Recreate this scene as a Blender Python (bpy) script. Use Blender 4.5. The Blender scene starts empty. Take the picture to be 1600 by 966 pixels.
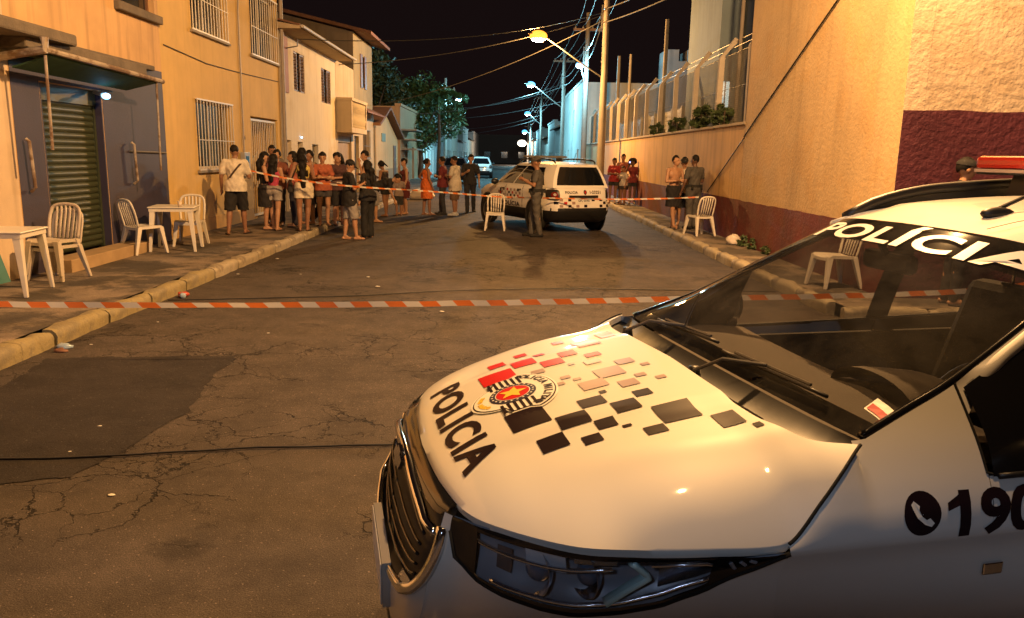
import bpy, bmesh, math, random
from mathutils import Vector, Matrix, noise
from math import radians, sin, cos, pi

scene = bpy.context.scene
COL = scene.collection
random.seed(7)

# ---------------------------------------------------------------- camera
def make_camera():
    f, vp, roll, h = 1220.0, (790.0, 243.0), radians(1.2), 1.8
    yc = Vector((vp[0] - 800, vp[1] - 483, f)).normalized()      # street direction seen by the camera
    n = yc.cross(Vector((cos(roll), sin(roll), 0))).normalized()
    zc = -n if n.y > 0 else n
    xc = yc.cross(zc)
    right = Vector((xc.x, yc.x, zc.x)); down = Vector((xc.y, yc.y, zc.y)); fwd = Vector((xc.z, yc.z, zc.z))
    cd = bpy.data.cameras.new('camera'); cam = bpy.data.objects.new('camera', cd); COL.objects.link(cam)
    up = -down; back = -fwd
    cam.matrix_world = Matrix(((right.x, up.x, back.x, 0), (right.y, up.y, back.y, 0), (right.z, up.z, back.z, h), (0, 0, 0, 1)))
    cd.sensor_width = 36; cd.lens = f / 1600 * 36; cd.clip_start = 0.05; cd.clip_end = 900
    scene.camera = cam
make_camera()

# ---------------------------------------------------------------- night sky
world = bpy.data.worlds.new('World'); scene.world = world; world.use_nodes = True
wn = world.node_tree.nodes; wl = world.node_tree.links
sky = wn.new('ShaderNodeTexSky'); sky.sky_type = 'NISHITA'; sky.sun_disc = False
sky.sun_elevation = radians(-9); sky.sun_rotation = radians(200)
glow = wn.new('ShaderNodeMixRGB'); glow.blend_type = 'ADD'; glow.inputs['Fac'].default_value = 1.0
glow.inputs['Color2'].default_value = (0.0078, 0.0042, 0.0042, 1)       # town glow in the night sky
sc_ = wn.new('ShaderNodeMixRGB'); sc_.blend_type = 'MULTIPLY'; sc_.inputs['Fac'].default_value = 1.0
sc_.inputs['Color2'].default_value = (0.05, 0.05, 0.05, 1)
wl.new(sky.outputs['Color'], sc_.inputs['Color1']); wl.new(sc_.outputs['Color'], glow.inputs['Color1'])
bg = wn['Background']; wl.new(glow.outputs['Color'], bg.inputs['Color']); bg.inputs['Strength'].default_value = 1.0

vs = scene.view_settings
vs.view_transform = 'Standard'; vs.look = 'None'; vs.exposure = -0.12; vs.gamma = 1.0; vs.use_curve_mapping = False
cy = scene.cycles
cy.use_denoising = True
try: cy.denoiser = 'OPENIMAGEDENOISE'
except Exception: pass
cy.max_bounces = 6; cy.diffuse_bounces = 3; cy.glossy_bounces = 3; cy.transparent_max_bounces = 16; cy.transmission_bounces = 4
cy.caustics_reflective = False; cy.caustics_refractive = False
cy.sample_clamp_indirect = 4.0
cy.use_light_tree = True

SODIUM = (1.0, 0.50, 0.145)
LED = (0.30, 0.80, 1.0)
COOL = (0.80, 0.86, 1.0)

# ---------------------------------------------------------------- materials
MATS = {}
def mat(name, col=(.5, .5, .5), rough=.6, var=.12, vscale=3.0, bump=0.0, bscale=40.0, metal=0.0, coat=0.0, spec=.5,
        streak=0.0, col2=None, mixscale=1.0, mixpos=(.45, .6), speck=0.0, emit=None, estr=0.0, alpha=1.0):
    if name in MATS: return MATS[name]
    m = bpy.data.materials.new(name); m.use_nodes = True; nt = m.node_tree; N = nt.nodes; L = nt.links
    b = N['Principled BSDF']; b.inputs['Roughness'].default_value = rough; b.inputs['Metallic'].default_value = metal
    b.inputs['Specular IOR Level'].default_value = spec; b.inputs['Coat Weight'].default_value = coat
    b.inputs['Coat Roughness'].default_value = .06
    tc = N.new('ShaderNodeTexCoord')
    def noi(sc, det=6, rg=.6, src='Object'):
        n = N.new('ShaderNodeTexNoise'); n.inputs['Scale'].default_value = sc; n.inputs['Detail'].default_value = det; n.inputs['Roughness'].default_value = rg
        L.new(tc.outputs[src], n.inputs['Vector']); return n
    n1 = noi(vscale)
    ramp = N.new('ShaderNodeMapRange'); ramp.inputs['From Min'].default_value = .25; ramp.inputs['From Max'].default_value = .75
    ramp.inputs['To Min'].default_value = 1 - var; ramp.inputs['To Max'].default_value = 1 + var * .5
    L.new(n1.outputs['Fac'], ramp.inputs['Value'])
    base = N.new('ShaderNodeRGB'); base.outputs[0].default_value = (*col, 1); cur = base.outputs[0]
    def mul(a, valsock):
        x = N.new('ShaderNodeVectorMath'); x.operation = 'SCALE'; L.new(a, x.inputs[0]); L.new(valsock, x.inputs['Scale']); return x.outputs[0]
    if col2 is not None:
        n2 = noi(mixscale, 5, .65); mr = N.new('ShaderNodeMapRange'); mr.interpolation_type = 'SMOOTHSTEP'
        mr.inputs['From Min'].default_value = mixpos[0]; mr.inputs['From Max'].default_value = mixpos[1]
        L.new(n2.outputs['Fac'], mr.inputs['Value'])
        mx = N.new('ShaderNodeMixRGB'); mx.inputs['Color2'].default_value = (*col2, 1); L.new(mr.outputs[0], mx.inputs['Fac']); L.new(cur, mx.inputs['Color1']); cur = mx.outputs[0]
    if streak > 0:
        mp = N.new('ShaderNodeMapping'); mp.inputs['Scale'].default_value = (3.5, 3.5, .22); L.new(tc.outputs['Object'], mp.inputs['Vector'])
        n3 = N.new('ShaderNodeTexNoise'); n3.inputs['Scale'].default_value = 1.6; n3.inputs['Detail'].default_value = 5; L.new(mp.outputs[0], n3.inputs['Vector'])
        r3 = N.new('ShaderNodeMapRange'); r3.inputs['From Min'].default_value = .5; r3.inputs['From Max'].default_value = .8
        r3.inputs['To Min'].default_value = 1; r3.inputs['To Max'].default_value = 1 - streak; L.new(n3.outputs['Fac'], r3.inputs['Value'])
        cur = mul(cur, r3.outputs[0])
    if speck > 0:
        n4 = noi(160, 2, .5); r4 = N.new('ShaderNodeMapRange'); r4.inputs['From Min'].default_value = .58; r4.inputs['From Max'].default_value = .75
        r4.inputs['To Min'].default_value = 1; r4.inputs['To Max'].default_value = 1 + speck; L.new(n4.outputs['Fac'], r4.inputs['Value']); cur = mul(cur, r4.outputs[0])
    cur = mul(cur, ramp.outputs[0])
    L.new(cur, b.inputs['Base Color'])
    if bump > 0:
        nb = noi(bscale, 5, .6); bp = N.new('ShaderNodeBump'); bp.inputs['Strength'].default_value = 1.0; bp.inputs['Distance'].default_value = bump
        L.new(nb.outputs['Fac'], bp.inputs['Height']); L.new(bp.outputs[0], b.inputs['Normal'])
    if emit: b.inputs['Emission Color'].default_value = (*emit, 1); b.inputs['Emission Strength'].default_value = estr
    MATS[name] = m; return m

def glass(name, tint=(.5, .5, .5), rough=.02, dust=0.0):
    """thin pane: tinted see-through plus a mirror-like reflection that grows at grazing angles"""
    if name in MATS: return MATS[name]
    m = bpy.data.materials.new(name); m.use_nodes = True; nt = m.node_tree; N = nt.nodes; L = nt.links
    N.remove(N['Principled BSDF']); out = N['Material Output']
    t = N.new('ShaderNodeBsdfTransparent'); t.inputs['Color'].default_value = (*tint, 1)
    g = N.new('ShaderNodeBsdfGlossy'); g.inputs['Roughness'].default_value = rough
    tc = N.new('ShaderNodeTexCoord'); nz = N.new('ShaderNodeTexNoise'); nz.inputs['Scale'].default_value = 4; L.new(tc.outputs['Object'], nz.inputs['Vector'])
    mr = N.new('ShaderNodeMapRange'); mr.inputs['To Min'].default_value = rough * .5; mr.inputs['To Max'].default_value = rough * 1.8 + .01
    L.new(nz.outputs['Fac'], mr.inputs['Value']); L.new(mr.outputs[0], g.inputs['Roughness'])
    lw = N.new('ShaderNodeLayerWeight'); lw.inputs['Blend'].default_value = .5
    pw = N.new('ShaderNodeMath'); pw.operation = 'POWER'; pw.inputs[1].default_value = 5.0; L.new(lw.outputs['Facing'], pw.inputs[0])
    f = N.new('ShaderNodeMath'); f.operation = 'MULTIPLY_ADD'; f.inputs[1].default_value = .95; f.inputs[2].default_value = .045; L.new(pw.outputs[0], f.inputs[0])
    mx = N.new('ShaderNodeMixShader'); L.new(f.outputs[0], mx.inputs['Fac']); L.new(t.outputs[0], mx.inputs[1]); L.new(g.outputs[0], mx.inputs[2])
    last = mx.outputs[0]
    if dust > 0:
        df = N.new('ShaderNodeBsdfDiffuse'); df.inputs['Color'].default_value = (.5, .46, .40, 1); n2 = N.new('ShaderNodeTexNoise'); n2.inputs['Scale'].default_value = 3.2; n2.inputs['Detail'].default_value = 7; n2.inputs['Roughness'].default_value = .7; L.new(tc.outputs['Object'], n2.inputs['Vector'])
        dr = N.new('ShaderNodeMapRange'); dr.inputs['From Min'].default_value = .35; dr.inputs['From Max'].default_value = .75; dr.inputs['To Min'].default_value = dust * .25; dr.inputs['To Max'].default_value = dust * 1.8; L.new(n2.outputs['Fac'], dr.inputs['Value'])
        m2 = N.new('ShaderNodeMixShader'); L.new(dr.outputs[0], m2.inputs['Fac']); L.new(last, m2.inputs[1]); L.new(df.outputs[0], m2.inputs[2]); last = m2.outputs[0]
    L.new(last, out.inputs['Surface']); MATS[name] = m; return m

def emis(name, col, s):
    if name in MATS: return MATS[name]
    m = mat(name, (.8, .8, .8), .4, emit=col, estr=s); return m

# ---------------------------------------------------------------- mesh builder
class MB:
    def __init__(s): s.v = []; s.f = []
    def add(s, vs, fs):
        o = len(s.v); s.v += [tuple(p) for p in vs]; s.f += [tuple(i + o for i in q) for q in fs]; return s
    def box(s, x0, x1, y0, y1, z0, z1):
        if x0 > x1: x0, x1 = x1, x0
        if y0 > y1: y0, y1 = y1, y0
        return s.add([(x0, y0, z0), (x1, y0, z0), (x1, y1, z0), (x0, y1, z0), (x0, y0, z1), (x1, y0, z1), (x1, y1, z1), (x0, y1, z1)],
                     [(0, 3, 2, 1), (4, 5, 6, 7), (0, 1, 5, 4), (1, 2, 6, 5), (2, 3, 7, 6), (3, 0, 4, 7)])
    def hexa(s, p): return s.add(p, [(0, 3, 2, 1), (4, 5, 6, 7), (0, 1, 5, 4), (1, 2, 6, 5), (2, 3, 7, 6), (3, 0, 4, 7)])
    def tube(s, pts, r, n=8, r1=None, squash=None):
        pts = [Vector(p) for p in pts]; k = len(pts); rs = r if isinstance(r, (list, tuple)) else [r + ((r1 if r1 is not None else r) - r) * i / max(1, k - 1) for i in range(k)]
        rings = []; up = Vector((0, 0, 1))
        prev = None
        for i, p in enumerate(pts):
            t = (pts[min(i + 1, k - 1)] - pts[max(i - 1, 0)])
            if t.length < 1e-9: t = Vector((0, 0, 1))
            t.normalize()
            if prev is None:
                a = t.cross(up)
                if a.length < .05: a = t.cross(Vector((1, 0, 0)))
            else: a = prev - t * prev.dot(t)
            a.normalize(); prev = a; b = t.cross(a)
            rings.append([p + (a * cos(2 * pi * j / n) + b * sin(2 * pi * j / n) * (squash or 1)) * rs[i] for j in range(n)])
        vs = [q for rg in rings for q in rg]; fs = []
        for i in range(k - 1):
            for j in range(n): fs.append((i * n + j, i * n + (j + 1) % n, (i + 1) * n + (j + 1) % n, (i + 1) * n + j))
        fs.append(tuple(range(n - 1, -1, -1))); fs.append(tuple((k - 1) * n + j for j in range(n)))
        return s.add(vs, fs)
    def grid(s, P, flip=False, closed=False):
        """P[i][j] points"""
        a = len(P); b = len(P[0]); vs = [q for row in P for q in row]; fs = []
        for i in range(a - 1):
            for j in range(b if closed else b - 1):
                j2 = (j + 1) % b
                q = (i * b + j, (i + 1) * b + j, (i + 1) * b + j2, i * b + j2)
                fs.append(q[::-1] if flip else q)
        return s.add(vs, fs)
    def lathe(s, prof, c=(0, 0, 0), n=16, axis='z'):
        rows = []
        for r, h in prof:
            row = []
            for j in range(n):
                a = 2 * pi * j / n; x, y = r * cos(a), r * sin(a)
                p = {'z': (x, y, h), 'y': (x, h, y), 'x': (h, x, y)}[axis]
                row.append((p[0] + c[0], p[1] + c[1], p[2] + c[2]))
            rows.append(row)
        return s.grid(rows, closed=True)
    def ell(s, c, r, nu=12, nv=8):
        rows = [[(c[0] + r[0] * cos(2 * pi * j / nu) * sin(pi * i / nv), c[1] + r[1] * sin(2 * pi * j / nu) * sin(pi * i / nv), c[2] - r[2] * cos(pi * i / nv)) for j in range(nu)] for i in range(nv + 1)]
        return s.grid(rows, closed=True, flip=True)
    def prism(s, poly, fn, d0, d1):
        """poly in 2D, fn(a,b,d)->3D; extruded from d0 to d1"""
        n = len(poly); vs = [fn(a, b, d0) for a, b in poly] + [fn(a, b, d1) for a, b in poly]
        fs = [tuple(range(n)), tuple(range(2 * n - 1, n - 1, -1))] + [(i, i + n, (i + 1) % n + n, (i + 1) % n) for i in range(n)]
        return s.add(vs, fs)
    def mesh(s, name, smooth=False, fix=True):
        me = bpy.data.meshes.new(name); me.from_pydata([tuple(p) for p in s.v], [], s.f)
        if fix:
            bm = bmesh.new(); bm.from_mesh(me); bmesh.ops.remove_doubles(bm, verts=bm.verts, dist=1e-6); bmesh.ops.recalc_face_normals(bm, faces=bm.faces); bm.to_mesh(me); bm.free()
        if smooth: me.polygons.foreach_set('use_smooth', [True] * len(me.polygons))
        me.update(); return me

def link(o, parent=None):
    COL.objects.link(o)
    if parent is not None: o.parent = parent
    return o
def tag(o, label=None, cat=None, group=None, kind=None):
    if label: o['label'] = label
    if cat: o['category'] = cat
    if group: o['group'] = group
    if kind: o['kind'] = kind
    return o
def thing(name, label, cat, loc=(0, 0, 0), rz=0.0, group=None):
    o = bpy.data.objects.new(name, None); o.location = loc; o.rotation_euler = (0, 0, rz); o.empty_display_size = .2
    link(o); return tag(o, label, cat, group)
def part(parent, name, mb, m, smooth=False, bevel=0.0, world=False, auto=None, label=None, kind=None, fix=True):
    """one mesh object under parent. world=True: vertices are in world coordinates and the parent chain's root carries an offset"""
    if world and parent is not None:
        r = parent
        while r.parent is not None: r = r.parent
        M = Matrix.Translation(r.location) @ Matrix.Rotation(r.rotation_euler.z, 4, 'Z'); Mi = M.inverted()
        mb.v = [tuple(Mi @ Vector(p)) for p in mb.v]
    me = mb.mesh(name, smooth, fix) if isinstance(mb, MB) else mb
    o = bpy.data.objects.new(name, me); link(o, parent)
    if m is not None and not me.materials: me.materials.append(m)
    if auto is not None:
        me.polygons.foreach_set('use_smooth', [True] * len(me.polygons)); me.set_sharp_from_angle(angle=radians(auto))
    if bevel > 0:
        md = o.modifiers.new('bevel', 'BEVEL'); md.width = bevel; md.segments = 2; md.limit_method = 'ANGLE'; md.angle_limit = radians(40); md.harden_normals = False
    if label: o['label'] = label
    if kind: o['kind'] = kind
    return o
def inst(parent, name, me, loc=(0, 0, 0), rot=(0, 0, 0), scale=(1, 1, 1)):
    o = bpy.data.objects.new(name, me); link(o, parent); o.location = loc; o.rotation_euler = rot; o.scale = scale; return o
def solo(name, mb, m, label, cat, base=(0, 0, 0), group=None, smooth=False, bevel=0, auto=None):
    """a thing that is one mesh; vertices in world coordinates, origin moved to base"""
    mb.v = [(p[0] - base[0], p[1] - base[1], p[2] - base[2]) for p in mb.v]
    o = part(None, name, mb, m, smooth, bevel, auto=auto); o.location = base; return tag(o, label, cat, group)
def struct(name, mb, m, parent=None, smooth=False):
    o = part(parent, name, mb, m, smooth)
    if parent is None: o['kind'] = 'structure'
    return o
def copy_tree(o, parent=None):
    c = o.copy(); link(c, None); c.parent = parent
    for ch in list(o.children): copy_tree(ch, c)
    return c
def lerp(a, b, t): return a + (b - a) * t
def sm(a, b, x):
    t = min(1, max(0, (x - a) / (b - a))); return t * t * (3 - 2 * t)
def interp(tab, x):
    if x <= tab[0][0]: return tab[0][1]
    for (a, va), (b, vb) in zip(tab, tab[1:]):
        if x <= b:
            t = (x - a) / (b - a); return va + (vb - va) * t
    return tab[-1][1]
def catmull(pts, n):
    """n samples along a Catmull-Rom curve through pts, even in chord length"""
    P = [Vector(p) for p in pts]; k = len(P); d = [0]
    for a, b in zip(P, P[1:]): d.append(d[-1] + (b - a).length)
    out = []
    for i in range(n):
        s_ = d[-1] * i / (n - 1); j = 0
        while j < k - 2 and d[j + 1] < s_: j += 1
        t = (s_ - d[j]) / max(1e-9, d[j + 1] - d[j]); p1, p2 = P[j], P[j + 1]
        p0 = P[j - 1] if j > 0 else p1 * 2 - p2; p3 = P[j + 2] if j + 2 < k else p2 * 2 - p1
        out.append(((p1 * 2) + (p2 - p0) * t + (p0 * 2 - p1 * 5 + p2 * 4 - p3) * t * t + (p1 * 3 - p0 - p2 * 3 + p3) * t ** 3) * .5)
    return out
TMP = bpy.data.scenes.new('scratch'); TVL = TMP.view_layers[0]
def bake(o):
    """evaluated mesh of a scratch object, worked out in a scene of its own"""
    TMP.collection.objects.link(o); TVL.update(); me = bpy.data.meshes.new_from_object(o.evaluated_get(TVL.depsgraph)); bpy.data.objects.remove(o); return me
def text_mesh(s, size=1.0, bold=.0, sx=1.0, shear=0.0, sub=0.0, space=1.0):
    """flat lettering as a 2D triangle list centred on the origin: returns verts (x,y), faces"""
    cu = bpy.data.curves.new('lettering', 'FONT'); cu.body = s; cu.size = size; cu.align_x = 'CENTER'; cu.align_y = 'CENTER'; cu.offset = bold; cu.resolution_u = 4; cu.shear = shear; cu.space_character = space
    me = bake(bpy.data.objects.new('lettering', cu))
    bm = bmesh.new(); bm.from_mesh(me); bmesh.ops.triangulate(bm, faces=bm.faces)
    if sub > 0:
        for _ in range(4):
            es = [e for e in bm.edges if e.calc_length() > sub]
            if not es: break
            bmesh.ops.subdivide_edges(bm, edges=es, cuts=1); bmesh.ops.triangulate(bm, faces=[f for f in bm.faces if len(f.verts) > 3])
    bm.verts.ensure_lookup_table(); vs = [(v.co.x * sx, v.co.y) for v in bm.verts]; fs = [tuple(v.index for v in f.verts) for f in bm.faces]; bm.free(); bpy.data.meshes.remove(me)
    return vs, fs
# ================================================================ ground, road, pavements
XK_L, XK_R, XF_L, XW_R = -4.08, 3.88, -6.1, 4.75
Y0X = 2.0            # the side street crosses in front of the camera

def asphalt_material(name, dark, crack=1.0):
    m = bpy.data.materials.new(name); m.use_nodes = True; nt = m.node_tree; N = nt.nodes; L = nt.links; b = N['Principled BSDF']
    tc = N.new('ShaderNodeTexCoord')
    def noi(sc, det=5, rg=.6, vec=None):
        n = N.new('ShaderNodeTexNoise'); n.inputs['Scale'].default_value = sc; n.inputs['Detail'].default_value = det; n.inputs['Roughness'].default_value = rg
        L.new(vec or tc.outputs['Object'], n.inputs['Vector']); return n
    def mr(sock, a, b_, c, d, smooth=False):
        n = N.new('ShaderNodeMapRange'); n.inputs['From Min'].default_value = a; n.inputs['From Max'].default_value = b_; n.inputs['To Min'].default_value = c; n.inputs['To Max'].default_value = d
        if smooth: n.interpolation_type = 'SMOOTHSTEP'
        L.new(sock, n.inputs['Value']); return n.outputs[0]
    def mth(op, a, b_):
        n = N.new('ShaderNodeMath'); n.operation = op
        for i, q in enumerate((a, b_)):
            if isinstance(q, (int, float)): n.inputs[i].default_value = q
            else: L.new(q, n.inputs[i])
        return n.outputs[0]
    big = mr(noi(.35, 4).outputs['Fac'], .3, .7, .72, 1.25)
    mid = mr(noi(2.6, 7, .75).outputs['Fac'], .3, .7, .62, 1.32)
    stain = mr(noi(1.1, 5, .65).outputs['Fac'], .57, .68, 1.0, .55, True)
    fine = mr(noi(150, 3, .75).outputs['Fac'], .32, .68, .35, 1.65)
    spk = mr(noi(70, 1, .5).outputs['Fac'], .68, .74, 1.0, 3.0)
    v = mth('MULTIPLY', big, mid); v = mth('MULTIPLY', v, fine); v = mth('MULTIPLY', v, spk); v = mth('MULTIPLY', v, stain)
    # cracks: edges of a warped cell pattern, only where a mask lets them open
    wn_ = noi(1.6, 5, .7); ad = N.new('ShaderNodeMixRGB'); ad.blend_type = 'ADD'; ad.inputs['Fac'].default_value = .55; L.new(tc.outputs['Object'], ad.inputs['Color1']); L.new(wn_.outputs['Color'], ad.inputs['Color2'])
    cr = None
    for sc, w, lo in ((.9, .007, .44), (2.4, .011, .47), (5.0, .018, .56)):
        vo = N.new('ShaderNodeTexVoronoi'); vo.feature = 'DISTANCE_TO_EDGE'; vo.inputs['Scale'].default_value = sc; L.new(ad.outputs[0], vo.inputs['Vector'])
        line = mr(vo.outputs['Distance'], w * .35, w, 1, 0, True)
        mask = mr(noi(.55, 3, .5).outputs['Fac'], lo, lo + .08, 0, 1, True)
        q = mth('MULTIPLY', line, mask); cr = q if cr is None else mth('MAXIMUM', cr, q)
    cr = mth('MULTIPLY', cr, crack)
    v = mth('MULTIPLY', v, mth('SUBTRACT', 1.0, mth('MULTIPLY', cr, .82)))
    c = N.new('ShaderNodeVectorMath'); c.operation = 'SCALE'; c.inputs[0].default_value = dark; L.new(v, c.inputs['Scale']); L.new(c.outputs[0], b.inputs['Base Color'])
    b.inputs['Roughness'].default_value = .8; b.inputs['Specular IOR Level'].default_value = .22
    h = mth('ADD', mth('MULTIPLY', noi(120, 3, .7).outputs['Fac'], .5), mth('MULTIPLY', noi(7, 5, .6).outputs['Fac'], .6)); h = mth('SUBTRACT', h, mth('MULTIPLY', cr, .9))
    bp = N.new('ShaderNodeBump'); bp.inputs['Strength'].default_value = .9; bp.inputs['Distance'].default_value = .013; L.new(h, bp.inputs['Height']); L.new(bp.outputs[0], b.inputs['Normal'])
    MATS[name] = m; return m
M_ASPH = asphalt_material('asphalt', (.060, .049, .042)); M_PATCH = asphalt_material('asphalt_patch', (.026, .022, .021), .15)
M_PAVE = mat('pavement_concrete', (.20, .16, .125), .85, .5, 2.2, .012, 28, col2=(.07, .058, .048), mixscale=1.3, mixpos=(.44, .56), speck=.7)
M_KERB = mat('kerb_concrete', (.36, .31, .22), .8, .3, 3, .008, 30, col2=(.17, .14, .10), mixscale=3.5, mixpos=(.46, .66))
M_KERBY = mat('kerb_yellow_paint', (.28, .23, .115), .75, .3, 3, .008, 30, col2=(.19, .16, .10), mixscale=4.5, mixpos=(.44, .60))
M_SOIL = mat('bare_ground', (.06, .05, .04), .95, .3, .3, .01, 10)

struct('ground', MB().grid([[(x, y, -.02) for y in (-150, 0, 150, 450)] for x in (-300, -60, 60, 300)]), M_SOIL)
# road sheet with a slight crown towards the middle
rows = []
for iy in range(-12, 61):
    y = iy * 1.0 if iy < 40 else 40 + (iy - 40) * 8.0
    rows.append([(x, y, .02 * (1 - (x / 4.1) ** 2) if y > 8 else .02 * (1 - (x / 4.1) ** 2) * max(0, min(1, (y - 5) / 3))) for x in (-4.15, -2.8, -1.4, 0, 1.4, 2.8, 3.95)])
struct('road', MB().grid(rows), M_ASPH)
struct('side_street', MB().grid([[(x, y, -.004) for y in (-14, -6, 2, 9.0)] for x in (-40, -12, -4.1, 3.9, 14, 40)]), M_ASPH)

def patch_sheet(name, poly, z=.006, n=1):
    bm = MB(); bm.add([(x, y, zz) for x, y, zz in poly], [tuple(range(len(poly)))]); return struct(name, bm, M_PATCH)
def road_z(x, y):
    b_ = .02 * (1 - (x / 4.1) ** 2)
    return b_ if y > 8 else b_ * max(0, min(1, (y - 5) / 3))
def patch(name, outline, cells=44):
    """a repair patch draped over the road: outline is left and right edge lists"""
    Lf, Rt = outline; Lc = catmull([(x, y, 0) for x, y in Lf], cells); Rc = catmull([(x, y, 0) for x, y in Rt], cells); rows = []
    for a, b_ in zip(Lc, Rc):
        row = []
        for k in range(cells):
            p = a.lerp(b_, k / (cells - 1)); e = .05 * noise.noise(Vector((p.x * 3, p.y * 3, 1))) + .035 * noise.noise(Vector((p.x * 13, p.y * 13, 4)))
            row.append((p.x + e, p.y + e, road_z(p.x, p.y) + .005))
        rows.append(row)
    return struct(name, MB().grid(rows), M_PATCH)
patch('asphalt_patch', ([(-3.9, 6.55), (-3.75, 5.6), (-3.6, 4.6), (-3.3, 3.75)], [(-2.35, 6.72), (-2.3, 6.0), (-2.2, 5.1), (-2.35, 4.1)]))

# pavements: slab sheet + kerb stones one by one
def pavement(name, x0, x1, ya, yb, z=.15):
    rows = []; ny = int((yb - ya) / .8)
    for i in range(ny + 1):
        y = ya + (yb - ya) * i / ny
        rows.append([(lerp(x0, x1, k / 6), y, z + .012 * noise.noise(Vector((k * .7, y * .5, 3)))) for k in range(7)])
    mb = MB().grid(rows); return struct(name, mb, M_PAVE, smooth=True)
pave_l = pavement('pavement_left', XF_L - .3, XK_L - .14, -2.0, 120)
pave_r = pavement('pavement_right', XK_R + .14, XW_R + .3, 9.2, 120)
corner = struct('pavement_corner', MB().grid([[(x, y, .148) for y in (8.9, 9.4, 9.8)] for x in (4.0, 6, 9, 14, 40)]), M_PAVE)

def kerb_meshes(mt, tagname):
    out = []
    for k in range(4):
        mb = MB(); n = 8; P = []
        for i in range(n + 1):
            y = -.485 + .97 * i / n; row = []
            for (x, z) in ((-.075, -.05), (-.08, .09), (-.072, .135), (-.045, .157), (.04, .160), (.075, .155), (.075, -.05)):
                j = .022 * noise.noise(Vector((x * 7 + k * 5, y * 5, z * 7))); e = .018 if i in (0, n) else 0
                row.append((x + j + (e if x < 0 else -e), y, z + j - (e if z > .1 else 0)))
            P.append(row)
        mb.grid(P, closed=True); mb.f.append(tuple(range(7))); mb.f.append(tuple(len(mb.v) - 7 + q for q in range(6, -1, -1)))
        me = mb.mesh('kerb_stone', False); me.materials.append(mt); me.polygons.foreach_set('use_smooth', [True] * len(me.polygons)); me.set_sharp_from_angle(angle=radians(50)); out.append(me)
    return out
KG = kerb_meshes(M_KERB, 'g'); KY = kerb_meshes(M_KERBY, 'y')
for i in range(70):
    y = 1.5 + i
    ms = KY if y < 11.5 else KG
    inst(pave_l, 'kerb_stone', ms[i % 4], (XK_L - .075, y, random.uniform(-.012, .006)), (0, random.uniform(-.03, .03), pi + random.uniform(-.012, .012)))
for i in range(62):
    y = 9.7 + i
    inst(pave_r, 'kerb_stone', KG[i % 4], (XK_R + .075, y, random.uniform(-.012, .006)), (0, random.uniform(-.03, .03), random.uniform(-.012, .012)))
for i in range(8):
    inst(corner, 'kerb_stone', KG[i % 4], (4.45 + i, 8.9, random.uniform(-.01, .006)), (0, 0, pi / 2))
# ================================================================ buildings on the left side of the street
def facade(fn, s0, s1, z0, z1, holes, thick=.22):
    """wall slab with openings; fn(s,z,d)->world, d = depth into the wall"""
    mb = MB(); ss = sorted({s0, s1, *[h[0] for h in holes], *[h[1] for h in holes]}); zs = sorted({z0, z1, *[h[2] for h in holes], *[h[3] for h in holes]})
    def inh(s, z): return any(h[0] < s < h[1] and h[2] < z < h[3] for h in holes)
    for a, b_ in zip(ss, ss[1:]):
        for c, d in zip(zs, zs[1:]):
            if inh((a + b_) / 2, (c + d) / 2): continue
            for dp in (0, thick): mb.add([fn(a, c, dp), fn(b_, c, dp), fn(b_, d, dp), fn(a, d, dp)], [(0, 1, 2, 3)])
    def ring(a, b_, c, d):
        for p, q in (((a, c), (b_, c)), ((b_, c), (b_, d)), ((b_, d), (a, d)), ((a, d), (a, c))):
            mb.add([fn(*p, 0), fn(*q, 0), fn(*q, thick), fn(*p, thick)], [(0, 1, 2, 3)])
    ring(s0, s1, z0, z1)
    for h in holes: ring(*h)
    return mb
def fbox(fn, s0, s1, z0, z1, d0, d1):
    mb = MB(); return mb.hexa([fn(s0, z0, d0), fn(s1, z0, d0), fn(s1, z0, d1), fn(s0, z0, d1), fn(s0, z1, d0), fn(s1, z1, d0), fn(s1, z1, d1), fn(s0, z1, d1)])
def fboxes(fn, lst):
    mb = MB()
    for b_ in lst: q = fbox(fn, *b_); mb.add(q.v, q.f)
    return mb
FL = lambda x: (lambda s, z, d: (x - d, s, z))

M_DARK = mat('dark_interior', (.010, .009, .009), .9, .3)
M_GLASSD = mat('window_glass', (.018, .020, .024), .08, .3, 2.0, spec=.8)
M_FRAMEW = mat('window_frame_paint', (.50, .46, .40), .5, .15)
M_FRAMEB = mat('window_frame_wood', (.16, .085, .05), .55, .2)
M_BAR = mat('iron_bar_paint', (.55, .52, .47), .5, .15, 20)
M_BARD = mat('iron_bar_dark', (.10, .09, .08), .5, .2, 20)
M_SILL = mat('sill_stone', (.26, .23, .20), .8, .35, 4, .004)
M_TILE = mat('clay_tile', (.19, .095, .06), .8, .35, 6, .005, 30)
M_PIPE = mat('pvc_pipe', (.34, .30, .26), .55, .2, 5)
M_METALW = mat('painted_metal_grey', (.33, .32, .30), .45, .2, 8)
M_CURT = mat('curtain_cloth', (.55, .50, .42), .9, .2, 8)

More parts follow.
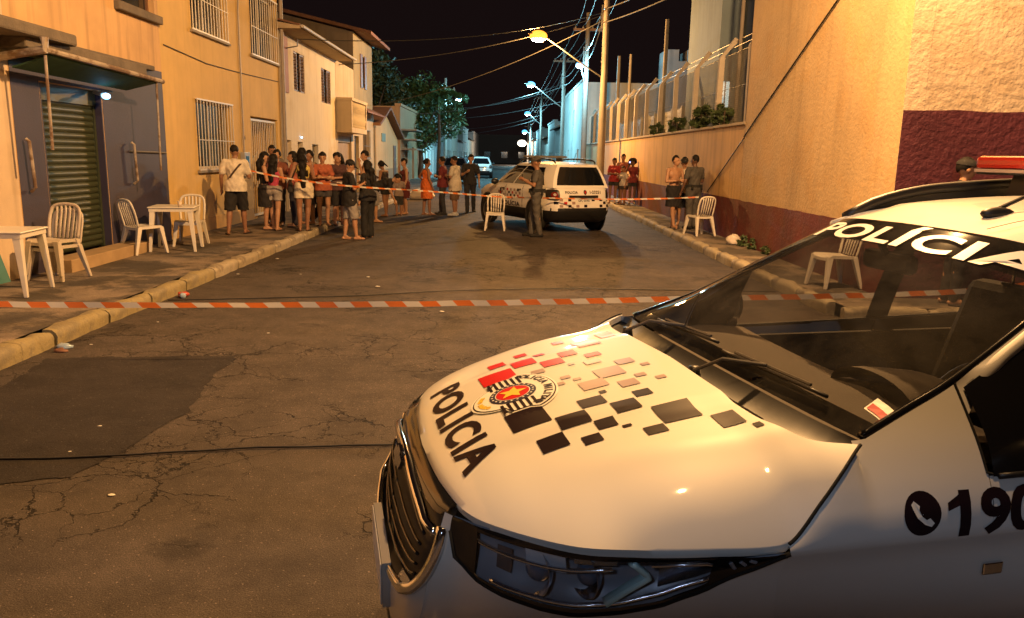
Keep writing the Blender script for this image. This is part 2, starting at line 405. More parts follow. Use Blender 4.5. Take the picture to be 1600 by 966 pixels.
def bar_mesh(h, r=.009, m=None):
    me = MB().tube([(0, 0, 0), (0, 0, h)], r, 6).mesh('bar'); me.materials.append(m or M_BAR); return me
def window(root, fn, s0, s1, z0, z1, kind='grille', depth=.14, nb=12, frame=M_FRAMEW, bars=M_BAR, name='window', curtain=0, lit=None):
    rl = Vector(root.location)
    w = .05; mb = fboxes(fn, [(s0, s0 + w, z0, z1, depth, depth + .05), (s1 - w, s1, z0, z1, depth, depth + .05), (s0 + w, s1 - w, z0, z0 + w, depth, depth + .05), (s0 + w, s1 - w, z1 - w, z1, depth, depth + .05),
                              ((s0 + s1) / 2 - .025, (s0 + s1) / 2 + .025, z0 + w, z1 - w, depth, depth + .05)])
    fr = part(root, name, mb, frame, world=True)
    mid = (s0 + s1) / 2
    for a, b_ in ((s0 + w, mid - .025), (mid + .025, s1 - w)):
        part(fr, 'pane', fbox(fn, a, b_, z0 + w, z1 - w, depth + .02, depth + .03), M_GLASSD if lit is None else lit, world=True)
    if kind == 'grille':
        fb = fboxes(fn, [(s0 - .04, s1 + .04, z0 - .02, z0 + .01, -.05, -.025), (s0 - .04, s1 + .04, z1 - .01, z1 + .02, -.05, -.025), (s0 - .04, s1 + .04, lerp(z0, z1, .42), lerp(z0, z1, .42) + .015, -.052, -.04)])
        part(fr, 'grille_rail', fb, bars, world=True)
        me = bar_mesh(z1 - z0, .010, bars)
        for k in range(nb):
            s = lerp(s0, s1, (k + .0) / (nb - 1)); inst(fr, 'bar', me, Vector(fn(s, z0, -.038)) - rl)
    if kind == 'shutter':
        for a, b_ in ((s0 + .01, mid - .28 * (s1 - s0)), (mid + .28 * (s1 - s0), s1 - .01)):
            sh = part(fr, 'shutter_leaf', fboxes(fn, [(a, a + .03, z0, z1, .03, .07), (b_ - .03, b_, z0, z1, .03, .07)]), frame, world=True)
            n = int((z1 - z0) / .07)
            me = None
    part(root, 'sill', fbox(fn, s0 - .08, s1 + .08, z0 - .07, z0 - .022, -.07, depth), M_SILL, world=True, bevel=.006)
    return fr
def louvre(root, fn, s0, s1, z0, z1, m, d=.02, name='shutter_leaf'):
    sh = part(root, name, fboxes(fn, [(s0, s0 + .05, z0, z1, d, d + .04), (s1 - .05, s1, z0, z1, d, d + .04), (s0 + .05, s1 - .05, z0, z0 + .05, d, d + .04), (s0 + .05, s1 - .05, z1 - .05, z1, d, d + .04)]), m, world=True)
    rl = Vector(root.location); n = max(5, int((z1 - z0) / .10)); c = Vector(fn((s0 + s1) / 2, z0, d)) - rl
    me = MB().box(-.006, .006, -(s1 - s0) / 2 + .05, (s1 - s0) / 2 - .05, -.035, .035).mesh('slat'); me.materials.append(m)
    for k in range(n): inst(sh, 'slat', me, (c.x - .02, c.y, c.z + .05 + (z1 - z0 - .1) * (k + .5) / n), (0, .6, 0))
    return sh
def door(root, fn, s0, s1, z0, z1, m, depth=.12, panels=3, name='door'):
    d = part(root, name, fbox(fn, s0, s1, z0, z1, depth, depth + .05), m, world=True)
    for k in range(panels):
        a = lerp(z0, z1, (k + .12) / panels); b_ = lerp(z0, z1, (k + .88) / panels)
        part(d, 'panel', fbox(fn, s0 + .1, s1 - .1, a, b_, depth - .012, depth + .001), m, world=True, bevel=.006)
    part(d, 'handle', MB().tube([fn(s1 - .09, z0 + 1.0, depth - .05), fn(s1 - .09, z0 + 1.12, depth - .05)], .012, 6), M_METALW, world=True)
    return d
def tile_row(root, x, y0, y1, z, slope=.35, m=None, n=None, L=.45):
    """the eave course of half-round clay tiles, each one a piece"""
    m = m or M_TILE; P = []
    for i in range(2):
        row = []
        for k in range(7):
            a = pi * k / 6; r = .085 if i == 0 else .07; row.append((-L * i, r * cos(a), r * sin(a) * .8 + L * i * slope))
        P.append(row)
    mb = MB().grid(P); mb2 = MB().grid([[(p[0], p[1] * .84, p[2] - .014) for p in r] for r in P], flip=True); mb.add(mb2.v, mb2.f)
    me = mb.mesh('roof_tile', True); me.materials.append(m); rl = Vector(root.location); n = int((y1 - y0) / .185)
    for k in range(n): inst(root, 'roof_tile', me, Vector((x + random.uniform(-.015, .015), y0 + (y1 - y0) * (k + .5) / n, z)) - rl, (0, random.uniform(-.02, .02), random.uniform(-.03, .03)))

# ---- shop: peach upper wall, purple ground floor, green roller shutter
def shop():
    fn = FL(XF_L); root = thing('shop_building', 'peach two-storey shop with purple ground floor and green roller shutter, far left', 'building', (XF_L, 9.0, .15))
    M_PEACH = mat('peach_wall_paint', (.58, .38, .19), .8, .22, 1.2, .003, 60, streak=.45)
    M_PURP = mat('purple_wall_paint', (.036, .031, .062), .65, .22, 1.5, .003, 50)
    M_CREAM = mat('cream_wall_paint', (.60, .47, .33), .75, .2, 1.2, .003, 60, streak=.25)
    M_SHUT = mat('green_shutter_paint', (.036, .046, .024), .5, .25, 2.5, streak=.3)
    M_AWN = mat('awning_metal', (.36, .31, .26), .5, .3, 5, col2=(.16, .10, .06), mixscale=4)
    M_CANO = mat('canopy_concrete', (.15, .125, .10), .85, .4, 3, .01, 25)
    holes = [(10.6, 12.2, .15, 2.62), (12.95, 14.25, 4.05, 5.3)]
    part(root, 'wall', facade(fn, 9.98, 14.38, .0, 6.6, holes), M_PEACH, world=True)
    part(root, 'side_wall', facade(fn, 2.5, 9.975, .0, 6.6, []), M_CREAM, world=True)
    part(root, 'back_block', MB().box(XF_L - 9, XF_L - .23, 2.5, 14.36, 0, 6.4), M_DARK, world=True)
    # purple paint coat: two panels either side of the shutter and one across above
    part(root, 'purple_coat', fboxes(fn, [(9.99, 10.59, .1, 2.9, -.004, .0), (12.21, 14.37, .1, 3.12, -.004, .0), (10.59, 12.21, 2.63, 2.9, -.004, .0)]), M_PURP, world=True)
    for a_, b_ in ((12.17, 12.196), (10.604, 10.63)): part(root, 'purple_reveal', fbox(fn, a_, b_, .15, 2.6, .0, .2), M_PURP, world=True)
    # roller shutter, slat by slat
    sh = part(root, 'roller_shutter', fboxes(fn, [(10.63, 10.68, .30, 2.45, .10, .16), (12.12, 12.17, .30, 2.45, .10, .16), (10.63, 12.17, 2.40, 2.62, .08, .2)]), M_SHUT, world=True)
    P = [[(.0, y, 0), (.022, y, .02), (.03, y, .045), (.022, y, .07), (0, y, .088)] for y in (-.72, .72)]
    me = MB().grid(P).mesh('slat', True); me.materials.append(M_SHUT)
    for k in range(24): inst(sh, 'slat', me, Vector((XF_L - .14, 11.4, .31 + k * .0885)) - Vector(root.location))
    part(root, 'step', MB().box(XF_L, XF_L + .36, 10.35, 12.75, .1, .315), mat('step_tile', (.42, .30, .18), .6, .25, 3), world=True, bevel=.01)
    # awning housing and its folded arms
    aw = part(root, 'awning', MB().tube([(XF_L + .62, 9.72, 2.92), (XF_L + .62, 12.95, 2.84)], .035, 8), M_AWN, world=True)
    part(aw, 'housing', MB().box(XF_L + .02, XF_L + .38, 9.75, 12.95, 2.93, 3.08), M_CANO, world=True, bevel=.02)
    part(aw, 'cover_sheet', MB().hexa([(XF_L + .1, 9.9, 2.72), (XF_L + .58, 9.9, 2.86), (XF_L + .58, 12.8, 2.80), (XF_L + .1, 12.8, 2.68), (XF_L + .1, 9.9, 2.74), (XF_L + .58, 9.9, 2.88), (XF_L + .58, 12.8, 2.82), (XF_L + .1, 12.8, 2.70)]), mat('awning_green_sheet', (.04, .12, .075), .7, .3), world=True)
    part(aw, 'end_bracket', MB().tube([(XF_L + .02, 9.72, 2.82), (XF_L + .62, 9.72, 2.92), (XF_L + .62, 9.72, 3.06)], .05, 8), M_AWN, world=True)
    for y, z0 in ((9.78, 1.75), (12.80, 1.45)):
        part(aw, 'crank_rod', MB().tube([(XF_L + .58, y, 2.86), (XF_L + .55, y + .03, z0)], .018, 8), M_AWN, world=True)
    for y in (10.12, 12.95):
        part(aw, 'wall_arm', MB().tube([(XF_L + .05, y, 1.88), (XF_L + .09, y, 1.85), (XF_L + .09, y + .04, 1.27), (XF_L + .03, y + .04, 1.22)], .022, 8), M_AWN, world=True)
    part(root, 'canopy', MB().box(XF_L, XF_L + .5, 2.6, 10.7, 3.07, 3.22), M_CANO, world=True, bevel=.03)
    part(root, 'ledge', MB().box(XF_L, XF_L + .10, 10.7, 13.9, 3.085, 3.17), M_CANO, world=True, bevel=.02)
    part(root, 'wall_cable_or_shadow', MB().tube([fn(12.95, 1.74, -.02), fn(14.3, 1.72, -.02)], .018, 6), M_BARD, world=True)
    w = part(root, 'window', fboxes(fn, [(12.95, 13.01, 4.05, 5.3, .1, .15), (14.19, 14.25, 4.05, 5.3, .1, .15)]), M_FRAMEB, world=True)
    part(w, 'pane', fbox(fn, 13.0, 14.2, 4.05, 5.3, .13, .14), M_GLASSD, world=True)
    part(w, 'sill', fbox(fn, 12.8, 14.36, 3.9, 4.04, -.10, .1), M_CANO, world=True, bevel=.02)
    part(root, 'painted_base', MB().hexa([(XF_L, 8.3, .12), (XF_L + .05, 8.3, .12), (XF_L + .05, 9.55, .12), (XF_L, 9.55, .12), (XF_L, 8.3, .62), (XF_L + .004, 8.3, .62), (XF_L + .004, 9.4, .62), (XF_L, 9.4, .62)]), mat('teal_base_paint', (.07, .22, .23), .7), world=True)
    # small cool lamp under the awning
    lp = part(root, 'lamp_socket', MB().tube([(XF_L - .02, 12.02, 2.60), (XF_L + .10, 12.02, 2.56)], .03, 8), M_METALW, world=True)
    part(lp, 'lamp_bulb', MB().ell((XF_L + .16, 12.02, 2.54), (.06, .06, .045)), emis('led_bulb', (.2, .6, 1.0), 8), world=True)
    return root
shop()

# ---- yellow house
def yellow_house():
    fn = FL(XF_L); root = thing('yellow_house', 'mustard yellow two-storey house with white window grilles beside the purple shop', 'house', (XF_L, 18.1, .15))
    M_Y = mat('mustard_wall_paint', (.62, .43, .16), .8, .18, 1.0, .003, 70, streak=.14)
    hs = [(15.85, 17.8, 4.08, 5.5), (19.45, 21.6, 4.05, 5.55), (15.85, 17.85, 1.40, 2.76), (19.2, 21.45, .15, 2.6)]
    part(root, 'wall', facade(fn, 14.385, 21.78, 0, 6.7, hs, .25), M_Y, world=True)
    part(root, 'back_block', MB().box(XF_L - 9, XF_L - .8, 14.4, 21.76, 0, 6.5), M_DARK, world=True)
    part(root, 'roof_slab', MB().box(XF_L - 8, XF_L + .45, 14.2, 21.95, 6.7, 6.85), M_SILL, world=True)
    for h in hs[:3]:
        window(root, fn, *h, nb=13, depth=.13)
    part(root, 'curtain', MB().grid([[fn(17.1 + .7 * i / 12, z, .20 + .02 * sin(i * 1.7)) for z in (1.46, 2.7)] for i in range(13)]), M_CURT, world=True)
    # gated entry with a stair behind it
    part(root, 'entry_inside', fboxes(fn, [(19.2, 21.45, .1, 2.6, .70, .74), (19.16, 19.2, .1, 2.6, .25, .7), (21.45, 21.49, .1, 2.6, .25, .7)]), M_Y, world=True)
    g = part(root, 'gate', fboxes(fn, [(19.2, 19.26, .2, 2.55, .05, .08), (21.39, 21.45, .2, 2.55, .05, .08), (19.26, 21.39, 1.25, 1.30, .05, .08), (19.26, 21.39, 2.5, 2.55, .05, .08), (19.26, 21.39, .2, .26, .05, .08)]), M_BAR, world=True)
    me = bar_mesh(2.3, .011)
    for k in range(15): inst(g, 'bar', me, Vector(fn(19.3 + 2.05 * k / 14, .22, .065)) - Vector(root.location))
    part(root, 'stair_rail', MB().tube([fn(19.3, .75, .5), fn(21.2, 1.75, .5)], .025, 6), M_BAR, world=True)
    part(root, 'house_number', MB().add(*number_plate('6', fn, 18.72, 2.08, .13)), M_DARK, world=True)
    part(root, 'base_course', fbox(fn, 14.39, 19.15, .1, .42, -.008, .0), mat('mustard_base', (.55, .36, .14), .85, .3, 2, .006, 40), world=True)
    mbx = part(root, 'meter_box', fbox(fn, 18.35, 18.75, 1.2, 1.75, -.10, .0), M_METALW, world=True, bevel=.01); part(mbx, 'meter_window', fbox(fn, 18.45, 18.65, 1.5, 1.66, -.105, -.1), M_GLASSD, world=True); part(root, 'conduit', MB().tube([fn(18.55, 1.75, -.03), fn(18.55, 4.9, -.03), fn(18.75, 5.9, -.03)], .018, 6), M_PIPE, world=True)
    part(root, 'wall_cable_or_shadow', MB().tube([fn(14.5, 3.6, -.015), fn(16.5, 3.50, -.015), fn(18.5, 3.52, -.015), fn(21.6, 3.60, -.015)], .010, 6), M_BARD, world=True)
    part(root, 'downpipe', MB().tube([(XF_L + .08, 21.84, .15), (XF_L + .08, 21.84, 6.6)], .05, 10), M_PIPE, world=True)
    return root
def number_plate(s, fn, sc, zc, size):
    vs, fs = text_mesh(s, size, .004); return [fn(sc + x, zc + y, -.006) for x, y in vs], fs
yellow_house()

# ---- white house with clay-tile eave and brown shutters
def white_house():
    fn = FL(XF_L); root = thing('white_house', 'white two-storey house with brown louvred shutters and clay tile eave', 'house', (XF_L, 25.4, .15))
    M_W = mat('white_wall_paint', (.66, .60, .50), .8, .15, .8, .003, 60, streak=.18, col2=(.55, .44, .26), mixscale=.5, mixpos=(.5, .7))
    M_SH = mat('shutter_brown', (.15, .09, .06), .6, .2)
    hs = [(23.25, 24.5, 3.5, 4.6), (26.65, 28.05, 3.4, 4.5), (23.45, 24.05, .9, 2.07), (25.2, 26.0, .9, 2.02), (22.0, 22.75, .15, 2.1)]
    part(root, 'wall', facade(fn, 21.9, 28.85, 0, 4.98, hs, .25), M_W, world=True)
    part(root, 'back_block', MB().box(XF_L - 8, XF_L - .8, 21.9, 28.84, 0, 4.9), M_DARK, world=True)
    part(root, 'dado', fbox(fn, 22.8, 28.84, .1, .95, -.006, .0), mat('grey_dado', (.20, .185, .17), .85, .3, 1.5, .004), world=True)
    for (a, b_, c, d) in hs[:2]:
        w = part(root, 'window', fboxes(fn, [(a, a + .06, c, d, .1, .15), (b_ - .06, b_, c, d, .1, .15), (a + .06, b_ - .06, c, c + .06, .1, .15), (a + .06, b_ - .06, d - .06, d, .1, .15)]), M_SH, world=True)
        part(w, 'pane', fbox(fn, a + .05, b_ - .05, c + .05, d - .05, .12, .13), M_GLASSD, world=True)
        q = (b_ - a) * .36
        louvre(root, fn, a, a + q, c, d, M_SH); louvre(root, fn, b_ - q, b_, c, d, M_SH)
    for (a, b_, c, d) in hs[2:4]: window(root, fn, a, b_, c, d, 'plain', .12, frame=M_FRAMEW)
    door(root, fn, 22.0, 22.75, .15, 2.1, mat('red_brown_door', (.20, .07, .04), .6, .2))
    part(root, 'red_panel', fbox(fn, 22.05, 22.6, 3.38, 4.86, -.03, .0), mat('red_brown_panel', (.24, .08, .045), .7, .25, 3), world=True)
    part(root, 'eave_soffit', MB().hexa([(XF_L, 21.7, 4.98), (XF_L + .62, 21.7, 4.98), (XF_L + .62, 29.1, 4.98), (XF_L, 29.1, 4.98), (XF_L, 21.7, 5.14), (XF_L + .62, 21.7, 5.05), (XF_L + .62, 29.1, 5.05), (XF_L, 29.1, 5.14)]), mat('eave_board', (.45, .36, .24), .8, .2, 4), world=True)
    rf = part(root, 'roof', MB().hexa([(XF_L - 5, 21.7, 6.3), (XF_L + .60, 21.7, 5.055), (XF_L + .60, 29.1, 5.055), (XF_L - 5, 29.1, 6.3), (XF_L - 5, 21.7, 6.4), (XF_L + .60, 21.7, 5.10), (XF_L + .60, 29.1, 5.10), (XF_L - 5, 29.1, 6.4)]), M_TILE, world=True)
    tile_row(rf, XF_L + .66, 21.7, 29.1, 5.12, .23)
    part(root, 'gutter', MB().tube([(XF_L + .69, 21.65, 5.03), (XF_L + .69, 29.1, 5.03)], .045, 8), M_FRAMEW, world=True)
    part(root, 'wall_lamp', MB().ell((XF_L + .05, 23.75, 2.2), (.025, .025, .025)), emis('led_bulb', (.2, .6, 1.0), 8), world=True)
    part(root, 'service_bracket', MB().tube([(XF_L, 22.4, 4.55), (XF_L + .35, 22.4, 4.62), (XF_L + .35, 22.4, 4.8)], .018, 6), M_BARD, world=True)
    return root
white_house()

# ---- balcony house + tall tower behind
def balcony_house():
    fn = FL(XF_L); root = thing('balcony_house', 'beige house with baluster balcony above a garage door and tall rear tower', 'house', (XF_L, 32.8, .15))
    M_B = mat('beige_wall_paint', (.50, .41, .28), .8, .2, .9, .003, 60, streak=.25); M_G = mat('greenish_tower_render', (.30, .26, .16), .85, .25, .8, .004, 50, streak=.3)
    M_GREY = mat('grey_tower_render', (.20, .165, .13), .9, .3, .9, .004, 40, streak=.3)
    hs = [(29.1, 31.6, .15, 2.4), (34.15, 35.75, 1.58, 2.74), (32.2, 33.2, .15, 2.45)]
    part(root, 'wall', facade(fn, 28.9, 36.9, 0, 3.5, hs, .25), M_B, world=True)
    part(root, 'upper_wall', facade(FL(XF_L - .002), 28.9, 32.3, 3.5, 5.0, [], .2), M_B, world=True)
    part(root, 'back_block', MB().box(XF_L - 8, XF_L - .6, 28.9, 36.85, 0, 3.4), M_DARK, world=True)
    gd = part(root, 'garage_door', fbox(fn, 29.1, 31.6, .15, 2.15, .12, .16), mat('garage_wood', (.30, .22, .14), .7, .25, 3), world=True)
    for k in range(9): part(gd, 'plank', fbox(fn, 29.13 + k * .275, 29.38 + k * .275, .2, 2.1, .105, .121), MATS['garage_wood'], world=True, bevel=.006)
    part(root, 'garage_header', fbox(fn, 29.1, 31.6, 2.16, 2.4, .05, .16), M_SILL, world=True)
    door(root, fn, 32.2, 33.2, .15, 2.45, mat('dark_door', (.05, .04, .03), .6))
    window(root, fn, 34.15, 35.75, 1.58, 2.74, 'grille', nb=9, bars=M_BARD, frame=M_FRAMEB)
    bal = part(root, 'balcony', fboxes(fn, [(28.9, 32.0, 2.5, 2.68, -.55, -.002), (28.9, 29.02, 2.68, 3.62, -.55, -.002), (31.88, 32.0, 2.68, 3.62, -.55, -.002), (28.86, 32.04, 3.62, 3.72, -.58, -.002)]), M_B, world=True)
    prof = [(.03, 0), (.05, .05), (.03, .12), (.065, .30), (.03, .55), (.035, .72), (.05, .85), (.03, .94)]
    me = MB().lathe(prof, n=10).mesh('baluster', True); me.materials.append(mat('baluster_plaster', (.56, .48, .36), .8, .15))
    for k in range(13): inst(bal, 'baluster', me, Vector(fn(29.12 + 2.66 * k / 12, 2.68, -.48)) - Vector(root.location))
    # tall tower
    tw = part(root, 'tower_wall', facade(fn, 32.32, 36.7, 3.5, 6.45, [(33.9, 34.9, 4.5, 5.75)], .25), M_G, world=True)
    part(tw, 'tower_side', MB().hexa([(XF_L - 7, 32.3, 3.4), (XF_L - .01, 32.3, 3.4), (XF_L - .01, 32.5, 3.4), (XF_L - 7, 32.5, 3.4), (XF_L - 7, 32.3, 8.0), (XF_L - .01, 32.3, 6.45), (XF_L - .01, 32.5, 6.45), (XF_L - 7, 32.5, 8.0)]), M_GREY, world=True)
    part(tw, 'window', fbox(fn, 33.9, 34.9, 4.5, 5.75, .12, .16), M_FRAMEB, world=True)
    for (a, b_) in ((33.7, 34.15), (34.65, 35.1)): part(tw, 'shutter_leaf', fbox(fn, a, b_, 4.45, 5.8, -.04, -.005), M_FRAMEB, world=True)
    rf = part(root, 'tower_roof', MB().hexa([(XF_L - 7, 32.1, 8.05), (XF_L + .75, 32.1, 6.35), (XF_L + .75, 37.2, 6.35), (XF_L - 7, 37.2, 8.05), (XF_L - 7, 32.1, 8.2), (XF_L + .75, 32.1, 6.47), (XF_L + .75, 37.2, 6.47), (XF_L - 7, 37.2, 8.2)]), M_TILE, world=True)
    tile_row(rf, XF_L + .8, 32.1, 37.2, 6.49, .22)
    aw = part(root, 'tile_awning', MB().hexa([(XF_L, 32.3, 3.62), (XF_L + .55, 32.3, 3.38), (XF_L + .55, 37.0, 3.38), (XF_L, 37.0, 3.62), (XF_L, 32.3, 3.70), (XF_L + .55, 32.3, 3.44), (XF_L + .55, 37.0, 3.44), (XF_L, 37.0, 3.70)]), M_TILE, world=True)
    tile_row(aw, XF_L + .58, 32.3, 37.0, 3.46, .4)
    return root
balcony_house()

def gable_house():
    root = thing('gable_house', 'small pale orange house with its gable end to the street', 'house', (XF_L, 41, .15)); fn = FL(XF_L)
    M_O = mat('pale_orange_paint', (.62, .42, .20), .8, .18, .8, .003, 60, streak=.15); mb = MB()
    mb.prism([(37.0, 0), (45.0, 0), (45.0, 2.55), (40.2, 3.85), (37.0, 3.0)], lambda s, z, d: (XF_L - d, s, z), 0, 9.0); part(root, 'wall', mb, M_O, world=True)
    for a, b_, za, zb in ((36.8, 40.2, 3.02, 3.93), (40.2, 45.3, 3.93, 2.55)):
        part(root, 'roof', MB().hexa([(XF_L - 9, a, za), (XF_L + .35, a, za), (XF_L + .35, b_, zb), (XF_L - 9, b_, zb), (XF_L - 9, a, za + .12), (XF_L + .35, a, za + .12), (XF_L + .35, b_, zb + .12), (XF_L - 9, b_, zb + .12)]), M_TILE, world=True)
    part(root, 'plaque', fbox(fn, 39.2, 40.4, 2.35, 2.75, -.03, 0), mat('plaque_green', (.16, .24, .20), .6), world=True)
    part(root, 'dado', fbox(fn, 37.02, 44.98, .1, 1.0, -.006, 0), mat('tan_dado', (.36, .25, .14), .85, .2, 2), world=True)
    door(root, fn, 43.2, 44.2, .15, 2.2, mat('brown_door', (.13, .07, .04), .6), depth=-.03)
    part(root, 'downpipe', MB().tube([(XF_L + .07, 36.97, .15), (XF_L + .07, 36.97, 3.0)], .05, 8), M_PIPE, world=True)
gable_house()

def box_house(name, label, y0, y1, h, wallc, side=-1, x=None, wins=(), roof='flat', setback=0, dp=8.0, doorat=None, grp='houses further along the street'):
    """simple street house seen from far: wall block with recessed windows, door, roof or parapet"""
    x = (XF_L if side < 0 else XW_R) if x is None else x
    root = thing(name, label, 'house', (x, (y0 + y1) / 2, .15), group=grp); sg = -side
    fn = (lambda s, z, d: (x - sg * d, s, z)); m = mat('paint_%s_%d' % (name, int(y0 * 10)), wallc, .8, .2, .8, .003, 50, streak=.25)
    holes = [w for w in wins]
    if doorat: holes.append((doorat, doorat + 1.0, .15, 2.2))
    part(root, 'wall', facade(fn, y0, y1, 0, h, holes, .25), m, world=True)
    part(root, 'body', MB().box(min(x - sg * .26, x - sg * dp), max(x - sg * .26, x - sg * dp), y0 + .002, y1 - .002, 0, h - .003), m, world=True)
    for (a, b_, c, d) in wins:
        w = part(root, 'window', fboxes(fn, [(a, a + .07, c, d, .1, .14), (b_ - .07, b_, c, d, .1, .14), (a + .07, b_ - .07, c, c + .07, .1, .14), (a + .07, b_ - .07, d - .07, d, .1, .14)]), M_FRAMEW, world=True)
        part(w, 'pane', fbox(fn, a + .06, b_ - .06, c + .06, d - .06, .12, .13), M_GLASSD, world=True)
    if doorat: part(root, 'door', fbox(fn, doorat, doorat + 1.0, .15, 2.2, .12, .16), M_FRAMEB, world=True)
    if roof == 'flat': part(root, 'parapet', fbox(fn, y0 - .06, y1 + .06, h, h + .15, -.08, .3), m, world=True)
    else:
        part(root, 'roof', MB().hexa([fn(y0 - .3, h, -.5), fn(y1 + .3, h, -.5), fn(y1 + .3, h + 1.6, dp * .6), fn(y0 - .3, h + 1.6, dp * .6), fn(y0 - .3, h + .12, -.5), fn(y1 + .3, h + .12, -.5), fn(y1 + .3, h + 1.72, dp * .6), fn(y0 - .3, h + 1.72, dp * .6)]), M_TILE, world=True)
    return root
b6 = box_house('slab_house', 'flat-roofed brown house with louvre slabs beyond the gable house', 46.2, 55.4, 4.45, (.40, .25, .13), wins=[(48.5, 49.6, 1.3, 2.4)], doorat=52.0)
for k in range(3): part(b6, 'louvre_slab', MB().box(XF_L, XF_L + .9, 46.6, 50.0, 2.0 + k * .55, 2.08 + k * .55), M_SILL, world=True)
box_house('low_house', 'low white house with pitched roof beside the street tree', 56.0, 62.5, 3.0, (.62, .60, .56), wins=[(57.2, 58.4, 1.0, 2.1)], roof='pitch', doorat=60.0)
box_house('low_house', 'low pale house past the white low house', 62.8, 69.0, 3.1, (.60, .58, .55), wins=[(64.0, 65.2, 1.0, 2.1)], doorat=66.4, roof='pitch')
box_house('grey_block', 'grey two-storey block with pale street front behind the tree', 70.0, 80.0, 6.0, (.42, .41, .42), wins=[(71.5, 73.0, 1.0, 2.2), (74.5, 76.0, 3.8, 5.0)], doorat=77.0)
for i, (a, b_, h, c) in enumerate(((80.5, 90, 3.6, (.55, .52, .46)), (90.5, 101, 5.0, (.50, .42, .34)), (101.5, 113, 3.4, (.6, .58, .55)), (113.5, 128, 5.6, (.45, .42, .38)), (128.5, 150, 4.2, (.55, .50, .42)), (150.5, 180, 6.0, (.42, .40, .38)))):
    box_house('far_house', ('%s far house on the left, number %d counting away from the grey block' % (('cream low', 'tan two-storey', 'white low', 'grey-tan two-storey', 'beige', 'last tall grey')[i], i + 1)), a, b_, h, c,
              wins=[(lerp(a, b_, .2), lerp(a, b_, .35), 1.0, 2.2), (lerp(a, b_, .65), lerp(a, b_, .8), 1.0, 2.2)], roof='pitch' if i % 2 == 0 else 'flat', doorat=lerp(a, b_, .45))
# ================================================================ right side: corner building, boundary wall, fence, things behind it
M_STUC = mat('orange_stucco', (.52, .37, .20), .85, .3, .6, .009, 16, col2=(.52, .35, .17), mixscale=1.6, streak=.22)
M_STUCB = mat('beige_stucco', (.50, .40, .30), .85, .25, 1.0, .020, 11, col2=(.44, .34, .24), mixscale=1.8, streak=.25)
M_RED = mat('red_dado_paint', (.125, .018, .014), .75, .35, 1.2, .010, 22, col2=(.12, .03, .025), mixscale=2.2, streak=.3)
M_PURD = mat('wine_dado_paint', (.085, .021, .034), .5, .3, 1.6, .024, 12, col2=(.075, .018, .03), mixscale=2)
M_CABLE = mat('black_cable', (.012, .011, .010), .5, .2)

def corner_building():
    root = thing('corner_building', 'tall orange stucco corner building with red base on the right', 'building', (7, 12.5, .15))
    fn = lambda s, z, d: (XW_R + d, s, z)
    part(root, 'street_wall', facade(fn, 9.60, 15.88, 0, 7.0, [], .25), M_STUC, world=True)
    fx = lambda s, z, d: (s, 9.60 + d, z)
    part(root, 'front_wall', facade(fx, XW_R + .252, 16, 0, 7.0, [], .25), M_STUCB, world=True)
    part(root, 'corner_strip', MB().box(XW_R + .001, XW_R + .25, 9.596, 9.60, 0, 7.0), M_STUCB, world=True)
    part(root, 'back_block', MB().box(XW_R + .26, 15.8, 9.86, 15.86, 0, 6.9), M_DARK, world=True)
    part(root, 'end_wall', facade(lambda s, z, d: (s, 15.88 - d, z), XW_R + .252, 12, 0, 7.0, [], .2), M_STUC, world=True)
    # red painted band along the street and wine-coloured panel round the corner, edges slightly uneven
    def band(f, s0, s1, z0, ztop, th, n=60):
        P = []
        for i in range(n + 1):
            s = lerp(s0, s1, i / n); zt = ztop + .018 * noise.noise(Vector((s * 2.3, 1.7, 0))) + .008 * noise.noise(Vector((s * 11, 4, 0)))
            P.append([f(s, z0, -.0), f(s, z0, -th), f(s, zt, -th), f(s, zt, 0)])
        return MB().grid(P)
    part(root, 'red_dado', band(fn, 9.60, 15.88, .05, 1.01, .006), M_RED, world=True)
    part(root, 'wine_dado', band(fx, XW_R + .0, 16, .05, 2.44, .010, 90), M_PURD, world=True)
    part(root, 'wall_cable_or_shadow', MB().tube([(XW_R - .02, 11.0, 4.5), (XW_R - .02, 11.81, 4.10), (XW_R - .02, 15.0, 2.66), (XW_R - .02, 15.86, 2.26)], .014, 6), M_CABLE, world=True)  # shadow of an overhead wire, built as a black tube on the wall
    return root
corner_building()

def boundary_wall():
    root = thing('boundary_wall', 'long orange plastered wall with red base under the chain-link fence', 'wall', (XW_R, 30, .15))
    fn = lambda s, z, d: (XW_R + .03 + d, s, z)
    M_BW = mat('orange_plaster', (.58, .37, .16), .85, .2, .9, .006, 22, streak=.35)
    part(root, 'wall', facade(fn, 15.9, 48, 0, 2.5, [], .22), M_BW, world=True)
    part(root, 'red_base', MB().grid([[(XW_R + .03, y, .05), (XW_R + .022, y, .05), (XW_R + .022, y, 1.01 + .015 * noise.noise(Vector((y * 2, 0, 0)))), (XW_R + .03, y, 1.01)] for y in [15.9 + .4 * i for i in range(81)]]), M_RED, world=True)
    part(root, 'coping', MB().box(XW_R - .01, XW_R + .29, 15.9, 48, 2.5, 2.56), mat('coping_plaster', (.42, .33, .22), .85, .3, 2, .006), world=True, bevel=.01)
    part(root, 'wall_cable_or_shadow', MB().tube([(XW_R, 15.9, 2.24), (XW_R, 18.49, 1.06)], .013, 6), M_CABLE, world=True)  # lower end of the same wire shadow, also a black tube
    return root
boundary_wall()

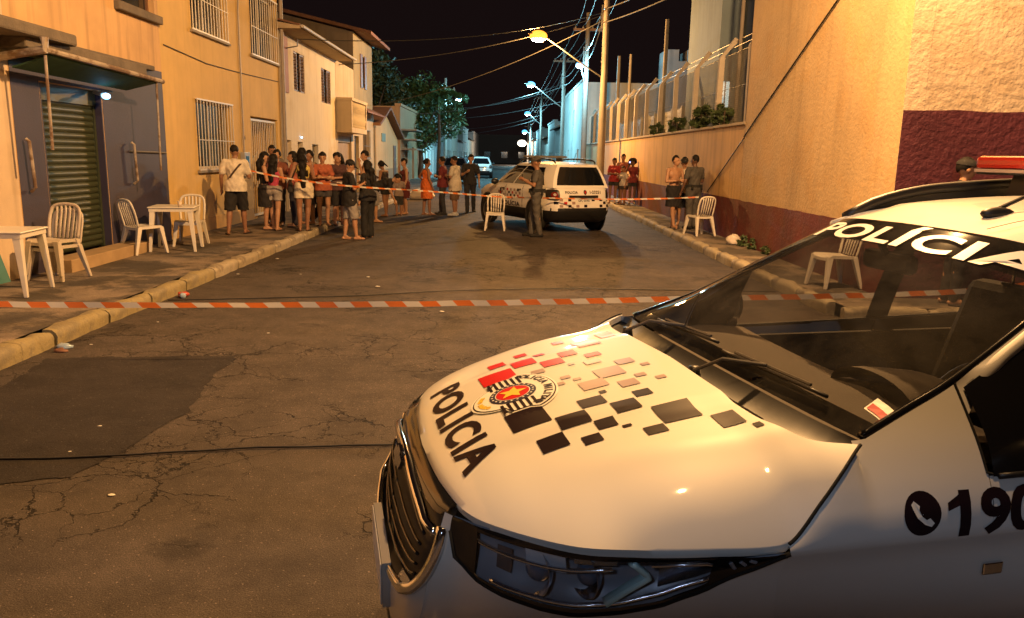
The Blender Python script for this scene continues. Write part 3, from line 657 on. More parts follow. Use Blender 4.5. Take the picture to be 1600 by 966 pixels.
def fence():
    root = thing('chain_link_fence', 'chain-link fence on bent concrete posts above the orange wall', 'fence', (XW_R + .14, 16, 2.56))
    M_POST = mat('concrete_post', (.42, .37, .31), .85, .25, 4, .006, 40); M_WIRE = mat('galvanised_wire', (.34, .31, .27), .45, .2, metal=.3)
    prof = [(0, 0), (0, 1.55), (.42, 2.02)]
    mb = MB()
    mb.hexa([(-.06, -.06, 0), (.06, -.06, 0), (.06, .06, 0), (-.06, .06, 0), (-.06, -.06, 1.52), (.06, -.06, 1.58), (.06, .06, 1.58), (-.06, .06, 1.52)])
    mb.hexa([(-.06, -.058, 1.52), (.06, -.058, 1.58), (.06, .058, 1.58), (-.06, .058, 1.52), (.30, -.045, 2.02), (.37, -.045, 1.94), (.37, .045, 1.94), (.30, .045, 2.02)][0:4] + [(.26, -.045, 1.98), (.36, -.045, 1.92), (.36, .045, 1.92), (.26, .045, 1.98)])
    me = mb.mesh('post'); me.materials.append(M_POST)
    ys = [16.25 + 2.35 * k for k in range(14)]
    for y in ys: inst(root, 'post', me, (0, y - 16, 0), (0, random.uniform(-.015, .015), random.uniform(-.06, .06)))
    # wire mesh: two families of diagonal wires, woven as thin strips
    mb = MB(); H = 1.55; p = .085; r = .0035; Lh = 31.5
    for k in range(int((Lh + H) / p)):
        for sgn in (1, -1):
            a = k * p - H if sgn > 0 else k * p
            y0, z0, y1, z1 = a, 0, a + sgn * H, H
            if y0 < 0: z0 += (-y0); y0 = 0
            if y1 > Lh: z1 -= (y1 - Lh); y1 = Lh
            if y1 < 0: z1 -= -y1; y1 = 0
            if y0 > Lh: z0 += (y0 - Lh); y0 = Lh
            if z1 - z0 < .05: continue
            x = .075 + sgn * .003
            mb.add([(x - r, y0 - r, z0), (x + r, y0, z0), (x, y0 + r, z0), (x - r, y1 - r, z1), (x + r, y1, z1), (x, y1 + r, z1)], [(0, 1, 4, 3), (1, 2, 5, 4), (2, 0, 3, 5)])
    part(root, 'wire_mesh', mb, M_WIRE, kind='stuff', fix=False)
    for z in (.05, .8, 1.53): part(root, 'line_wire', MB().tube([(.08, 0, z), (.08, Lh, z)], .006, 5), M_WIRE)
    for z in (1.72, 1.9): part(root, 'barbed_wire', MB().tube([(.10 + (z - 1.55) * .62, 0, z), (.10 + (z - 1.55) * .62, Lh, z)], .006, 5), M_WIRE)
    return root
fence()

# pale panel wall and buildings seen through and above the fence
def panel_wall():
    root = thing('panel_wall', 'grey-white panelled wall behind the chain-link fence', 'wall', (6.3, 36, 0))
    m = mat('pale_panel', (.46, .44, .42), .8, .2, 1.0, .004, 30, streak=.35)
    part(root, 'wall', MB().box(6.3, 6.5, 26.5, 47, 0, 3.6), m, world=True)
    me = MB().box(-.05, .05, -.09, .09, 0, 3.65).mesh('pilaster'); me.materials.append(m)
    for k in range(12): inst(root, 'pilaster', me, (-.05, 26.8 + 1.7 * k - 36, 0))
panel_wall()
def tower_building():
    root = thing('gabled_tower', 'pale tower with one lit window behind the fence beside the corner building', 'building', (6.6, 24, 0))
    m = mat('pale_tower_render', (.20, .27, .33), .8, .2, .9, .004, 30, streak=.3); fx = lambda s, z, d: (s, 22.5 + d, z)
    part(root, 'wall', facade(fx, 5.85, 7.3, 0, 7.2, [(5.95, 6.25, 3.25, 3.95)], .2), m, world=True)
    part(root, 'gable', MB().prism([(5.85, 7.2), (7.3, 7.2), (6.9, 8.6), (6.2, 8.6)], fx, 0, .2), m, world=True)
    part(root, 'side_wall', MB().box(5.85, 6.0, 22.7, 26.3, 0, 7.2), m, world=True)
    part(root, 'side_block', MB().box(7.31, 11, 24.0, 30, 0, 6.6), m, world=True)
    w = part(root, 'window', fboxes(fx, [(5.95, 5.98, 3.25, 3.95, .05, .1), (6.22, 6.25, 3.25, 3.95, .05, .1), (6.085, 6.115, 3.25, 3.95, .05, .1)]), M_FRAMEW, world=True)
    part(w, 'pane', fbox(fx, 5.98, 6.22, 3.25, 3.95, .08, .09), emis('lit_pane', (.75, .95, .85), .8), world=True)
tower_building()
def merlon_building():
    root = thing('water_tank_block', 'grey concrete tank block with a notched parapet above the fence', 'building', (9.4, 45, 0))
    m = mat('tank_concrete', (.26, .24, .23), .9, .25, .8, .004, 30, streak=.35); fx = lambda s, z, d: (s, 44 + d, z)
    part(root, 'wall', MB().prism([(8.6, 0), (10.25, 0), (10.25, 7.6), (9.76, 7.6), (9.76, 7.0), (9.27, 7.0), (9.27, 7.6), (8.6, 7.6)], fx, 0, 2), m, world=True)
merlon_building()
b = box_house('cyan_lit_house', 'pale house front lit by the white street lamps on the right', 50.5, 66, 6.4, (.66, .66, .62), side=1, wins=[(52, 53, 1.2, 2.3), (56, 57, 3.8, 5), (60, 61, 1.2, 2.3)], doorat=63, dp=7, grp='houses further along the right side')
for i, (a, b_, h, c) in enumerate(((66.5, 78, 4.2, (.6, .6, .57)), (78.5, 90, 5.2, (.52, .5, .46)), (90.5, 105, 3.8, (.58, .56, .5)), (105.5, 125, 5.4, (.5, .45, .4)), (125.5, 150, 4.4, (.5, .47, .42)), (150.5, 180, 6.2, (.42, .4, .38)))):
    box_house('distant_house', '%s distant house on the right, number %d past the lit pale front' % (('white low', 'grey two-storey', 'cream low', 'tan two-storey', 'beige', 'last tall grey')[i], i + 1), a, b_, h, c, side=1,
              wins=[(lerp(a, b_, .2), lerp(a, b_, .35), 1.0, 2.2), (lerp(a, b_, .65), lerp(a, b_, .8), 1.0, 2.2)], roof='flat' if i % 2 else 'pitch', doorat=lerp(a, b_, .45), dp=8, grp='houses further along the right side')
box_house('crossing_block', 'dark block closing the far end of the street', 0, 1, 1, (.3, .28, .26)) if False else None
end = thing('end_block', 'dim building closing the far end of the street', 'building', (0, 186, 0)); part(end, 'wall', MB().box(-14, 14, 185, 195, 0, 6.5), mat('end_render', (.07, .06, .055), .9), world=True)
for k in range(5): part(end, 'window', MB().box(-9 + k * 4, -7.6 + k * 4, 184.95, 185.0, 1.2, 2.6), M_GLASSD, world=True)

# ---------------------------------------------------------------- utility poles, street lamps, wires
M_POLE = mat('concrete_pole', (.20, .175, .15), .85, .25, 2, .004, 30, streak=.25)
M_ARM = mat('lamp_arm_steel', (.35, .34, .32), .45, .2, 6, metal=.4)
def pole(x, y, h, label, cross=True, rb=.17, rt=.11):
    root = thing('utility_pole', label, 'pole', (x, y, .0), group='utility poles along the street')
    part(root, 'shaft', MB().tube([(0, 0, 0), (0, 0, h * .5), (0, 0, h)], [rb, (rb + rt) / 2, rt], 14), M_POLE, auto=50)
    if cross:
        part(root, 'crossarm', MB().box(-.75, .75, -.05, .05, h - .9, h - .78), M_FRAMEB)
        me = MB().lathe([(.0, 0), (.035, 0), (.045, .05), (.025, .07), (.04, .11), (.0, .13)], n=8).mesh('insulator', True); me.materials.append(M_METALW)
        for xx in (-.65, -.25, .25, .65): inst(root, 'insulator', me, (xx, 0, h - .78))
        part(root, 'wire_rack', MB().box(-.2, -.14, -.03, .03, h - 2.6, h - 1.7), M_BARD)
    return root
def street_lamp(pole_xyz, head, col, power, label, emcol, estr, size=.22, light=True, grp='street lamps on the poles', soft=.14):
    """luminaire on a steel arm: arm from the pole, cobra head, glowing bowl and its own light"""
    px, py, pz = pole_xyz; hx, hy, hz = head
    root = thing('street_lamp', label, 'street lamp', (px, py, pz), group=grp)
    d = Vector((hx - px, hy - py, hz - pz)); up = Vector((0, 0, 1))
    pts = [(0, 0, 0), tuple(d * .4 + up * .05), tuple(d * .8 + up * .12), tuple(d + up * .08)]
    part(root, 'arm', MB().tube(catmull(pts, 12), .03, 8), M_ARM, smooth=True)
    dh = Vector((d.x, d.y, 0)).normalized(); a = math.atan2(dh.y, dh.x)
    mb = MB(); rows = []
    for i in range(9):
        t = i / 8; w = .16 * sin(pi * min(1, t * .9 + .08)) ** .6 + .02; hh = .09 * sin(pi * min(1, t * .9 + .08)) ** .6 + .015
        rows.append([(-.30 + .72 * t, w * cos(pi * k / 8), .05 + hh * sin(pi * k / 8)) for k in range(9)])
    mb.grid(rows); R = Matrix.Rotation(a, 3, 'Z'); mb.v = [tuple(R @ Vector(p) + d) for p in mb.v]
    part(root, 'lamp_housing', mb, M_ARM, smooth=True)
    bw = MB().ell((0, 0, 0), (size, size * .8, size * .62), 14, 10); bw.v = [tuple(R @ Vector(p) + d + Vector((0, 0, .0))) for p in bw.v]
    part(root, 'lamp_bowl', bw, emis('glow_%s' % label[:28], emcol, estr), smooth=True)
    if light:
        ld = bpy.data.lights.new('street_lamp_light', 'POINT'); ld.energy = power; ld.color = col; ld.shadow_soft_size = soft
        lo = bpy.data.objects.new('street_lamp_light', ld); link(lo, root); lo.location = d - up * (size * .62 + .17)
    return root

P_MAIN = (3.95, 33.0)
pole(*P_MAIN, 9.5, 'concrete utility pole carrying the orange street lamp, behind the police car')
street_lamp((P_MAIN[0] - .1, P_MAIN[1], 5.0), (1.2, 32.0, 6.4), SODIUM, 5600, 'orange sodium street lamp over the road behind the police car', (1.0, .30, .02), 2.8, .36)
# assumed corner pole and lamp, out of view, lighting near road, walls and car
pole(7.2, 9.3, 9.2, 'assumed unseen concrete utility pole on the near right corner with an orange lamp', rb=.16)
street_lamp((7.1, 9.25, 6.6), (2.9, 8.0, 7.5), (1.0, .53, .19), 7600, 'orange sodium street lamp reaching over the road from the near corner', (1.0, .30, .02), 2.8, .26)
# unseen fill lamp added for the near car, hung on a span wire
pole(-7.4, -6.2, 9.8, 'added concrete pole behind the viewer holding the span wire of the fill lamp', rb=.16)
def hung_fill_lamp():
    root = thing('street_lamp', 'added unseen orange fill lamp hung on a span wire over the crossing', 'street lamp', (.9, 2.5, 8.8), group='street lamps on the poles')
    part(root, 'span_wire', MB().tube([(-7.4 - .9, -6.2 - 2.5, .75), (-3.2, -3.4, .42), (0, 0, .30), (3.0, 3.2, .42), (7.2 - .9, 9.3 - 2.5, .35)], .012, 6), M_CABLE)
    part(root, 'hanger', MB().tube([(0, 0, .30), (0, 0, .12)], .015, 6), M_ARM)
    part(root, 'lamp_housing', MB().lathe([(.03, .14), (.10, .12), (.20, .04), (.22, .0)], n=18), M_ARM, smooth=True)
    part(root, 'lamp_bowl', MB().ell((0, 0, -.03), (.17, .17, .12), 14, 10), emis('glow_hung', (1.0, .30, .02), 2.8), smooth=True)
    ld = bpy.data.lights.new('street_lamp_light', 'POINT'); ld.energy = 1850; ld.color = (1.0, .55, .21); ld.shadow_soft_size = .12
    lo = bpy.data.objects.new('street_lamp_light', ld); link(lo, root); lo.location = (0, 0, -.30)
hung_fill_lamp()
# assumed white LED lamp and pole behind the viewer, unseen; cool light on car
pole(-4.9, -9.0, 9.2, 'assumed unseen concrete utility pole behind the viewer on the left corner')
street_lamp((-4.8, -9.0, 6.4), (-2.6, -7.5, 7.2), (.66, .78, 1.0), 1150, 'white street lamp across the side street behind the viewer', (.7, .85, 1.0), 6, .26, soft=.05)
# LED lamps further on
pole(4.2, 43, 9.2, 'slim concrete pole in front of the pale lit house, nearest of the white lamps', rb=.16)
street_lamp((4.15, 43, 5.6), (3.75, 42.0, 6.45), LED, 2000, 'nearest white-blue street lamp with a short arm', (.09, .50, 1.0), 2.8, .27)
pole(4.0, 57, 9.2, 'concrete pole with racks and a long lamp arm, second white lamp', rb=.16)
street_lamp((3.9, 57, 5.2), (1.65, 56, 6.65), LED, 2400, 'second white-blue street lamp on a long slanted arm', (.09, .50, 1.0), 2.8, .33)
pole(4.0, 92, 9.2, 'third pole along the right, far down the street', rb=.17)
street_lamp((3.9, 92, 5.4), (2.4, 91, 6.5), LED, 2400, 'third white-blue street lamp, small and far', (.09, .50, 1.0), 2.8, .38)
pole(4.0, 130, 9.2, 'fourth pole along the right, near the street end', rb=.18)
street_lamp((3.9, 130, 5.4), (3.0, 129, 5.6), LED, 3600, 'fourth white-blue street lamp above the far warm glow', (.09, .50, 1.0), 2.8, .50)
street_lamp((3.9, 150, 4.0), (3.0, 149, 4.1), (1, .8, .6), 3000, 'low warm-white lamp at the far end of the street', (1.0, .85, .68), 5, .95)
pole(4.2, 150, 8.0, 'last pole at the far end of the street', rb=.18)
street_lamp((-4.6, 62, 5.4), (-3.6, 61.5, 5.9), LED, 3000, 'white-blue street lamp on the left beside the tree', (.09, .50, 1.0), 2.8, .16)
pole(-4.7, 62, 7.5, 'pole on the left pavement beside the street tree', rb=.15)
pole(5.46, 36.0, 6.3, 'thin pole behind the fence, just right of the lamp pole', cross=False, rb=.08, rt=.06)
pole(5.5, 40.0, 6.7, 'second thin pole behind the fence, close to the lamp pole', cross=False, rb=.10, rt=.08)
pole(5.83, 30.0, 6.8, 'thin pole behind the fence near the tank block', cross=False, rb=.09, rt=.07)
pole(5.2, 18.2, 7.4, 'thin metal pole behind the fence close to the corner building', cross=False, rb=.045, rt=.04)
def wire(a, b_, sag, label, r=.012, grp='overhead wires', n=18):
    pts = []
    for i in range(n + 1):
        t = i / n; p = Vector(a).lerp(Vector(b_), t); p.z -= sag * 4 * t * (1 - t); pts.append(p)
    return solo('overhead_wire', MB().tube(pts, r, 5), M_CABLE if False else MATS.setdefault('wire_grey', mat('wire_grey', (.045, .042, .04), .5, .1)), label, 'wire', a, grp)
wi = 0
PP = [(7.2, 9.3, 9.2), (3.95, 33, 9.5), (4.2, 43, 9.2), (4.0, 57, 9.2), (4.0, 92, 9.2), (4.0, 130, 9.2)]
SPAN = ['from the near corner pole to the orange lamp pole', 'from the orange lamp pole to the first white lamp pole', 'from the first to the second white lamp pole', 'from the second to the third white lamp pole', 'from the third white lamp pole to the fourth']
for (A, B), sp in zip(zip(PP, PP[1:]), SPAN):
    for dx in (-.65, -.25, .25, .65):
        wire((A[0] + dx, A[1], A[2] - .66), (B[0] + dx, B[1], B[2] - .66), .35, 'thin power line ' + sp, grp='power lines ' + sp)
    for dz in (1.9, 2.4):
        wire((A[0] - .17, A[1], A[2] - dz), (B[0] - .17, B[1], B[2] - dz), .45, ('upper' if dz < 2 else 'lower') + ' thick cable ' + sp, .02, 'low cables')
for (a, b_, s, l) in (((3.8, 33, 7.4), (XF_L, 29.5, 4.9), .35, 'service wire crossing from the lamp pole to the balcony house'),
                      ((3.8, 33, 7.2), (XF_L, 37.0, 3.9), .4, 'service wire crossing from the lamp pole to the gable house'),
                      ((3.8, 33, 7.5), (XF_L + .35, 22.4, 4.8), .4, 'service wire crossing from the lamp pole to the white house'),
                      ((3.85, 57, 6.8), (XF_L, 54, 4.4), .4, 'service wire from the second white lamp pole to the slab house'),
                      ((3.85, 57, 6.6), (-6, 72, 5.9), .5, 'service wire from the second white lamp pole to the grey block'),
                      ((3.85, 57, 5.6), (-6, 74, 5.0), .3, 'lower service wire to the grey block'),
                      ((3.85, 92, 6.4), (-6, 96, 4.8), .4, 'far service wire crossing the street'),
                      ((3.85, 92, 6.0), (-6, 88, 3.8), .3, 'far lower service wire crossing the street'),
                      ((4.0, 43, 6.8), (XW_R + .2, 50.6, 5.5), .1, 'short service wire to the pale lit house')):
    wire(a, b_, s, l, .014, None)
# added unseen cables behind the viewer, shading the white lamp's light on the road
for y, z, l in ((-5.7, 5.68, 'added light-blocking cable across the side street, upper'), (-5.6, 5.42, 'added light-blocking cable across the side street, lower')):
    wire((-16, y, z + .3), (14, y + .6, z + .3), .35, l, .06, None)
# ================================================================ the police car in the foreground (car axes: x forward, y to its left, z up)
def cub(tab, x):
    """smooth interpolation through a table sorted by falling or rising key"""
    t = tab if tab[0][0] < tab[-1][0] else tab[::-1]; n = len(t)
    if x <= t[0][0]: return t[0][1]
    if x >= t[-1][0]: return t[-1][1]
    i = 0
    while t[i + 1][0] < x: i += 1
    h = t[i + 1][0] - t[i][0]; k = (x - t[i][0]) / h
    def sl(j):
        a = max(0, j - 1); b_ = min(n - 1, j + 1); return (t[b_][1] - t[a][1]) / (t[b_][0] - t[a][0])
    m0, m1 = sl(i) * h, sl(i + 1) * h; p0, p1 = t[i][1], t[i + 1][1]
    return (2 * k ** 3 - 3 * k * k + 1) * p0 + (k ** 3 - 2 * k * k + k) * m0 + (-2 * k ** 3 + 3 * k * k) * p1 + (k ** 3 - k * k) * m1
C_POS, C_YAW = (.44, 2.46, 0.0), 192.7
C_ZC = [(.70, .912), (.69, .922), (.65, .951), (.60, .980), (.55, 1.004), (.48, 1.028), (.41, 1.049), (.30, 1.077), (.10, 1.118), (-.10, 1.150), (-.30, 1.172)]
C_ZE = [(.70, .912), (.64, .913), (.56, .925), (.44, .934), (.30, .937), (.15, .941), (-.03, .948), (-.12, 1.04), (-.18, 1.098), (-.25, 1.142), (-.30, 1.15)]
C_YE = [(.70, .03), (.694, .18), (.678, .34), (.642, .50), (.562, .635), (.44, .752), (.305, .80), (.152, .835), (-.03, .857), (-.12, .84), (-.18, .82), (-.25, .78), (-.30, .76)]
def c_hz(x, y):
    """bonnet height: centre profile rolled down to the edge height"""
    a = abs(y); zc = cub(C_ZC, x); ze = cub(C_ZE, x); ye = cub(C_YE, x); q = min(1.05, a / ye)
    z = zc - (zc - ze) * (.24 * q * q + .76 * q ** (8 - 4 * sm(.15, .5, x)))
    t = (.70 - x) / .9
    z += .010 * (1 - sm(.25 + .12 * t, .33 + .12 * t, a)) * sm(.08, .3, t)          # raised centre panel
    z += .008 * math.exp(-((a - (.50 + .14 * t)) / .05) ** 2) * sm(.25, .7, t) * (1 - sm(.95, 1.1, t))     # shoulder fold
    return z
C_REAR = [(-.115, 0, 0), (-.108, .3, 0), (-.118, .55, 0), (-.16, .69, 0), (-.25, .78, 0)]
C_E = [(.700, 0, 0), (.694, .18, 0), (.678, .34, 0), (.642, .50, 0), (.562, .635, 0), (.44, .752, 0), (.305, .80, 0), (.152, .835, 0), (-.03, .857, 0)]
C_S = [(-.03, .857, 0), (-.12, .84, 0), (-.18, .82, 0), (-.25, .78, 0)]
CHK_BLACK = [(0.475, 0.364, 0.15, 0.279), (0.356, 0.268, 0.274, 0.347), (0.269, 0.194, 0.201, 0.264), (0.194, 0.121, 0.277, 0.347), (0.11, 0.059, 0.232, 0.278), (0.191, 0.17, 0.171, 0.192), (0.43, 0.356, 0.353, 0.431), (0.267, 0.211, 0.351, 0.402), (0.324, 0.273, 0.415, 0.461), (0.207, 0.182, 0.412, 0.427), (0.102, -0.006, 0.358, 0.46), (0.166, 0.108, 0.456, 0.501), (-0.02, -0.085, 0.472, 0.552), (-0.087, -0.108, 0.572, 0.599)]
CHK_RED = [(0.475, 0.36, -0.265, -0.15), (0.414, 0.355, -0.407, -0.34), (0.349, 0.268, -0.325, -0.245), (0.308, 0.263, -0.447, -0.405), (0.252, 0.217, -0.377, -0.325), (0.263, 0.189, -0.24, -0.17), (0.183, 0.123, -0.30, -0.235), (0.145, 0.102, -0.51, -0.465), (0.093, 0.01, -0.43, -0.31), (0.113, 0.06, -0.21, -0.165), (-0.026, -0.085, -0.51, -0.41)]
CHK_GREY = [(0.148, 0.061, -0.016, 0.072), (0.141, 0.087, -0.135, -0.086), (0.055, -0.002, -0.067, -0.014), (0.223, 0.142, 0.066, 0.139), (0.118, 0.061, 0.131, 0.185), (0.051, 0.017, 0.1, 0.129), (-0.003, -0.031, 0.015, 0.04), (0.004, -0.026, 0.154, 0.18), (0.251, 0.22, -0.032, -0.004), (0.281, 0.252, 0.016, 0.041), (0.314, 0.271, -0.163, -0.123), (0.189, 0.168, -0.148, -0.125), (0.222, 0.197, 0.014, 0.035)]

def car_paint(name, col=(.62, .61, .58)):
    m = mat(name, col, .5, .03, 1.5, coat=.7, spec=.4); return m
def build_police_car():
    root = thing('police_car', 'white police van with red and black checks on its bonnet, nearest the viewer', 'police car', C_POS, radians(C_YAW))
    M_P = car_paint('car_white_paint'); M_BLK = mat('car_black_plastic', (.012, .012, .013), .45, .2, 20); M_GLOSSB = mat('car_gloss_black', (.008, .008, .009), .12, .1, coat=.5)
    M_CHR = mat('car_chrome', (.82, .82, .82), .10, .05, metal=1.0); M_GAP = mat('car_panel_gap', (.004, .004, .004), .9, 0)
    M_BLKD = mat('decal_black', (.014, .007, .010), .4, .1, spec=.12); M_REDD = mat('decal_red', (.46, .012, .012), .4, .1, spec=.15); M_GRYD = mat('decal_grey', (.30, .21, .19), .35, .1); M_WHTD = mat('decal_white', (.70, .70, .67), .4, .05); M_YEL = mat('decal_yellow', (.75, .50, .05), .4, .1); M_NAVY = mat('decal_navy', (.02, .02, .05), .4, .1)
    M_WS = glass('car_windshield_glass', (.52, .52, .52), .012, dust=.042); M_SG = glass('car_side_glass', (.62, .62, .62), .02)
    M_IN = mat('car_interior_dark', (.022, .019, .017), .8, .2, 6, .002, 90); M_DASH = mat('car_dashboard', (.17, .14, .11), .7, .12, 5, .0015, 220)

    NU = 57
    E = catmull(C_E, NU)                                   # half front edge, centre -> lamp tip
    E = [Vector((p.x, p.y, 0)) for p in E]
    full = [Vector((p.x, -p.y, 0)) for p in E[::-1]] + E[1:]
    # ---- bonnet: ruled between front edge, side gap and rear edge, lifted onto the height profile
    B = catmull(C_REAR, NU); Bf = [Vector((p.x, -p.y, 0)) for p in B[::-1]] + B[1:]
    nv = 64; S = catmull(C_S, nv); rows = []
    nU = len(full)
    for j in range(nv):
        v = j / (nv - 1); row = []
        for i in range(nU):
            u = i / (nU - 1); s_l = Vector((S[j].x, -S[j].y, 0)); s_r = S[j]
            p = full[i].lerp(Bf[i], v) + (s_l.lerp(s_r, u)) - ((full[0].lerp(Bf[0], v)).lerp(full[-1].lerp(Bf[-1], v), u))
            row.append((p.x, p.y, c_hz(p.x, p.y)))
        rows.append(row)
    mb = MB().grid(rows)
    rim = rows[0] + [r[-1] for r in rows[1:]] + rows[-1][-2::-1] + [r[0] for r in rows[-2:0:-1]]
    cx = .25
    low = [(p[0] - (.006 if p[0] > .3 else 0), p[1] * .992, p[2] - .022) for p in rim]
    mb.grid([rim + [rim[0]], low + [low[0]]])
    hood = part(root, 'bonnet', mb, M_P, smooth=True)
    for p_ in hood.data.polygons: p_.use_smooth = True
    hood.data.set_sharp_from_angle(angle=radians(60)); hood.cycles.shadow_terminator_geometry_offset = .25; hood.cycles.shadow_terminator_offset = .12
    def on_hood(x, y, off=.0022):
        e = .004; z = c_hz(x, y); nx = -(c_hz(x + e, y) - c_hz(x - e, y)) / (2 * e); ny = -(c_hz(x, y + e) - c_hz(x, y - e)) / (2 * e); n = Vector((nx, ny, 1)).normalized()
        return tuple(Vector((x, y, z)) + n * off)
    def hood_rect(x0, x1, y0, y1, off=.0022, n=7): return MB().grid([[on_hood(lerp(x0, x1, i / (n - 1)), lerp(y0, y1, j / (n - 1)), off) for j in range(n)] for i in range(n)])
    for lst, m, nm in ((CHK_BLACK, M_BLKD, 'black_check'), (CHK_RED, M_REDD, 'red_check'), (CHK_GREY, M_GRYD, 'grey_check')):
        for r in lst: part(hood, nm, hood_rect(*r), m, smooth=True)
    # bonnet lettering: read from the front (right = +y, up = -x)
    vs_, fs_ = text_mesh('POLICIA', .155, .0055, sub=.03, space=1.12)
    w = max(v[0] for v in vs_) - min(v[0] for v in vs_); h = max(v[1] for v in vs_) - min(v[1] for v in vs_)
    kx, ky = .715 / w, .105 / h
    xa = lambda y: .600 - .05 * (abs(y) / .36) ** 2 * .35
    part(hood, 'lettering', MB().add([on_hood(xa(x * kx) - y * ky, x * kx) for x, y in vs_], fs_), M_BLKD, smooth=True, fix=False)
    # emblem
    EC = (.412, 0.0)
    def em(a, b_, off): return on_hood(EC[0] - b_, EC[1] + a, off)
    def em_poly(pts, off, m, name):
        bm = bmesh.new(); vv = [bm.verts.new((a, b_, 0)) for a, b_ in pts]; bm.faces.new(vv); bmesh.ops.triangulate(bm, faces=bm.faces)
        for _ in range(3):
            es = [e for e in bm.edges if e.calc_length() > .03]
            if not es: break
            bmesh.ops.subdivide_edges(bm, edges=es, cuts=1); bmesh.ops.triangulate(bm, faces=[f for f in bm.faces if len(f.verts) > 3])
        bm.verts.ensure_lookup_table(); o = MB().add([em(v.co.x, v.co.y, off) for v in bm.verts], [tuple(v.index for v in f.verts) for f in bm.faces]); bm.free()
        return part(hood, name, o, m, smooth=True, fix=False)
    def shield(k):
        pts = []
        for i in range(25): a = radians(18 + 144 * i / 24); pts.append((k * .178 * cos(a), k * (.010 + .128 * sin(a)) if True else 0))
        pts += [(-k * .150, k * .02), (-k * .150, -k * .035)]
        for i in range(17): a = radians(195 + 150 * i / 16); pts.append((k * .105 * cos(a), k * (-.02 + .112 * sin(a))))
        pts += [(k * .150, -k * .035), (k * .150, k * .02)]
        return pts
    em_poly(shield(1.0), .0034, M_WHTD, 'emblem_ground'); em_poly(shield(.955), .0042, M_BLKD, 'emblem_border'); em_poly(shield(.925), .0050, M_WHTD, 'emblem_field')
    for sg in (-1, 1):
        for k in range(6):
            y0 = .048 - k * .019; part(hood, 'emblem_stripe', MB().grid([[em(sg * lerp(.072, .142, i / 4), y0 - .0095 * j, .0060) for j in range(2)] for i in range(5)]), M_BLKD)
    circ = lambda r, n=28: [(r * cos(2 * pi * i / n), r * .95 * sin(2 * pi * i / n) + .0) for i in range(n)]
    em_poly(circ(.077), .0066, M_NAVY, 'emblem_ring'); em_poly(circ(.058), .0074, M_WHTD, 'emblem_inner_ring'); em_poly(circ(.055), .0080, M_REDD, 'emblem_disc')
    for i in range(22):
        a = 2 * pi * i / 22; part(hood, 'emblem_dot', MB().add([em(.0675 * cos(a) + .004 * cos(q * pi / 3), .064 * sin(a) + .004 * sin(q * pi / 3), .0082) for q in range(6)], [tuple(range(6))]), M_WHTD)
    star = []
    for i in range(10):
        a = pi / 2 + pi * i / 5; r = .046 if i % 2 == 0 else .021; star.append((r * cos(a), r * sin(a)))
    em_poly(star, .0088, M_YEL, 'emblem_star')
    def arc_text(s, rad, a0, a1, size, cy_, flip=False, m=M_BLKD):
        n = len(s)
        for i, ch in enumerate(s):
            if ch == ' ': continue
            a = radians(lerp(a0, a1, i / (n - 1))); vv, ff = text_mesh(ch, size, .002)
            c, s_ = cos(a - pi / 2), sin(a - pi / 2)
            if flip: c, s_ = cos(a + pi / 2), sin(a + pi / 2)
            part(hood, 'emblem_letter', MB().add([em(rad[0] * cos(a) + x * c - y * s_, cy_ + rad[1] * sin(a) + x * s_ + y * c, .0062) for x, y in vv], ff), m, fix=False)
    arc_text('POLICIA MILITAR', (.142, .100), 156, 24, .034, .008)
    arc_text('SAO PAULO', (.080, .092), 235, 305, .018, -.012, True, M_YEL)
    # ---- front fascia below the bonnet edge
    offc = [(.22, .085), (.30, .105), (.5, .126), (.63, .121), (.78, .100), (.86, .062), (.903, .040), (.912, .0), (.97, .0)]
    yside = [(.22, -.075), (.40, -.022), (.50, -.011), (.62, -.011), (.70, -.021), (.78, -.031), (.85, -.025), (.89, -.011), (.915, .003), (.932, .011), (.948, 0), (.97, 0)]
    nrm = []
    for i in range(NU):
        t = (E[min(i + 1, NU - 1)] - E[max(i - 1, 0)]).normalized(); n = Vector((-t.y * -1, -t.x, 0)) if False else Vector((t.y, -t.x, 0)); nrm.append(n)
    nrm[0] = Vector((1, 0, 0))
    ez = [c_hz(p.x, p.y) - .012 for p in E]
    def fas(i, z, extra=0.0):
        """point on the front skin at edge station i (float) and height z"""
        i0 = int(min(i, NU - 1.001)); t = i - i0; e = E[i0].lerp(E[i0 + 1], t); n = nrm[i0].lerp(nrm[i0 + 1], t).normalized(); zt = lerp(ez[i0], ez[i0 + 1], t)
        y = e.y; k = sm(.45, .84, y if e.x > .2 else .84)
        wc = lerp(1.0, .27 + .55 * (1 - sm(.5, .72, z)), sm(.37, .52, y))
        zz = z + (.912 - max(zt, .912)) * sm(.7, .912, z)
        o = lerp(cub(offc, zz) * wc, cub(yside, z if e.x < .1 else min(z, zt)), k)
        p = e + n * (o + extra); return Vector((p.x, p.y, z))
    def st(y):       # station index for a given y on the edge
        for i in range(NU - 1):
            if E[i + 1].y >= y: return i + (y - E[i].y) / max(1e-6, E[i + 1].y - E[i].y)
        return NU - 1
    iG, iL = st(.435), st(.468)            # grille end, lamp start
    lampb = [(.468, .86), (.48, .805), (.56, .768), (.62, .756), (.70, .750), (.752, .753), (.79, .766), (.815, .786), (.835, .826), (.85, .89), (.857, .938)]
    grb = [(0, .600), (.2, .612), (.34, .640), (.40, .672), (.435, .735)]
    def ztop(i):
        e = E[int(min(i, NU - 1))].lerp(E[min(NU - 1, int(i) + 1)], i - int(i)); y = e.y; zt = c_hz(e.x, e.y) - .012
        if i <= iG: return interp(grb, y)
        if i < iL: return zt - .004
        return min(zt - .004, interp(lampb, y))
    def both(fn_mb):
        a = fn_mb(1); b_ = fn_mb(-1); return a, b_
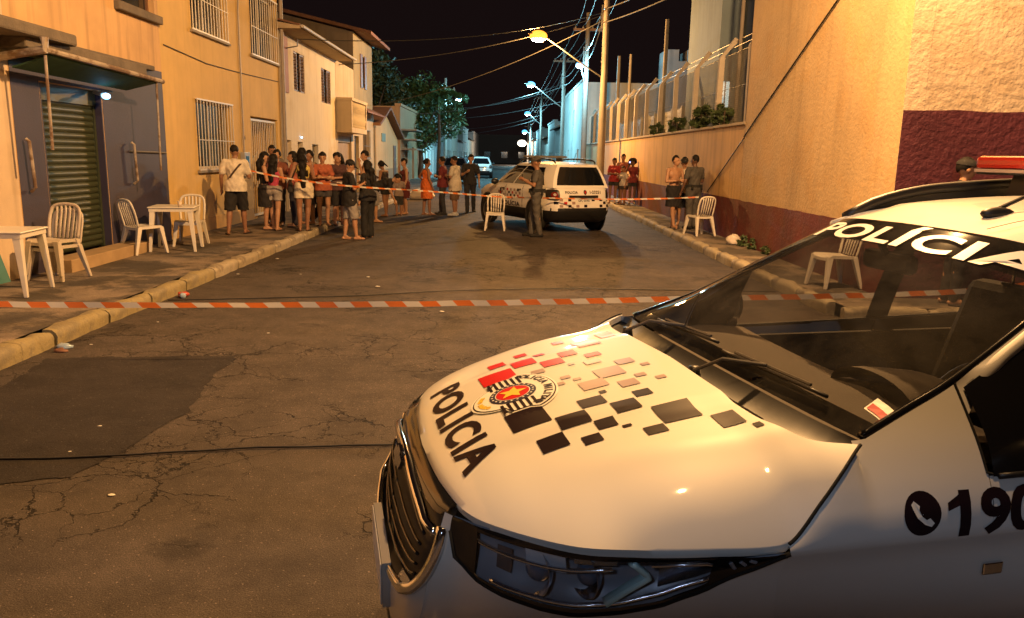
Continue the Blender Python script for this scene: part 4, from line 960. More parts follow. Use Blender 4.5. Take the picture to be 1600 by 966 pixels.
    stations = sorted(set([k * .5 for k in range(2 * NU - 1)] + [iG, iG + .02, iL - .02, iL]))
    stations = [s_ for s_ in stations if s_ <= NU - 1]
    def wheel_cut(P, wx, r=.365):
        return (P[0] - wx) ** 2 + (P[2] - .315) ** 2 < r * r
    mb = MB(); nz = 26
    for sg in (1, -1):
        rows = [[None] * nz for _ in stations]
        for a, i in enumerate(stations):
            zt = ztop(i)
            for b_ in range(nz):
                z = lerp(zt, .22, b_ / (nz - 1)); p = fas(i, z); rows[a][b_] = (p.x, sg * p.y, p.z)
        for a in range(len(stations) - 1):
            for b_ in range(nz - 1):
                q = [rows[a][b_], rows[a][b_ + 1], rows[a + 1][b_ + 1], rows[a + 1][b_]]; c = [sum(v[k] for v in q) / 4 for k in range(3)]
                if abs(c[1]) > .5 and wheel_cut(c, 0): continue
                mb.add(q, [(0, 1, 2, 3)])
    body = part(root, 'front_bumper', mb, M_P, smooth=True)
    body.data.set_sharp_from_angle(angle=radians(50))
    # ---- grille: recessed black panel, bars, chrome bar and chrome surround
    def strip(ys, zf0, zf1, ex, n=4, sgs=(1, -1)):
        mb = MB()
        for sg in sgs:
            rows = []
            for y in ys:
                i = st(y); rows.append([(lambda p: (p.x, sg * p.y, p.z))(fas(i, lerp(zf0(y), zf1(y), k / (n - 1)), ex)) for k in range(n)])
            mb.grid(rows)
        return mb
    ysg = [k * .435 / 24 for k in range(25)]
    hoodz = lambda y: c_hz(E[int(round(st(y)))].x, y) - .016
    gr = part(root, 'grille', strip(ysg, lambda y: .897, lambda y: interp(grb, y), -.035, 10), M_BLK, smooth=True)
    part(gr, 'grille_mesh', strip(ysg, lambda y: .912, lambda y: .880, -.008, 4), M_GLOSSB, smooth=True)
    barz = lambda y: .893 - .055 * (y / .44) ** 2
    for k in range(5):
        mb = MB()
        zf = lambda y, k=k: lerp(barz(y) - .022, interp(grb, y) + .02, (k + .6) / 5.4)
        for sg in (1, -1): mb.tube([(lambda p: (p.x, sg * p.y, p.z))(fas(st(y), zf(y), -.016)) for y in ysg[:-3]], .0045, 6)
        part(gr, 'grille_bar', mb, M_GLOSSB, smooth=True)
    full_line = lambda zf, ex, ys: [(lambda p: (p.x, -p.y, p.z))(fas(st(y), zf(y), ex)) for y in ys[::-1]] + [(lambda p: (p.x, p.y, p.z))(fas(st(y), zf(y), ex)) for y in ys[1:]]
    part(gr, 'chrome_bar', MB().tube(full_line(barz, .002, ysg), .015, 8, squash=.7), M_CHR, smooth=True)
    ysb = [k * .40 / 20 for k in range(21)]
    low_ = full_line(lambda y: interp(grb, y) + .004, .006, ysb)
    up_r = [(lambda p: (p.x, p.y, p.z))(fas(st(y), z, .006)) for y, z in ((.418, .70), (.432, .73), (.445, .775), (.45, .82), (.446, .86))]
    up_l = [(p[0], -p[1], p[2]) for p in up_r[::-1]]
    part(gr, 'chrome_surround', MB().tube(catmull(up_l + low_ + up_r, 70), .017, 8, squash=.75), M_CHR, smooth=True)
    for y in (0.0,):
        p = fas(0, .882, .012); bt = [(-.075, -.016), (-.028, -.016), (-.028, -.026), (.028, -.026), (.028, -.016), (.075, -.016), (.088, .016), (.034, .016), (.034, .026), (-.022, .026), (-.022, .016), (-.062, .016)]
        part(gr, 'badge', MB().prism(bt, lambda a, b_, d: (p.x + d + b_ * -.3, a, p.z + b_), 0, .012), M_CHR)
    pl = part(root, 'licence_plate', MB().box(.842, .846, -.20, .20, .50, .63), M_WHTD, bevel=.003)
    part(pl, 'plate_holder', MB().box(.815, .841, -.205, .205, .495, .635), mat('plate_frame', (.45, .42, .38), .4, .1))
    for sg in (1, -1):
        mb = MB(); mb.grid([[(lambda p: (p.x, sg * p.y, p.z))(fas(st(y), z, .003)) for z in (.30, .34, .40, .44)] for y in [.02 + k * .03 for k in range(19)]]); part(root, 'lower_intake', mb, M_BLK, smooth=True)
    # ---- headlamps
    M_LENS = glass('lamp_lens', (.86, .88, .90), .01); M_BUCK = mat('lamp_bucket', (.30, .33, .40), .3, .1, metal=.2); M_REFL = mat('lamp_reflector', (.70, .76, .88), .18, .1, metal=1.0); M_DRL = mat('lamp_light_guide', (.45, .72, .78), .2, .05, coat=.5)
    ysL = [.468 + (.857 - .468) * (k / 34) for k in range(35)]
    stL = [lerp(iL, NU - 1, k / 34) for k in range(35)]
    def e_at(i): return E[int(min(i, NU - 1))].lerp(E[min(NU - 1, int(i) + 1)], i - int(i))
    for sg in (1, -1):
        F = lambda i, k, ex: (lambda p: (p.x, sg * p.y, p.z))(fas(i, lerp(c_hz(e_at(i).x, e_at(i).y) - .014, ztop(i), k), ex))
        hl = part(root, 'headlamp', MB().grid([[F(i, k / 9, -.055 * sin(pi * min(1, .12 + k / 9 * .8)) * min(1, 4 * n / 34, 6 * (34 - n) / 34)) for k in range(10)] for n, i in enumerate(stL)]), M_BUCK, smooth=True)
        part(hl, 'lens', MB().grid([[F(i, k / 9, .004) for k in range(10)] for i in stL]), M_LENS, smooth=True)
        # black border band along the lower edge and along the bonnet
        part(hl, 'lower_border', MB().grid([[F(i, k, .0065) for k in (.91, .94, .98, 1.03)] for i in stL]), M_GLOSSB, smooth=True)
        part(hl, 'upper_border', MB().grid([[F(i, k, .0055) for k in (-.02, .02, .05, .08)] for i in stL]), M_GLOSSB, smooth=True)
        part(hl, 'inner_border', MB().grid([[F(lerp(stL[0], stL[5], j / 4), k / 8, .006) for k in range(9)] for j in range(4)]), M_GLOSSB, smooth=True)
        part(hl, 'rear_border', MB().grid([[F(lerp(stL[27], stL[34], j / 4), k / 8, .0060) for k in range(9)] for j in range(5)]), M_GLOSSB, smooth=True)
        # chevron light guide
        ch = []
        for n in range(13):
            k = n / 12; kk = .14 + .72 * k; ii = 19.3 + 2.1 * (1 - abs(k - .42) / .5) - 1.2 * max(0, k - .42) * 2.2; ch.append(F(stL[0] + (stL[-1] - stL[0]) * ii / 34, kk, -.004))
        part(hl, 'light_guide', MB().tube(ch, .015, 8, squash=.6), M_DRL, smooth=True)
        LA = lambda n: lerp(stL[0], stL[-1], n / 34)
        part(hl, 'lower_outline', MB().tube([F(LA(n * .5), .87 - .14 * sm(17, 27, n * .5), .001) for n in range(11, 55)], .006, 6), M_REFL, smooth=True)
        part(hl, 'outline_end', MB().tube([F(LA(27), .70, .001), F(LA(28.5), .50, .001), F(LA(26.5), .22, .001), F(LA(21.5), .20, .001)], .0045, 6), M_REFL, smooth=True)
        part(hl, 'upper_facet', MB().grid([[F(LA(n), k, -.012) for k in (.12, .28, .44)] for n in (9.0, 10.5, 12.0, 13.2)]), mat('lamp_facet', (.60, .63, .70), .35, .1), smooth=True)
        part(hl, 'side_facet', MB().grid([[F(LA(n), k, -.026) for k in (.30, .5, .72)] for n in (5.2, 6.2, 7.0)]), mat('lamp_facet_dark', (.10, .08, .08), .35, .1), smooth=True)
        part(hl, 'chrome_facet', MB().grid([[F(LA(n), k, -.02) for k in (.16, .22, .28)] for n in (14, 15.5, 17, 18.5)]), M_REFL, smooth=True)
        # reflectors: two shallow bowls facing forward
        for (n, k, r) in ((9.5, .52, .066), (15.0, .48, .056)):
            c = Vector(F(lerp(stL[0], stL[-1], n / 34), k, -.030)); mb = MB(); d = Vector((.94, sg * .34, 0.0)).normalized(); R = Vector((1, 0, 0)).rotation_difference(d).to_matrix()
            mb.lathe([(r * .2, -.040), (r * .55, -.030), (r * .85, -.012), (r, .006), (r * 1.04, .006)], n=20, axis='x'); mb.v = [tuple(R @ Vector(p) + c) for p in mb.v]; part(hl, 'reflector', mb, M_REFL, smooth=True)
            mb = MB().ell((0, 0, 0), (r * .5, r * .55, r * .55), 14, 10); mb.v = [tuple(R @ Vector(p) + c + d * -.012) for p in mb.v]; part(hl, 'projector_lens', mb, mat('projector_glass', (.10, .14, .22), .05, .05, coat=1.0), smooth=True)
        part(hl, 'turn_reflector', MB().grid([[F(lerp(stL[0], stL[-1], n / 34), k, -.020) for k in (.22, .40, .60, .74)] for n in (22.5, 24, 26, 28)]), mat('turn_reflector', (.34, .38, .46), .22, .1, metal=.9), smooth=True)
        part(hl, 'upper_trim', MB().tube([F(lerp(stL[0], stL[-1], n / 34), .27 + .08 * sin(pi * (n - 3) / 15), .0) for n in range(3, 19)], .005, 6), M_REFL, smooth=True)
        for n in range(3): part(hl, 'trim_fin', MB().tube([F(lerp(stL[0], stL[-1], (28.6 + n * .9) / 34), .20, .004), F(lerp(stL[0], stL[-1], (29.2 + n * .9) / 34), .55 - n * .08, .004)], .0055, 6), M_BUCK)
        part(hl, 'gasket', MB().tube([F(i, 1.0, .004) for i in stL], .006, 6), M_GAP, smooth=True)
    # ---- side skin
    G = [(-.285, .748, 1.140), (-.43, .722, 1.195), (-.58, .700, 1.258), (-.85, .650, 1.400), (-1.12, .575, 1.540)]      # windscreen edge
    Gc = catmull(G, 40)
    def g_at(x):
        for a, b_ in zip(Gc, Gc[1:]):
            if b_.x <= x <= a.x: return a.lerp(b_, (a.x - x) / max(1e-6, a.x - b_.x))
        return Gc[-1].copy()
    sidelow = [(.22, .78), (.30, .81), (.40, .835), (.50, .846), (.62, .846), (.70, .836), (.78, .826), (.85, .832), (.89, .846), (.915, .860), (.932, .868)]
    sideup = [(.932, .868), (.955, .8685), (1.0, .863), (1.03, .852), (1.062, .838), (1.14, .79), (1.30, .66)]
    def belt(x): return Vector((x, .838, 1.062 + .05 * sm(-.6, -3.2, x)))
    def top_at(x):
        if x > -.25:
            for a, b_ in zip(S, S[1:]):
                if b_.x <= x <= a.x: return Vector((x, a.lerp(b_, (a.x - x) / max(1e-6, a.x - b_.x)).y, cub(C_ZE, x)))
        if x > -.575: return g_at(min(x, -.2851))
        return belt(x)
    def side_y(x, z):
        if z <= .932: return cub(sidelow, z)
        T = top_at(x); f = cub(sideup, z)
        if x < -.575: return f
        return f + (T.y - cub(sideup, T.z)) * max(0, (z - .932) / max(.016, T.z - .932)) ** 2
    xs = [-.03 - k * .02 for k in range(28)] + [-.574, -.576] + [-.60 - k * .05 for k in range(58)]
    taper = lambda x: 1 - .075 * sm(-2.7, -3.55, x)
    for sg in (1, -1):
        mb = MB(); rows = []
        for x in xs:
            top = top_at(x); row = []
            for k in range(13):
                z = lerp(top.z, .932, k / 12); row.append((x, sg * side_y(x, z) * taper(x), z))
            for z, y in sidelow[-2::-1]: row.append((x, sg * y * taper(x), z))
            rows.append(row)
        for a in range(len(rows) - 1):
            for b_ in range(len(rows[0]) - 1):
                q = [rows[a][b_], rows[a][b_ + 1], rows[a + 1][b_ + 1], rows[a + 1][b_]]; c = [sum(v[k] for v in q) / 4 for k in range(3)]
                if wheel_cut(c, 0) or wheel_cut(c, -2.62): continue
                mb.add(q, [(0, 1, 2, 3)])
        sd = part(root, 'side_panel', mb, M_P, smooth=True); sd.data.set_sharp_from_angle(angle=radians(40))
        # panel gaps
        part(sd, 'bonnet_gap', MB().tube([(p.x, sg * (p.y + .003), cub(C_ZE, p.x) + .001) for p in S], .0045, 6), M_GAP, smooth=True)
        part(sd, 'door_gap', MB().tube([(-.571, sg * (side_y(-.571, z) + .001), z) for z in (g_at(-.571).z, 1.22, 1.18, 1.14, 1.10, 1.07)] + [(-.60, sg * .8395, 1.062), (-.80, sg * .8395, 1.061), (-.80, sg * .8635, 1.0), (-.80, sg * .869, .932), (-.80, sg * .8325, .85), (-.80, sg * .837, .7), (-.80, sg * .8465, .55), (-.80, sg * .83, .36)], .0035, 6), M_GAP)
        part(sd, 'rear_door_gap', MB().tube([(-1.55, sg * .838, 1.07), (-1.55, sg * .870, .932), (-1.55, sg * .858, .8), (-1.55, sg * .868, .6), (-1.55, sg * .85, .3)], .004, 6), M_GAP)
        part(sd, 'arch_lip', MB().tube([(.372 * cos(a), sg * .866, .315 + .372 * sin(a)) for a in [pi * k / 20 for k in range(21)]], .014, 6), M_BLK)
        part(sd, 'rear_arch_lip', MB().tube([(-2.62 + .372 * cos(a), sg * .862, .315 + .372 * sin(a)) for a in [pi * k / 20 for k in range(21)]], .014, 6), M_BLK)
        rp = part(sd, 'side_repeater', MB().box(-.66, -.60, sg * .815, sg * .838, .795, .828), M_CHR, bevel=.004)
        for hx in (-1.42, -2.35): part(sd, 'door_handle', MB().box(hx, hx + .2, sg * .862, sg * .892, .965, .99), M_P, bevel=.006)
        # side windows
        roofe = lambda x: Vector((x, .585 - .03 * sm(-2.6, -3.5, x), cub([(-3.6, 1.53), (-3.2, 1.585), (-2.5, 1.625), (-1.9, 1.628), (-1.5, 1.61), (-1.2, 1.57), (-1.12, 1.54)], x)))
        upw = lambda x: g_at(x) if x > -1.12 else roofe(x)
        gx = [-.60 - k * .05 for k in range(54)]
        def winpt(x, k):
            a = belt(x); b_ = upw(x) + Vector((0, .012, -.012)); p = a.lerp(b_, k); return (x, sg * (p.y + .02 * sin(pi * k)) * taper(x), p.z)
        part(sd, 'side_glass', MB().grid([[winpt(x, k / 6) for k in range(7)] for x in gx]), M_SG, smooth=True)
        for (xa_, xb_) in ((-1.50, -1.62), (-2.45, -2.58)): part(sd, 'pillar', MB().grid([[(lambda p: (p[0], p[1] + sg * .004, p[2]))(winpt(lerp(xa_, xb_, j / 3), k / 6)) for k in range(7)] for j in range(4)]), M_GLOSSB, smooth=True)
        part(sd, 'quarter_trim', MB().grid([[(lambda p: (p[0], p[1] + sg * .005, p[2]))(winpt(-.585 - j * .055, k / 6)) for k in range(7)] for j in range(5)]), M_GLOSSB, smooth=True)
        part(sd, 'belt_trim', MB().tube([(x, sg * (belt(x).y + .004) * taper(x), belt(x).z) for x in gx], .008, 6), M_BLK, smooth=True)
        mr = part(root, 'door_mirror', MB().ell((-.83, sg * 1.0, 1.13), (.075, .12, .085), 16, 10), M_BLK, smooth=True)
        part(mr, 'mirror_arm', MB().tube([(-.80, sg * .83, 1.08), (-.82, sg * .93, 1.09)], .025, 8), M_BLK)
        part(mr, 'mirror_glass', MB().lathe([(0.0, 0), (.075, 0), (.08, .004)], (-.905, sg * 1.0, 1.13), 16, 'x'), M_CHR)
        # A pillar and roof edge
        apx = [-.572 - .02 * k for k in range(28)]; prow = []
        for x in apx:
            gi = g_at(x); wd = lerp(.085, .050, sm(-.56, -.74, x)); row = []
            for k in range(7):
                t = k / 6; zz = gi.z + .004 - wd * .80 * t; f_ = sm(-.56, -.70, x); row.append((x, sg * lerp(side_y(-.572, min(zz, g_at(-.572).z)) + (gi.y - g_at(-.572).y) + .004, gi.y - .006 + wd * .62 * t + .016 * sin(pi * t), f_), zz + .012 * sin(pi * t) * f_))
            prow.append(row)
        part(root, 'windscreen_pillar', MB().grid(prow), M_P, smooth=True)
        part(root, 'roof_edge', MB().tube([(lambda p: (p.x, sg * (p.y + .004), p.z - .004))(roofe(x)) for x in [-1.10 - k * .1 for k in range(25)]], .026, 10), M_P, smooth=True)
        part(root, 'pillar_trim', MB().tube([(p.x, sg * (p.y - .012), p.z + .004) for p in Gc], .011, 6), M_GLOSSB, smooth=True)
        rl = [(-1.16, .60, 1.575), (-1.3, .605, 1.638), (-1.5, .605, 1.685), (-1.72, .605, 1.708), (-2.1, .605, 1.728), (-2.6, .60, 1.725), (-3.0, .59, 1.70), (-3.2, .585, 1.64)]
        rr = part(root, 'roof_rail', MB().tube([(p.x, sg * p.y, p.z) for p in catmull(rl, 30)], .022, 8), M_BLK, smooth=True)
        part(rr, 'rail_skirt', MB().grid([[(p.x, sg * (p.y - .0), p.z), (p.x, sg * (p.y + .004), max(p.z - .075, roofe(p.x).z - .01))] for p in catmull(rl, 30)]), M_BLK, smooth=True)
        # wheels
        for wx in (0, -2.62):
            wh = part(root, 'wheel', MB().lathe([(.19, -.095), (.29, -.10), (.312, -.075), (.315, 0), (.312, .075), (.29, .10), (.19, .095)], (wx, sg * .755, .315), 28, 'y'), mat('tyre_rubber', (.012, .012, .012), .85, .2), smooth=True)
            part(wh, 'rim', MB().lathe([(.02, sg * .085), (.06, sg * .09), (.15, sg * .06), (.185, sg * .09), (.20, sg * .095)], (wx, sg * .755, .315), 20, 'y'), M_CHR, smooth=True)
    # dark underbody fills the wheel houses
    part(root, 'underbody', MB().box(-3.35, .42, -.56, .56, .20, .80), M_BLK)
    # ---- fender decals (near side and far side)
    for sg in (1, -1):
        def sp(x, z, off=.003):
            return (x, sg * (side_y(x, z) + off), z)
        mb = MB(); rows = [[sp(-.376 + r * .0505 * cos(2 * pi * j / 28), .992 + r * .0505 * sin(2 * pi * j / 28), .0022) for j in range(28)] for r in (0.02, .35, .7, 1.0)]; mb.grid(rows, closed=True)
        ic = part(root, 'phone_disc', mb, M_BLKD, smooth=True)
        hand = [(-.03, -.026), (-.022, -.034), (-.008, -.022), (-.011, -.012), (-.004, .004), (.008, .014), (.018, .010), (.03, .024), (.022, .033), (.004, .026), (-.016, .008), (-.026, -.012)]
        part(ic, 'phone_handset', MB().add([sp(-.376 + a * (1 if sg > 0 else -1) * -1 * -1 * (1 if True else 0) * (-sg) * -1 * -1, .992 - b_ * .9, .004) for a, b_ in hand], [tuple(range(len(hand)))]), M_WHTD, fix=False)
        vv, ff = text_mesh('190', .155, .006, sub=.03); w = max(v[0] for v in vv) - min(v[0] for v in vv); kx = .232 / w
        part(root, 'emergency_number', MB().add([sp(-.580 - sg * x * kx, .978 + y * .93) for x, y in vv], ff), M_BLKD, smooth=True, fix=False)
        part(root, 'number_flag', MB().add([sp(-.580 - sg * (q[0] * kx), .978 + q[1] * .93) for q in ((min(v[0] for v in vv) + .012, .062), (min(v[0] for v in vv) + .012, .034), (min(v[0] for v in vv) - .030, .018), (min(v[0] for v in vv) - .030, .038))], [(0, 1, 2, 3)]), M_BLKD, fix=False)
    # ---- windscreen, cowl, wipers
    Wb = [(-.235, 0, 1.157), (-.245, .35, 1.153), (-.262, .6, 1.147), (-.288, .742, 1.141)]
    Wt = [(-.945, 0, 1.602), (-.965, .25, 1.596), (-1.02, .43, 1.578), (-1.115, .565, 1.542)]
    Wbc = catmull(Wb, 17); Wtc = catmull(Wt, 17); nW = 26
    def wpt(a, k, ex=0.0):
        """windscreen point: a in -1..1 across, k 0 bottom .. 1 top"""
        i = abs(a) * 16; i0 = int(min(i, 15.999)); t = i - i0; lo = Wbc[i0].lerp(Wbc[i0 + 1], t); hi = Wtc[i0].lerp(Wtc[i0 + 1], t); ge = Gc[int(min(39, k * 39))]
        p = lo.lerp(hi, k) + Vector((.50, 0, .86)) * (.030 * sin(pi * k) * (1 - a * a) + ex)
        if abs(a) > .6:
            q = g_at(lerp(-.2851, -1.12, k)); f_ = sm(.6, 1, abs(a)); p2 = Vector((q.x, q.y, q.z)) + Vector((.5, 0, .86)) * ex; p = p.lerp(Vector((p.x, p.y, p.z)) * (1 - f_) + p2 * f_, f_)
        return (p.x, math.copysign(p.y, a), p.z)
    A = [-1 + 2 * j / 40 for j in range(41)]
    ws = part(root, 'windscreen', MB().grid([[wpt(a, k / nW) for a in A] for k in range(nW + 1)]), M_WS, smooth=True)
    part(ws, 'frit_band', MB().grid([[wpt(a, k, -.004) for a in A] for k in (0, .03, .07 )]), M_GLOSSB, smooth=True)
    part(ws, 'sun_band', MB().grid([[wpt(a, k, -.004) for a in A] for k in (.83, .88, .93, 1.0)]), glass('sun_band_film', (.10, .09, .09), .1), smooth=True)
    vv, ff = text_mesh('POLÍCIA', .2, .006, sub=.05, space=1.1); vx = [v[0] for v in vv]; w = max(vx) - min(vx); hh = [v[1] for v in vv]; ymin, ymax = min(hh), max(hh)
    part(ws, 'windscreen_lettering', MB().add([wpt(x / w * 1.46 + .14, lerp(.825, .985, (y - ymin) / (ymax - ymin)), .003) for x, y in vv], ff), M_WHTD, smooth=True, fix=False)
    stx = [wpt(lerp(.83, .95, j / 3), lerp(.10, .155, i / 3) - .02 * j / 3, .003) for i in range(4) for j in range(4)]
    part(ws, 'inspection_sticker', MB().grid([stx[i * 4:i * 4 + 4] for i in range(4)]), M_WHTD); stx2 = [wpt(lerp(.835, .945, j / 3), lerp(.105, .130, i / 1) - .02 * j / 3, .0045) for i in range(2) for j in range(4)]
    part(ws, 'sticker_red_field', MB().grid([stx2[i * 4:i * 4 + 4] for i in range(2)]), M_REDD)
    cw = MB(); Bh = catmull(C_REAR, 17)
    for sg in (1, -1): cw.grid([[(Bh[i].x - .0, sg * Bh[i].y, c_hz(Bh[i].x, Bh[i].y) - .03), (lerp(Bh[i].x, Wbc[i].x, .5), sg * lerp(Bh[i].y, Wbc[i].y, .5), 1.105), (Wbc[i].x + .012, sg * Wbc[i].y, Wbc[i].z - .004)] for i in range(17)])
    cow = part(root, 'cowl', cw, M_BLK, smooth=True)
    part(cow, 'cowl_louvre', MB().box(-.165, -.150, -.5, .5, 1.108, 1.116), M_GLOSSB)
    for (py_, a0, a1, k0, k1) in ((-.50, -.62, .02, .045, .075), (.08, .10, .74, .05, .07)):
        piv = Vector((-.165, py_, 1.120)); bl = [Vector(wpt(lerp(a0, a1, t / 8), lerp(k0, k1, t / 8), .014)) for t in range(9)]
        wp = part(root, 'wiper', MB().tube([tuple(b_) for b_ in bl], .0055, 6), M_BLK, smooth=True)
        mid = bl[4] + Vector((0, 0, .014)); k1_ = piv + Vector((.02, .04, .028)); k2_ = piv.lerp(mid, .55) + Vector((.035, 0, .036))
        part(wp, 'wiper_arm', MB().tube([tuple(piv), tuple(k1_), tuple(k2_), tuple(mid)], .006, 8), mat('wiper_steel', (.10, .095, .09), .35, .1), smooth=False)
        part(wp, 'wiper_hub', MB().lathe([(0, .03), (.018, .028), (.022, 0), (.022, -.03)], tuple(piv), 12), M_BLK, smooth=True)
        part(wp, 'wiper_spoiler', MB().tube([tuple(b_ + Vector((-.006, 0, .010))) for b_ in bl[1:8]], .005, 5), MATS['wiper_steel'])
    # ---- roof
    rz = [(-.945, 1.600), (-1.1, 1.632), (-1.3, 1.660), (-1.6, 1.682), (-1.95, 1.694), (-2.5, 1.692), (-3.0, 1.668), (-3.3, 1.630), (-3.55, 1.570)]
    rows = []
    for j in range(30):
        row = []
        for a in A:
            st_ = Vector(wpt(a, 1.0)); x = lerp(st_.x, -3.52, j / 29); e = roofe(x) if x < -1.12 else Vector((x, .575, 1.54)); y = a * (e.y + .01) if j > 0 else st_.y
            if 0 < j < 4: y = lerp(st_.y, y, j / 4)
            zc = cub(rz, x + .0); z = zc - (zc - e.z) * (.25 * a * a + .75 * a ** 6) if j > 0 else st_.z
            if 0 < j < 3: z = lerp(st_.z + (zc - 1.60) * .6 * (1 - a * a), z, j / 3)
            row.append((x, y, z))
        rows.append(row)
    rf = part(root, 'roof', MB().grid(rows), M_P, smooth=True)
    part(rf, 'roof_seam', MB().tube([(x, .30 + .02 * (x + 1), cub(rz, x) - .003) for x in [-1.0 - .1 * k for k in range(22)]], .0012, 5), M_BLK)
    an = part(root, 'antenna', MB().tube([(-1.15, .15, 1.648), (-1.40, .13, 1.74), (-1.85, .10, 1.93)], [.008, .006, .003], 8), M_BLK)
    mb = MB().ell((-1.18, .15, 1.645), (.065, .026, .022), 14, 8); part(an, 'antenna_base', mb, M_BLK, smooth=True)
    # ---- light bar
    lb = part(root, 'light_bar', MB().box(-2.02, -1.78, -.60, .60, 1.762, 1.785), M_BLK, bevel=.01)
    M_RL = mat('red_lamp_plastic', (.55, .035, .020), .15, .1, coat=.5); M_CL = mat('clear_lamp_plastic', (.55, .42, .36), .2, .1, coat=.5)
    for (y0, y1, m) in ((-.60, -.12, M_RL), (-.12, .12, M_CL), (.12, .60, M_RL)):
        part(lb, 'lamp_dome', MB().box(-2.03, -1.77, y0 + .004, y1 - .004, 1.786, 1.84), m, bevel=.018); part(lb, 'lamp_lower', MB().box(-2.028, -1.772, y0 + .004, y1 - .004, 1.772, 1.7855), M_CL)
    for y in (-.42, .42): part(lb, 'bar_foot', MB().hexa([(-1.98, y - .05, 1.66), (-1.82, y - .05, 1.66), (-1.82, y + .05, 1.66), (-1.98, y + .05, 1.66), (-1.96, y - .035, 1.764), (-1.84, y - .035, 1.764), (-1.84, y + .035, 1.764), (-1.96, y + .035, 1.764)]), M_BLK)
    # ---- tail
    tl = []
    for z, x in ((.24, -3.42), (.5, -3.50), (.75, -3.52), (1.05, -3.50), (1.3, -3.46), (1.53, -3.50)):
        hw = .80 if z < 1.1 else lerp(.80, .56, (z - 1.05) / .48); tl.append([(x + .10 * (abs(a) ** 4), a * hw * .965, z) for a in [-1 + j / 8 for j in range(17)]])
    tg = part(root, 'tailgate', MB().grid(tl), M_P, smooth=True)
    part(tg, 'rear_glass', MB().grid([[(q[0] - .006, q[1] * .88, q[2]) for q in r] for r in tl[3:]]), M_GLOSSB, smooth=True)
    for sg in (1, -1): part(tg, 'tail_lamp', MB().box(-3.47, -3.36, sg * .70, sg * .79, .80, 1.15), M_RL, bevel=.02)
    # ---- interior
    drow = []
    for j in range(12):
        k = j / 11; x = lerp(-.20, -.80, k); drow.append([(x - .10 * abs(a) ** 2, a * .72, 1.085 + .035 * sin(pi * k) + .035 * math.exp(-((a - .5) / .17) ** 2) * sm(.45, .8, k) - .35 * sm(.86, 1.0, k) - .02 * abs(a) ** 3) for a in [-1 + i / 20 for i in range(41)]])
    ds = part(root, 'dashboard', MB().grid(drow), M_DASH, smooth=True)
    vents = MB()
    for k in range(30): y = -.34 + .68 * k / 29; vents.box(-.36 - .05 * abs(y), -.335 - .05 * abs(y), y, y + .013, 1.106, 1.118)
    part(ds, 'defroster_vent', vents, M_GAP, kind='stuff')
    part(ds, 'instrument_hood', MB().grid([[(x, .36 + .19 * cos(t), 1.115 + .075 * sin(t) * (1 - .35 * sm(-.62, -.86, x))) for t in [pi * q / 12 for q in range(13)]] for x in (-.60, -.64, -.72, -.82)]), M_DASH, smooth=True)
    part(ds, 'dash_front', MB().box(-.84, -.80, -.74, .74, .45, .98), M_IN)
    sw = MB(); ring = [(-.98 + .07 * sin(a) * -1, .36 + .18 * cos(a), 1.02 + .165 * sin(a)) for a in [2 * pi * q / 28 for q in range(29)]]; sw.tube(ring, .015, 8)
    stw = part(root, 'steering_wheel', sw, M_BLK, smooth=True); part(stw, 'wheel_boss', MB().ell((-.98, .36, 1.0), (.04, .08, .07)), M_BLK, smooth=True)
    for y in (-.36, .36):
        seat = part(root, 'front_seat', MB().hexa([(-1.75, y - .24, .85), (-1.60, y - .26, .60), (-1.60, y + .26, .60), (-1.75, y + .24, .85), (-1.93, y - .22, 1.30), (-1.78, y - .20, 1.32), (-1.78, y + .20, 1.32), (-1.93, y + .22, 1.30)]), M_IN, bevel=.05)
        part(seat, 'seat_cushion', MB().box(-1.68, -1.15, y - .25, y + .25, .50, .64), M_IN, bevel=.04)
        part(seat, 'headrest', MB().box(-1.93, -1.82, y - .13, y + .13, 1.38, 1.54), M_IN, bevel=.035)
        for d in (-.05, .05): part(seat, 'headrest_post', MB().tube([(-1.87, y + d, 1.28), (-1.87, y + d, 1.40)], .007, 6), M_CHR)
    part(root, 'rear_seat', MB().hexa([(-2.75, -.62, .55), (-2.55, -.62, .55), (-2.55, .62, .55), (-2.75, .62, .55), (-2.95, -.62, 1.25), (-2.78, -.62, 1.25), (-2.78, .62, 1.25), (-2.95, .62, 1.25)]), M_IN, bevel=.04)
    part(root, 'cabin_floor', MB().box(-3.3, -.4, -.70, .70, .81, .83) if False else MB().box(-3.3, -.82, -.70, .70, .40, .43), M_IN)
    for sg in (1, -1): part(root, 'door_card', MB().box(-3.3, -.70, sg * .735, sg * .76, .42, 1.04), M_IN)
    part(root, 'headliner', MB().grid([[(x, y, roofe(x).z - .03 + .015 * (1 - (y / .56) ** 2)) for y in (-.56, -.3, 0, .3, .56)] for x in (-1.25, -1.6, -2.0, -2.6, -3.2)]), mat('headliner_cloth', (.20, .18, .16), .9), smooth=True)
    mr = part(root, 'rear_view_mirror', MB().box(-.93, -.89, -.125, .125, 1.435, 1.505), M_BLK, bevel=.02); part(mr, 'mirror_stem', MB().tube([(-.90, 0, 1.49), (-.86, 0, 1.545)], .012, 6), M_BLK)
    return root
build_police_car()
